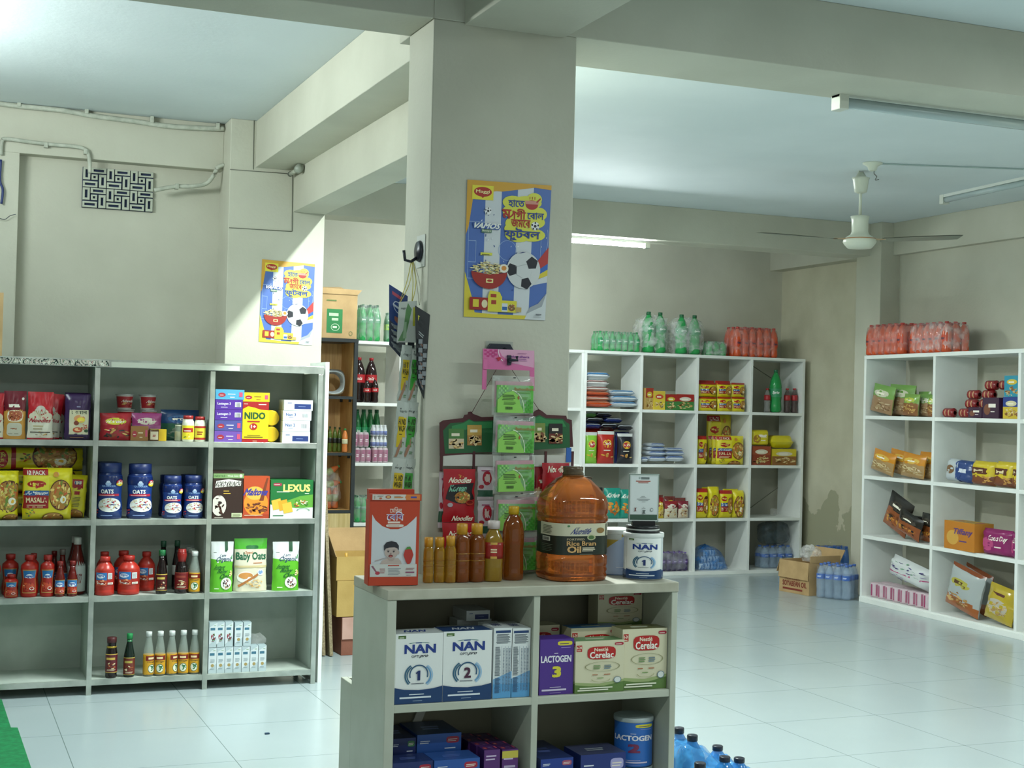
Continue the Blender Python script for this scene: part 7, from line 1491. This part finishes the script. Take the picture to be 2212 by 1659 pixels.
put('juicebag', juicebag, 'juice_pack', (onY(722, 1060, YW+.06).x-.03, YW+.14, .5885), 'clear bag of orange juice bottles on the wooden shelf', 'bottle pack')

# ================================================================== floor pieces behind the left unit
for k in range(3):
    bx_, tx_, Yb, Hh = (1.925, 1.956, 1.992)[k], (1.881, 1.902, 1.923)[k], (7.33, 7.31, 7.29)[k], 1.12-.03*k
    p = Vector((bx_, Yb+.15, .006)); v_ = Vector((tx_-bx_, 0, Hh)); ax = v_.normalized(); n = Vector((ax.z, 0, -ax.x))
    o = MB().obox(v_/2, n*.0085, (0, .15, 0), v_/2, CHIP).build('chipboard_panel'); o.location = p; tag(o, 'chipboard panel leaning on the rear column, %s' % ('nearest the display unit', 'middle one of three', 'outermost of three')[k], 'board', 'leaning chipboard panels')
t_ = onY(697, 786, 6.98); b_ = onY(694, 1420, 6.98)
o = MB().box(-.009, .009, 0, .30, 0, t_.z, WHITE).build('white_panel'); o.location = (1.757, 6.64, .0); tag(o, 'tall white board standing against the right end of the left unit', 'board')
def openbox(w_, d_, h_, mat, flaps, fm=None, inner=None):
    def f():
        t = empty('x'); T = .004; fm_ = fm or mat
        MB().box(-w_/2, w_/2, -d_/2, d_/2, 0, T, mat).box(-w_/2, w_/2, -d_/2, -d_/2+T, T, h_, mat).box(-w_/2, w_/2, d_/2-T, d_/2, T, h_, mat).box(-w_/2, -w_/2+T, -d_/2+T, d_/2-T, T, h_, mat).box(w_/2-T, w_/2, -d_/2+T, d_/2-T, T, h_, mat).build('box_body', t)
        for side, L, ang in flaps:   # angle: 0 straight up, 90 level outward, 180 hanging down
            s, c_ = math.sin(R(ang)), math.cos(R(ang))
            if side in 'fb': sg = -1 if side == 'f' else 1; cen = (0, sg*(d_/2+.002+s*L/2), h_+c_*L/2); MB().obox(cen, (w_/2-.002, 0, 0), (0, sg*c_*.0018, -s*.0018), (0, sg*s*L/2, c_*L/2), fm_).build('flap', t)
            else: sg = -1 if side == 'l' else 1; cen = (sg*(w_/2+.002+s*L/2), 0, h_+c_*L/2); MB().obox(cen, (0, d_/2-.002, 0), (sg*c_*.0018, 0, -s*.0018), (sg*s*L/2, 0, c_*L/2), fm_).build('flap', t)
        return t
    return f
X0_ = 2.05; W_ = .42
put('obb', openbox(W_, .30, .20, CARDB, [('f', .115, 178)], CARDP), 'cardboard_box', (X0_+W_/2-.0, 7.31+.155, 0.001), 'lowest cardboard box with a pink front flap hanging down', 'box')
put('obm', carton_fn(W_, .30, .19, '#a88a4c', None), 'cardboard_box', (X0_+W_/2-.03, 7.31+.155, .205), 'closed ochre cardboard box on top of the pink flapped one', 'box')
PROTO['obm'].data.materials[0] = CARD2
put('obt', openbox(W_, .30, .125, CARD2, [('b', .13, 15), ('r', .14, 60), ('l', .13, 20)], CARD), 'cardboard_box', (X0_+W_/2-.035, 7.31+.16, .397), 'open ochre cardboard box with raised flaps, top of the stack', 'box')
def plas():
    t = empty('x'); wrap_mesh(MB(), -.045, .045, -.045, .045, 0, .09, film('crumpled_film', '#ffffff', .35, .1), .02, 5, 12, 3).build('film', t); MB().tube([(-.03, 0, .08), (-.035, 0, .13)], .008, M('#c49a3a', .4)).build('yellow_tie', t); return t
put('plas', plas, 'plastic_bag', (X0_+.075, 7.31+.10, .403), 'crumpled clear plastic with a yellow tip inside the open box', 'bag')

# ================================================================== right wall unit (local frame: x towards the viewer, y into the wall)
def rput(name, x0, x1, yt, z, fn, lb, cat, group=None, d=.02, th=.05, rz=0, lean=0, tilt=0, key=None, flat=0):
    """px extents on the plane d behind the shelf front; fn(w, h) -> maker"""
    a = onR(x0, yt, d); b = onR(x1, yt, d); h = onR((x0+x1)/2, yt, d).z-z; w_ = b.x-a.x; xc = (a.x+b.x)/2
    for p, r_ in zip(RXS, RXS[1:]):
        if p-.03 < xc < r_+.03: w_ = min(w_, r_-p-.03); xc = min(max(xc, p+.015+w_/2), r_-.015-w_/2); break
    lift = w_/2*abs(math.sin(tilt))+th/2*abs(math.sin(lean)); xc -= h*math.sin(tilt)/2
    for p, r_ in zip(RXS, RXS[1:]):
        if p < xc < r_: xc = min(max(xc, p+.017+w_/2), r_-.017-w_/2-h*math.sin(tilt)); break
    wp = RM @ Vector((xc, d+th/2+h*abs(math.sin(lean))*0, z+.001+lift))
    o = put(key or (name, x0, yt), fn(w_, h), name, wp, lb, cat, group)
    o.rotation_euler = (Matrix.Rotation(RROT, 4, 'Z') @ Matrix.Rotation(rz, 4, 'Z') @ Matrix.Rotation(lean, 4, 'X') @ Matrix.Rotation(tilt, 4, 'Y')).to_euler(); return o
def RP(col, des, seed, kind='pillow', t=.05, **kw): return lambda w_, h: pouch_fn(w_, h, t, col, des, kind, seed, nu=8, nv=10, **kw)
def RC(col, des, d=.08, top=None): return lambda w_, h: carton_fn(w_, d, h, col, des, None, top)
R4, R3, R2, R1 = RZS
a, b = onR(1878, 700, .06), onR(2038, 700, .06); h = onR(1950, 698, .06).z-RTOP; r = (b.x-a.x)*.52/12
o = put('rfanta', pack_fn(6, 3, r*1.9/1.9, h, P_SODA, ORNG, '#b03a34', PINKF, label=FAN, lz=(.36, .56), capr=.42), 'soda_pack', RM @ Vector((a.x+6*r, .13, RTOP+.001)), 'shrink-wrapped orange soda pack at the left on top of the right unit', 'bottle pack', 'orange packs on the right unit'); o.rotation_euler = (0, 0, RROT)
o = put('rfanta2', pack_fn(6, 3, r*.93, h*.95, P_SODA, ORNG, '#b03a34', film('loose_film', '#ffffff', .24, .1), label=FAN, lz=(.36, .56), capr=.42), 'soda_pack', RM @ Vector((a.x+18.7*r, .15, RTOP+.001)), 'orange soda pack in clear film at the right on top of the right unit', 'bottle pack', 'orange packs on the right unit'); o.rotation_euler = (0, 0, RROT)
g = 'green topped snack pouches'
GP = D('generic', '#9a7a5a', '#6f9a4a', '#c9c8b0', 20, ('#a8906c', '#8a6a4a', '#7a5a3c', '#c0a888')); GP2 = D('generic', '#8a5a34', '#7aa04a', '#b8c04a', 21, ('#b08a4c', '#8a5a34', '#c9a060'))
for k, (x0, x1, yt, des) in enumerate(((1868, 1915, 838, GP), (1912, 1968, 834, GP), (1945, 1978, 853, GP2), (1978, 2008, 853, GP), (1999, 2015, 854, GP2))):
    rput('snack_pouch', x0, x1, yt, R1, RP('#8a9a5a', des, 200+k, t=.05), 'green topped snack pouch, %s' % ('tilted one at the very left', 'large one second from the left', 'narrow one with a golden lower half', 'narrow one right of the golden one', 'rightmost one against the divider')[k], 'packet', g, d=(.012, .075, .012, .07, .012)[k], tilt=R((8, 3, 3, 2, 0)[k]), lean=R(-5), th=.05)
for k in range(3): rput('snack_pouch', 1915+k*32, 1941+k*32, 838+k*4, R1, RP('#6f9a4a', GP, 210+k), 'green topped snack pouch in the rear file, %s' % ('left', 'middle', 'right')[k], 'packet', g, d=.15)
g = 'orange snack pouches in the second row'
OP = D('generic', '#a8875a', '#c98422', '#d8b04a', 23, ('#b8a078', '#9a7a4c', '#d0bc90'))
for k, (x0, x1, yt) in enumerate(((1876, 1925, 983), (1912, 1965, 980), (1940, 1990, 985), (1976, 2015, 978))):
    rput('snack_pouch', x0, x1, yt, R2, RP('#c08428', OP, 220+k, t=.06), 'orange topped snack pouch, %s of four in the second row' % ('first from the left', 'second', 'third', 'fourth')[k], 'packet', g, d=.012+.075*(k % 2), tilt=R(10-3*k), lean=R(-6), th=.06)
g = 'black snack pouches in the third row'
KP = D('generic', '#8a4a24', '#1a1816', '#3a342c', 25, ('#c98a34', '#a05a24', '#6a3a1c', '#2a1a14'))
for k, (x0, x1, yt, tl) in enumerate(((1907, 1960, 1086, 20), (1932, 1985, 1122, 16), (1982, 2014, 1112, 4))):
    rput('snack_pouch', x0, x1, yt, R3, RP('#231a16', KP, 230+k, t=.055), ('tall black and orange snack pouch leaning right', 'black and orange snack pouch slumped in the middle', 'black and orange snack pouch at the divider')[k], 'packet', g, d=(.09, .012, .08)[k], tilt=R(tl), lean=R(-4))
rput('snack_pouch', 1968, 2000, 1116, R3, RP('#231a16', KP, 234, t=.05), 'black snack pouch standing at the back by the divider', 'packet', g, d=.17)
# row 1 second bay
g = 'dark red biscuit packs'
def roll(w_, h):
    def f():
        mb = MB(); n = 12
        def s(u, v):
            a = 2*math.pi*v; e = 1 if .06 < u < .94 else .45; r = h/2*e; return ((u-.5)*w_, r*math.cos(a)*.9, h/2+r*math.sin(a))
        mb.grid(s, 12, 12, M('#8a1c20', .25, coat=.3)); mb.canvas(stripes('#8a1c20', '#c9a878', 2, 1), lambda u, v, e: ((u-.5)*w_*.7, -(h/2*.9+e)*math.cos((v-.5)*1.4), h/2+(h/2+e)*math.sin((v-.5)*1.4)), 4, 4); return mb.build('x')
    return f
hh = .062
for k, (x, lv) in enumerate(((2030, 0), (2064, 0), (2070, 1), (2100, 1), (2066, 2), (2098, 2), (2104, 3), (2134, 3))):
    a = onR(x, 880-lv*22, .04); o = put('roll', roll(.105, hh), 'biscuit_roll', RM @ Vector((a.x+.07, .07+.03*(lv > 0)+.03*(lv > 1), R1+.001+lv*hh*.98)), 'dark red biscuit roll, layer %s, %s' % (('one at the bottom', 'two', 'three', 'four on top')[lv], 'left' if k % 2 == 0 else 'right'), 'biscuits', g); o.rotation_euler = (0, 0, RROT)
for k, x in enumerate((2066, 2098)):
    a = onR(x, 860, .12)
for k, (x0, x1, yt, lb) in enumerate(((2092, 2121, 880, 'small dark purple biscuit box'), (2123, 2158, 859, 'bigger dark purple biscuit box beside the small one'))):
    rput('biscuit_box', x0, x1, yt, R1, RC('#3a1c38', D('bisc', '#3a1c38', '#7a4a34', 3)), lb, 'box', 'dark purple biscuit boxes', d=.005, th=.08)
hb = onR(2185, 858, .02).z-R1
rput('biscuit_box', 2167, 2202, 858, R1, RC('#27408a', D('generic', '#d0b43a', '#27408a', '#d8cfa8', 30)), 'blue and yellow biscuit box at the right edge, lower one', 'box', 'tall biscuit boxes at the right edge', th=.08)
o = rput('biscuit_box', 2169, 2202, 858, R1, lambda w_, h: carton_fn(w_, .08, onR(2185, 812, .02).z-R1-hb, '#2a8fa8', D('generic', '#2a8fa8', '#2a8fa8', '#d0b43a', 31)), 'teal biscuit box stacked on the blue one at the right edge', 'box', 'tall biscuit boxes at the right edge', th=.08, key='teal'); o.location.z += hb+.001
# row 2 second bay
rput('biscuit_packet', 2036, 2090, 997, R2, RP('#23407c', (lambda c: (c.rect(0, 0, .55, 1, '#b9c0c4'), c.poly([(.5, 0), (.62, 0), (.9, 1), (.45, 1)], '#23407c'), c.ell(.25, .5, .16, .2, '#7a5a3c'), c.lines(.58, .42, .94, .62, 1, '#d8dce4', .9), c)[-1])(Cv(.3)), 240, 'brick', .08), 'silver and blue biscuit multipack on the second shelf', 'biscuits', d=.01, th=.09, tilt=R(3), lean=R(-6))
g = 'yellow and brown biscuit multipacks'
YB = (lambda c: (c.rect(0, 0, 1, 1, '#d0b828'), c.rect(.1, .45, .8, .72, '#5a2c1c'), c.lines(.18, .52, .7, .66, 1, '#e0cfa0', .9), c.poly([(.0, 0), (1, 0), (1, .4), (.6, .3), (.3, .42), (0, .3)], '#7a4426'), c.blobs(.7, .22, .2, .14, 6, .12, ['#b8843c', '#c99a50']), c)[-1])(Cv(.3))
for k, (x0, x1) in enumerate(((2094, 2141), (2143, 2183), (2190, 2203))):
    rput('biscuit_packet', x0, x1, 998+k, R2, RP('#c9b028', YB, 241+k, 'brick', .08), 'yellow and brown biscuit multipack, %s' % ('left of the three', 'middle of the three', 'cut off by the post at the right')[k], 'biscuits', g, d=.012+.0*k, th=.08, tilt=R(1), lean=R(-3))
# row 3 second bay
rput('biscuit_box', 2038, 2110, 1128, R3, RC('#c07f2c', D('bisc', '#c07a26', '#d0a04a', 5, 'Tiffany', '#5a3c7a'), .14, D('flat', '#c9a034', '#5a3c7a')), 'large open orange biscuit carton on the third shelf', 'box', d=.0, th=.14, rz=R(-4))
g = 'magenta biscuit multipacks'
MG = D('bisc', '#8a1f60', '#b8487a', 6, 'Good Day')
for k, (x0, x1, yt) in enumerate(((2116, 2178, 1144), (2191, 2203, 1149))): rput('biscuit_packet', x0, x1, yt, R3, RP('#8a1f60', MG, 250+k, 'brick', .08), 'magenta biscuit multipack %s' % ('beside the orange carton', 'cut by the right post')[k], 'biscuits', g, d=.01, th=.09)
# row 4
def tis():
    t = empty('x'); p = None; w_ = .05
    for j in range(2):
        for k in range(8):
            x = (k-3.5)*.088
            if p is None: mb = MB().lathe([(.040, 0), (.042, .004), (.042, .096), (.040, .1)], M('#cfb8c0', .6), 14); mb.canvas(stripes('#cfbcc4', '#a83f6c', 3, 1), cyl_map(.0425, .01, .09, 3.0), 6, 1); p = b_ = mb.build('roll', t)
            else: b_ = p.copy(); COL.objects.link(b_); b_.parent = t
            b_.location = (x, (j-.5)*.086, .001)
    wrap_mesh(MB(), -.36, .36, -.09, .09, 0, .105, film('shrink_film2', '#ffffff', .1), .004, 3, 16, 8).build('shrink_wrap', t); return t
o = put('tis', tis, 'tissue_roll_pack', RM @ Vector((.40, .115, R4+.001)), 'long low shrink-wrapped pack of pink tissue rolls', 'tissues'); o.rotation_euler = (0, 0, RROT)
NP = (lambda c: (c.rect(0, 0, 1, 1, '#cfd2d2'), c.blobs(.5, .7, .48, .28, 26, .06, ['#3c2f6c', '#4a3a7c', '#6a9a7a'], 3), c.poly([(0, .3), (1, .42), (1, .5), (0, .36)], '#b8487a'), c.blobs(.4, .15, .4, .12, 14, .05, ['#3c2f6c', '#8a80a8'], 5), c)[-1])(Cv(.35))
o = rput('napkin_pack', 1918, 2014, 1202, R4, lambda w_, h: pouch_fn(.42, .15, .12, '#c9cccc', NP, 'brick', 260, nu=12, nv=6, wr=.006), 'white napkin pack with purple leaves lying slanted on the pink rolls', 'tissues', d=.02, th=.12, tilt=R(10)); o.location.z = R4+.145
SV = (lambda c: (c.rect(0, 0, 1, 1, '#a9b0b0'), c.rect(0, 0, 1, .28, '#a05a2a'), c.rect(0, .93, 1, 1, '#8a4a2a'), c.ell(.45, .62, .3, .1, '#b0a84a'), c.lines(.25, .56, .7, .68, 1, '#5a3c24', .9), c.blobs(.4, .25, .34, .13, 26, .1, ['#b88a4c', '#c9a46a', '#8a5a2c'], 3), c)[-1])(Cv(.2))
rput('snack_pouch', 2036, 2110, 1240, R4, RP('#a9b0b0', SV, 270, t=.09), 'large silver and brown snack pouch leaning on the bottom shelf', 'packet', 'silver pouches on the bottom shelf', d=.02, th=.09, tilt=R(12), lean=R(-4))
rput('snack_pouch', 2070, 2130, 1238, R4, RP('#a05a2a', SV, 271, t=.08), 'second silver pouch behind the large one', 'packet', 'silver pouches on the bottom shelf', d=.17, th=.08, tilt=R(14))
GD = (lambda c: (c.ell(.5, .4, .38, .22, '#b8b0a0'), c.blobs(.5, .36, .34, .18, 26, .1, ['#c9a870', '#d8c090', '#a8844c'], 3), c.lines(.2, .72, .8, .8, 1, '#5a2c24', .9), c)[-1])(Cv(.15))
for k, (x0, x1, yt) in enumerate(((2118, 2180, 1275), (2172, 2206, 1272))): rput('snack_pouch', x0, x1, yt, R4, RP('#b8a02a', GD, 280+k, t=.08, rough=.15, wr=.012), 'shiny gold snack pouch %s' % ('in the middle of the bottom shelf', 'cut by the right post')[k], 'packet', 'gold pouches on the bottom shelf', d=.012+.1*k, th=.08, tilt=R(8), lean=R(-8))

# ================================================================== floor at the back right
c1, c2, c3 = onZ(1682, 1276, 0), onZ(1746, 1288, 0), onZ(1790, 1275, 0)
ang = math.atan2((c2-c1).y, (c2-c1).x); w_ = (c2-c1).length
def pcart():
    h_ = .24; t = openbox(w_, .30, h_, CARD, [('f', .13, 176), ('r', .05, 4), ('l', .1, 160), ('b', .1, 30)])()
    MB().canvas(D('printcarton'), lambda u, v, e: (-w_/2+u*w_, -.15-.001-e, v*h_*1.2)).build('print', t)
    return t
cen = (c1+c2)/2+Vector((-math.sin(ang), math.cos(ang), 0))*.155
put('pcart', pcart, 'cardboard_box', (cen.x, cen.y, .001), 'open printed oil carton on the floor by the damp wall', 'box', rz=ang)
a, b = onZ(1776, 1293, 0), onZ(1850, 1301, 0)
AQ = D('lab', '#3a62b0', None, '#d8e0ee')
r = (b-a).length/8*1.0; hq = onY(1800, 1218, a.y).z
put('wp1', pack_fn(4, 3, r, hq, P_SODA, CLEARB, '#3a62b0', WBL, label=AQ, lz=(.56, .70), lcol='#3a5fa8', capr=.4), 'water_pack', ((a.x+b.x)/2+.06, (a.y+b.y)/2+.11, .001), 'shrink-wrapped clear water bottles on the floor beside the carton', 'bottle pack', rz=math.atan2((b-a).y, (b-a).x))
put('bb', lambda: pack_fn(4, 2, .036, .27, P_SODA, M('#5a8ad0', .15, alpha=.55), '#2f56a8', film('blue_bundle_film', '#3f78c8', .42, .12), capr=.4, seed=2)(), 'water_pack', (onY(1797, 1220, 9.72).x, 9.72, .001), 'blue film bundle of water bottles on the floor against the damp wall', 'bottle pack', rz=R(-8))
p = onY(1733, 1190, 9.6); o = wrap_mesh(MB(), -.07, .07, -.05, .05, 0, .12, film('crumpled_film', '#ffffff', .35, .1), .03, 8, 12, 3).build('plastic_bag'); o.location = (cen.x+.02, cen.y+.02, .23); tag(o, 'clear crumpled plastic rising out of the open floor carton', 'bag')
p = onZ(1668, 1232, 0); bottle('water_bottle', 1681, 1692, 1200, 0, 9.55, 'single small water bottle standing left of the open carton', P_SODA, CLEARB, '#3a62b0', lcol='#3a5fa8', lz=(.5, .64), capr=.42)
# large blue water bottles under one sheet of blue film by the counter
P_W5 = [(.9, 0), (1, .03), (1, .16), (.95, .18), (1, .2), (1, .42), (.95, .44), (1, .46), (.96, .62), (.74, .78), (.42, .88), (.30, .92), (.29, .94)]
def bluepack():
    t = empty('x'); r, h = .052, .27; p0 = None; o_ = onZ(1490, 1588, h)
    pts = [onZ(1490, 1588, h)-o_, onZ(1461, 1572, h)-o_, onZ(1506, 1648, h)-o_, Vector((.115, .03, -.05)), Vector((.05, -.125, -.045)), Vector((.12, -.10, -.06))]
    for p in pts:
        if p0 is None: p0 = b_ = MB().lathe(scaled(P_W5, r, h), M('#2f86d0', .1, alpha=.75), 20).build('bottle', t); MB().lathe([(.017, h*.925), (.018, h*.93), (.018, h*.99), (.016, h)], M('#1a2230', .35), 14).build('cap', b_)
        else: b_ = p0.copy(); COL.objects.link(b_); b_.parent = t; c_ = p0.children[0].copy(); COL.objects.link(c_); c_.parent = b_
        b_.location = (p.x, p.y, min(p.z, 0)*0+.001); b_.scale = (1, 1, 1+p.z/.27) if p.z < -.01 else (1, 1, 1)
    def hill(u, v):
        x, y = -.10+.34*u, -.42+.60*v; z = 0
        for p in pts:
            d = math.hypot(x-p.x, y-p.y); hh_ = (.235 if p.z > -.01 else .18)
            z = max(z, hh_-max(0, d-.04)*.95)
        z = z+.02*noise.noise(Vector((x*22, y*22, 1)))
        e = min(u, 1-u, v, 1-v)*7
        return (x, y, max(.002, z*min(1, e)))
    MB().grid(hill, 40, 54, film('blue_sheet', '#4f9fdc', .62, .12)).build('blue_film', t); return t
p = onZ(1490, 1588, .27); put('bluepack', bluepack, 'water_pack', (p.x+.01, p.y, 0), 'blue film covered water bottles with dark caps on the floor beside the counter', 'bottle pack')
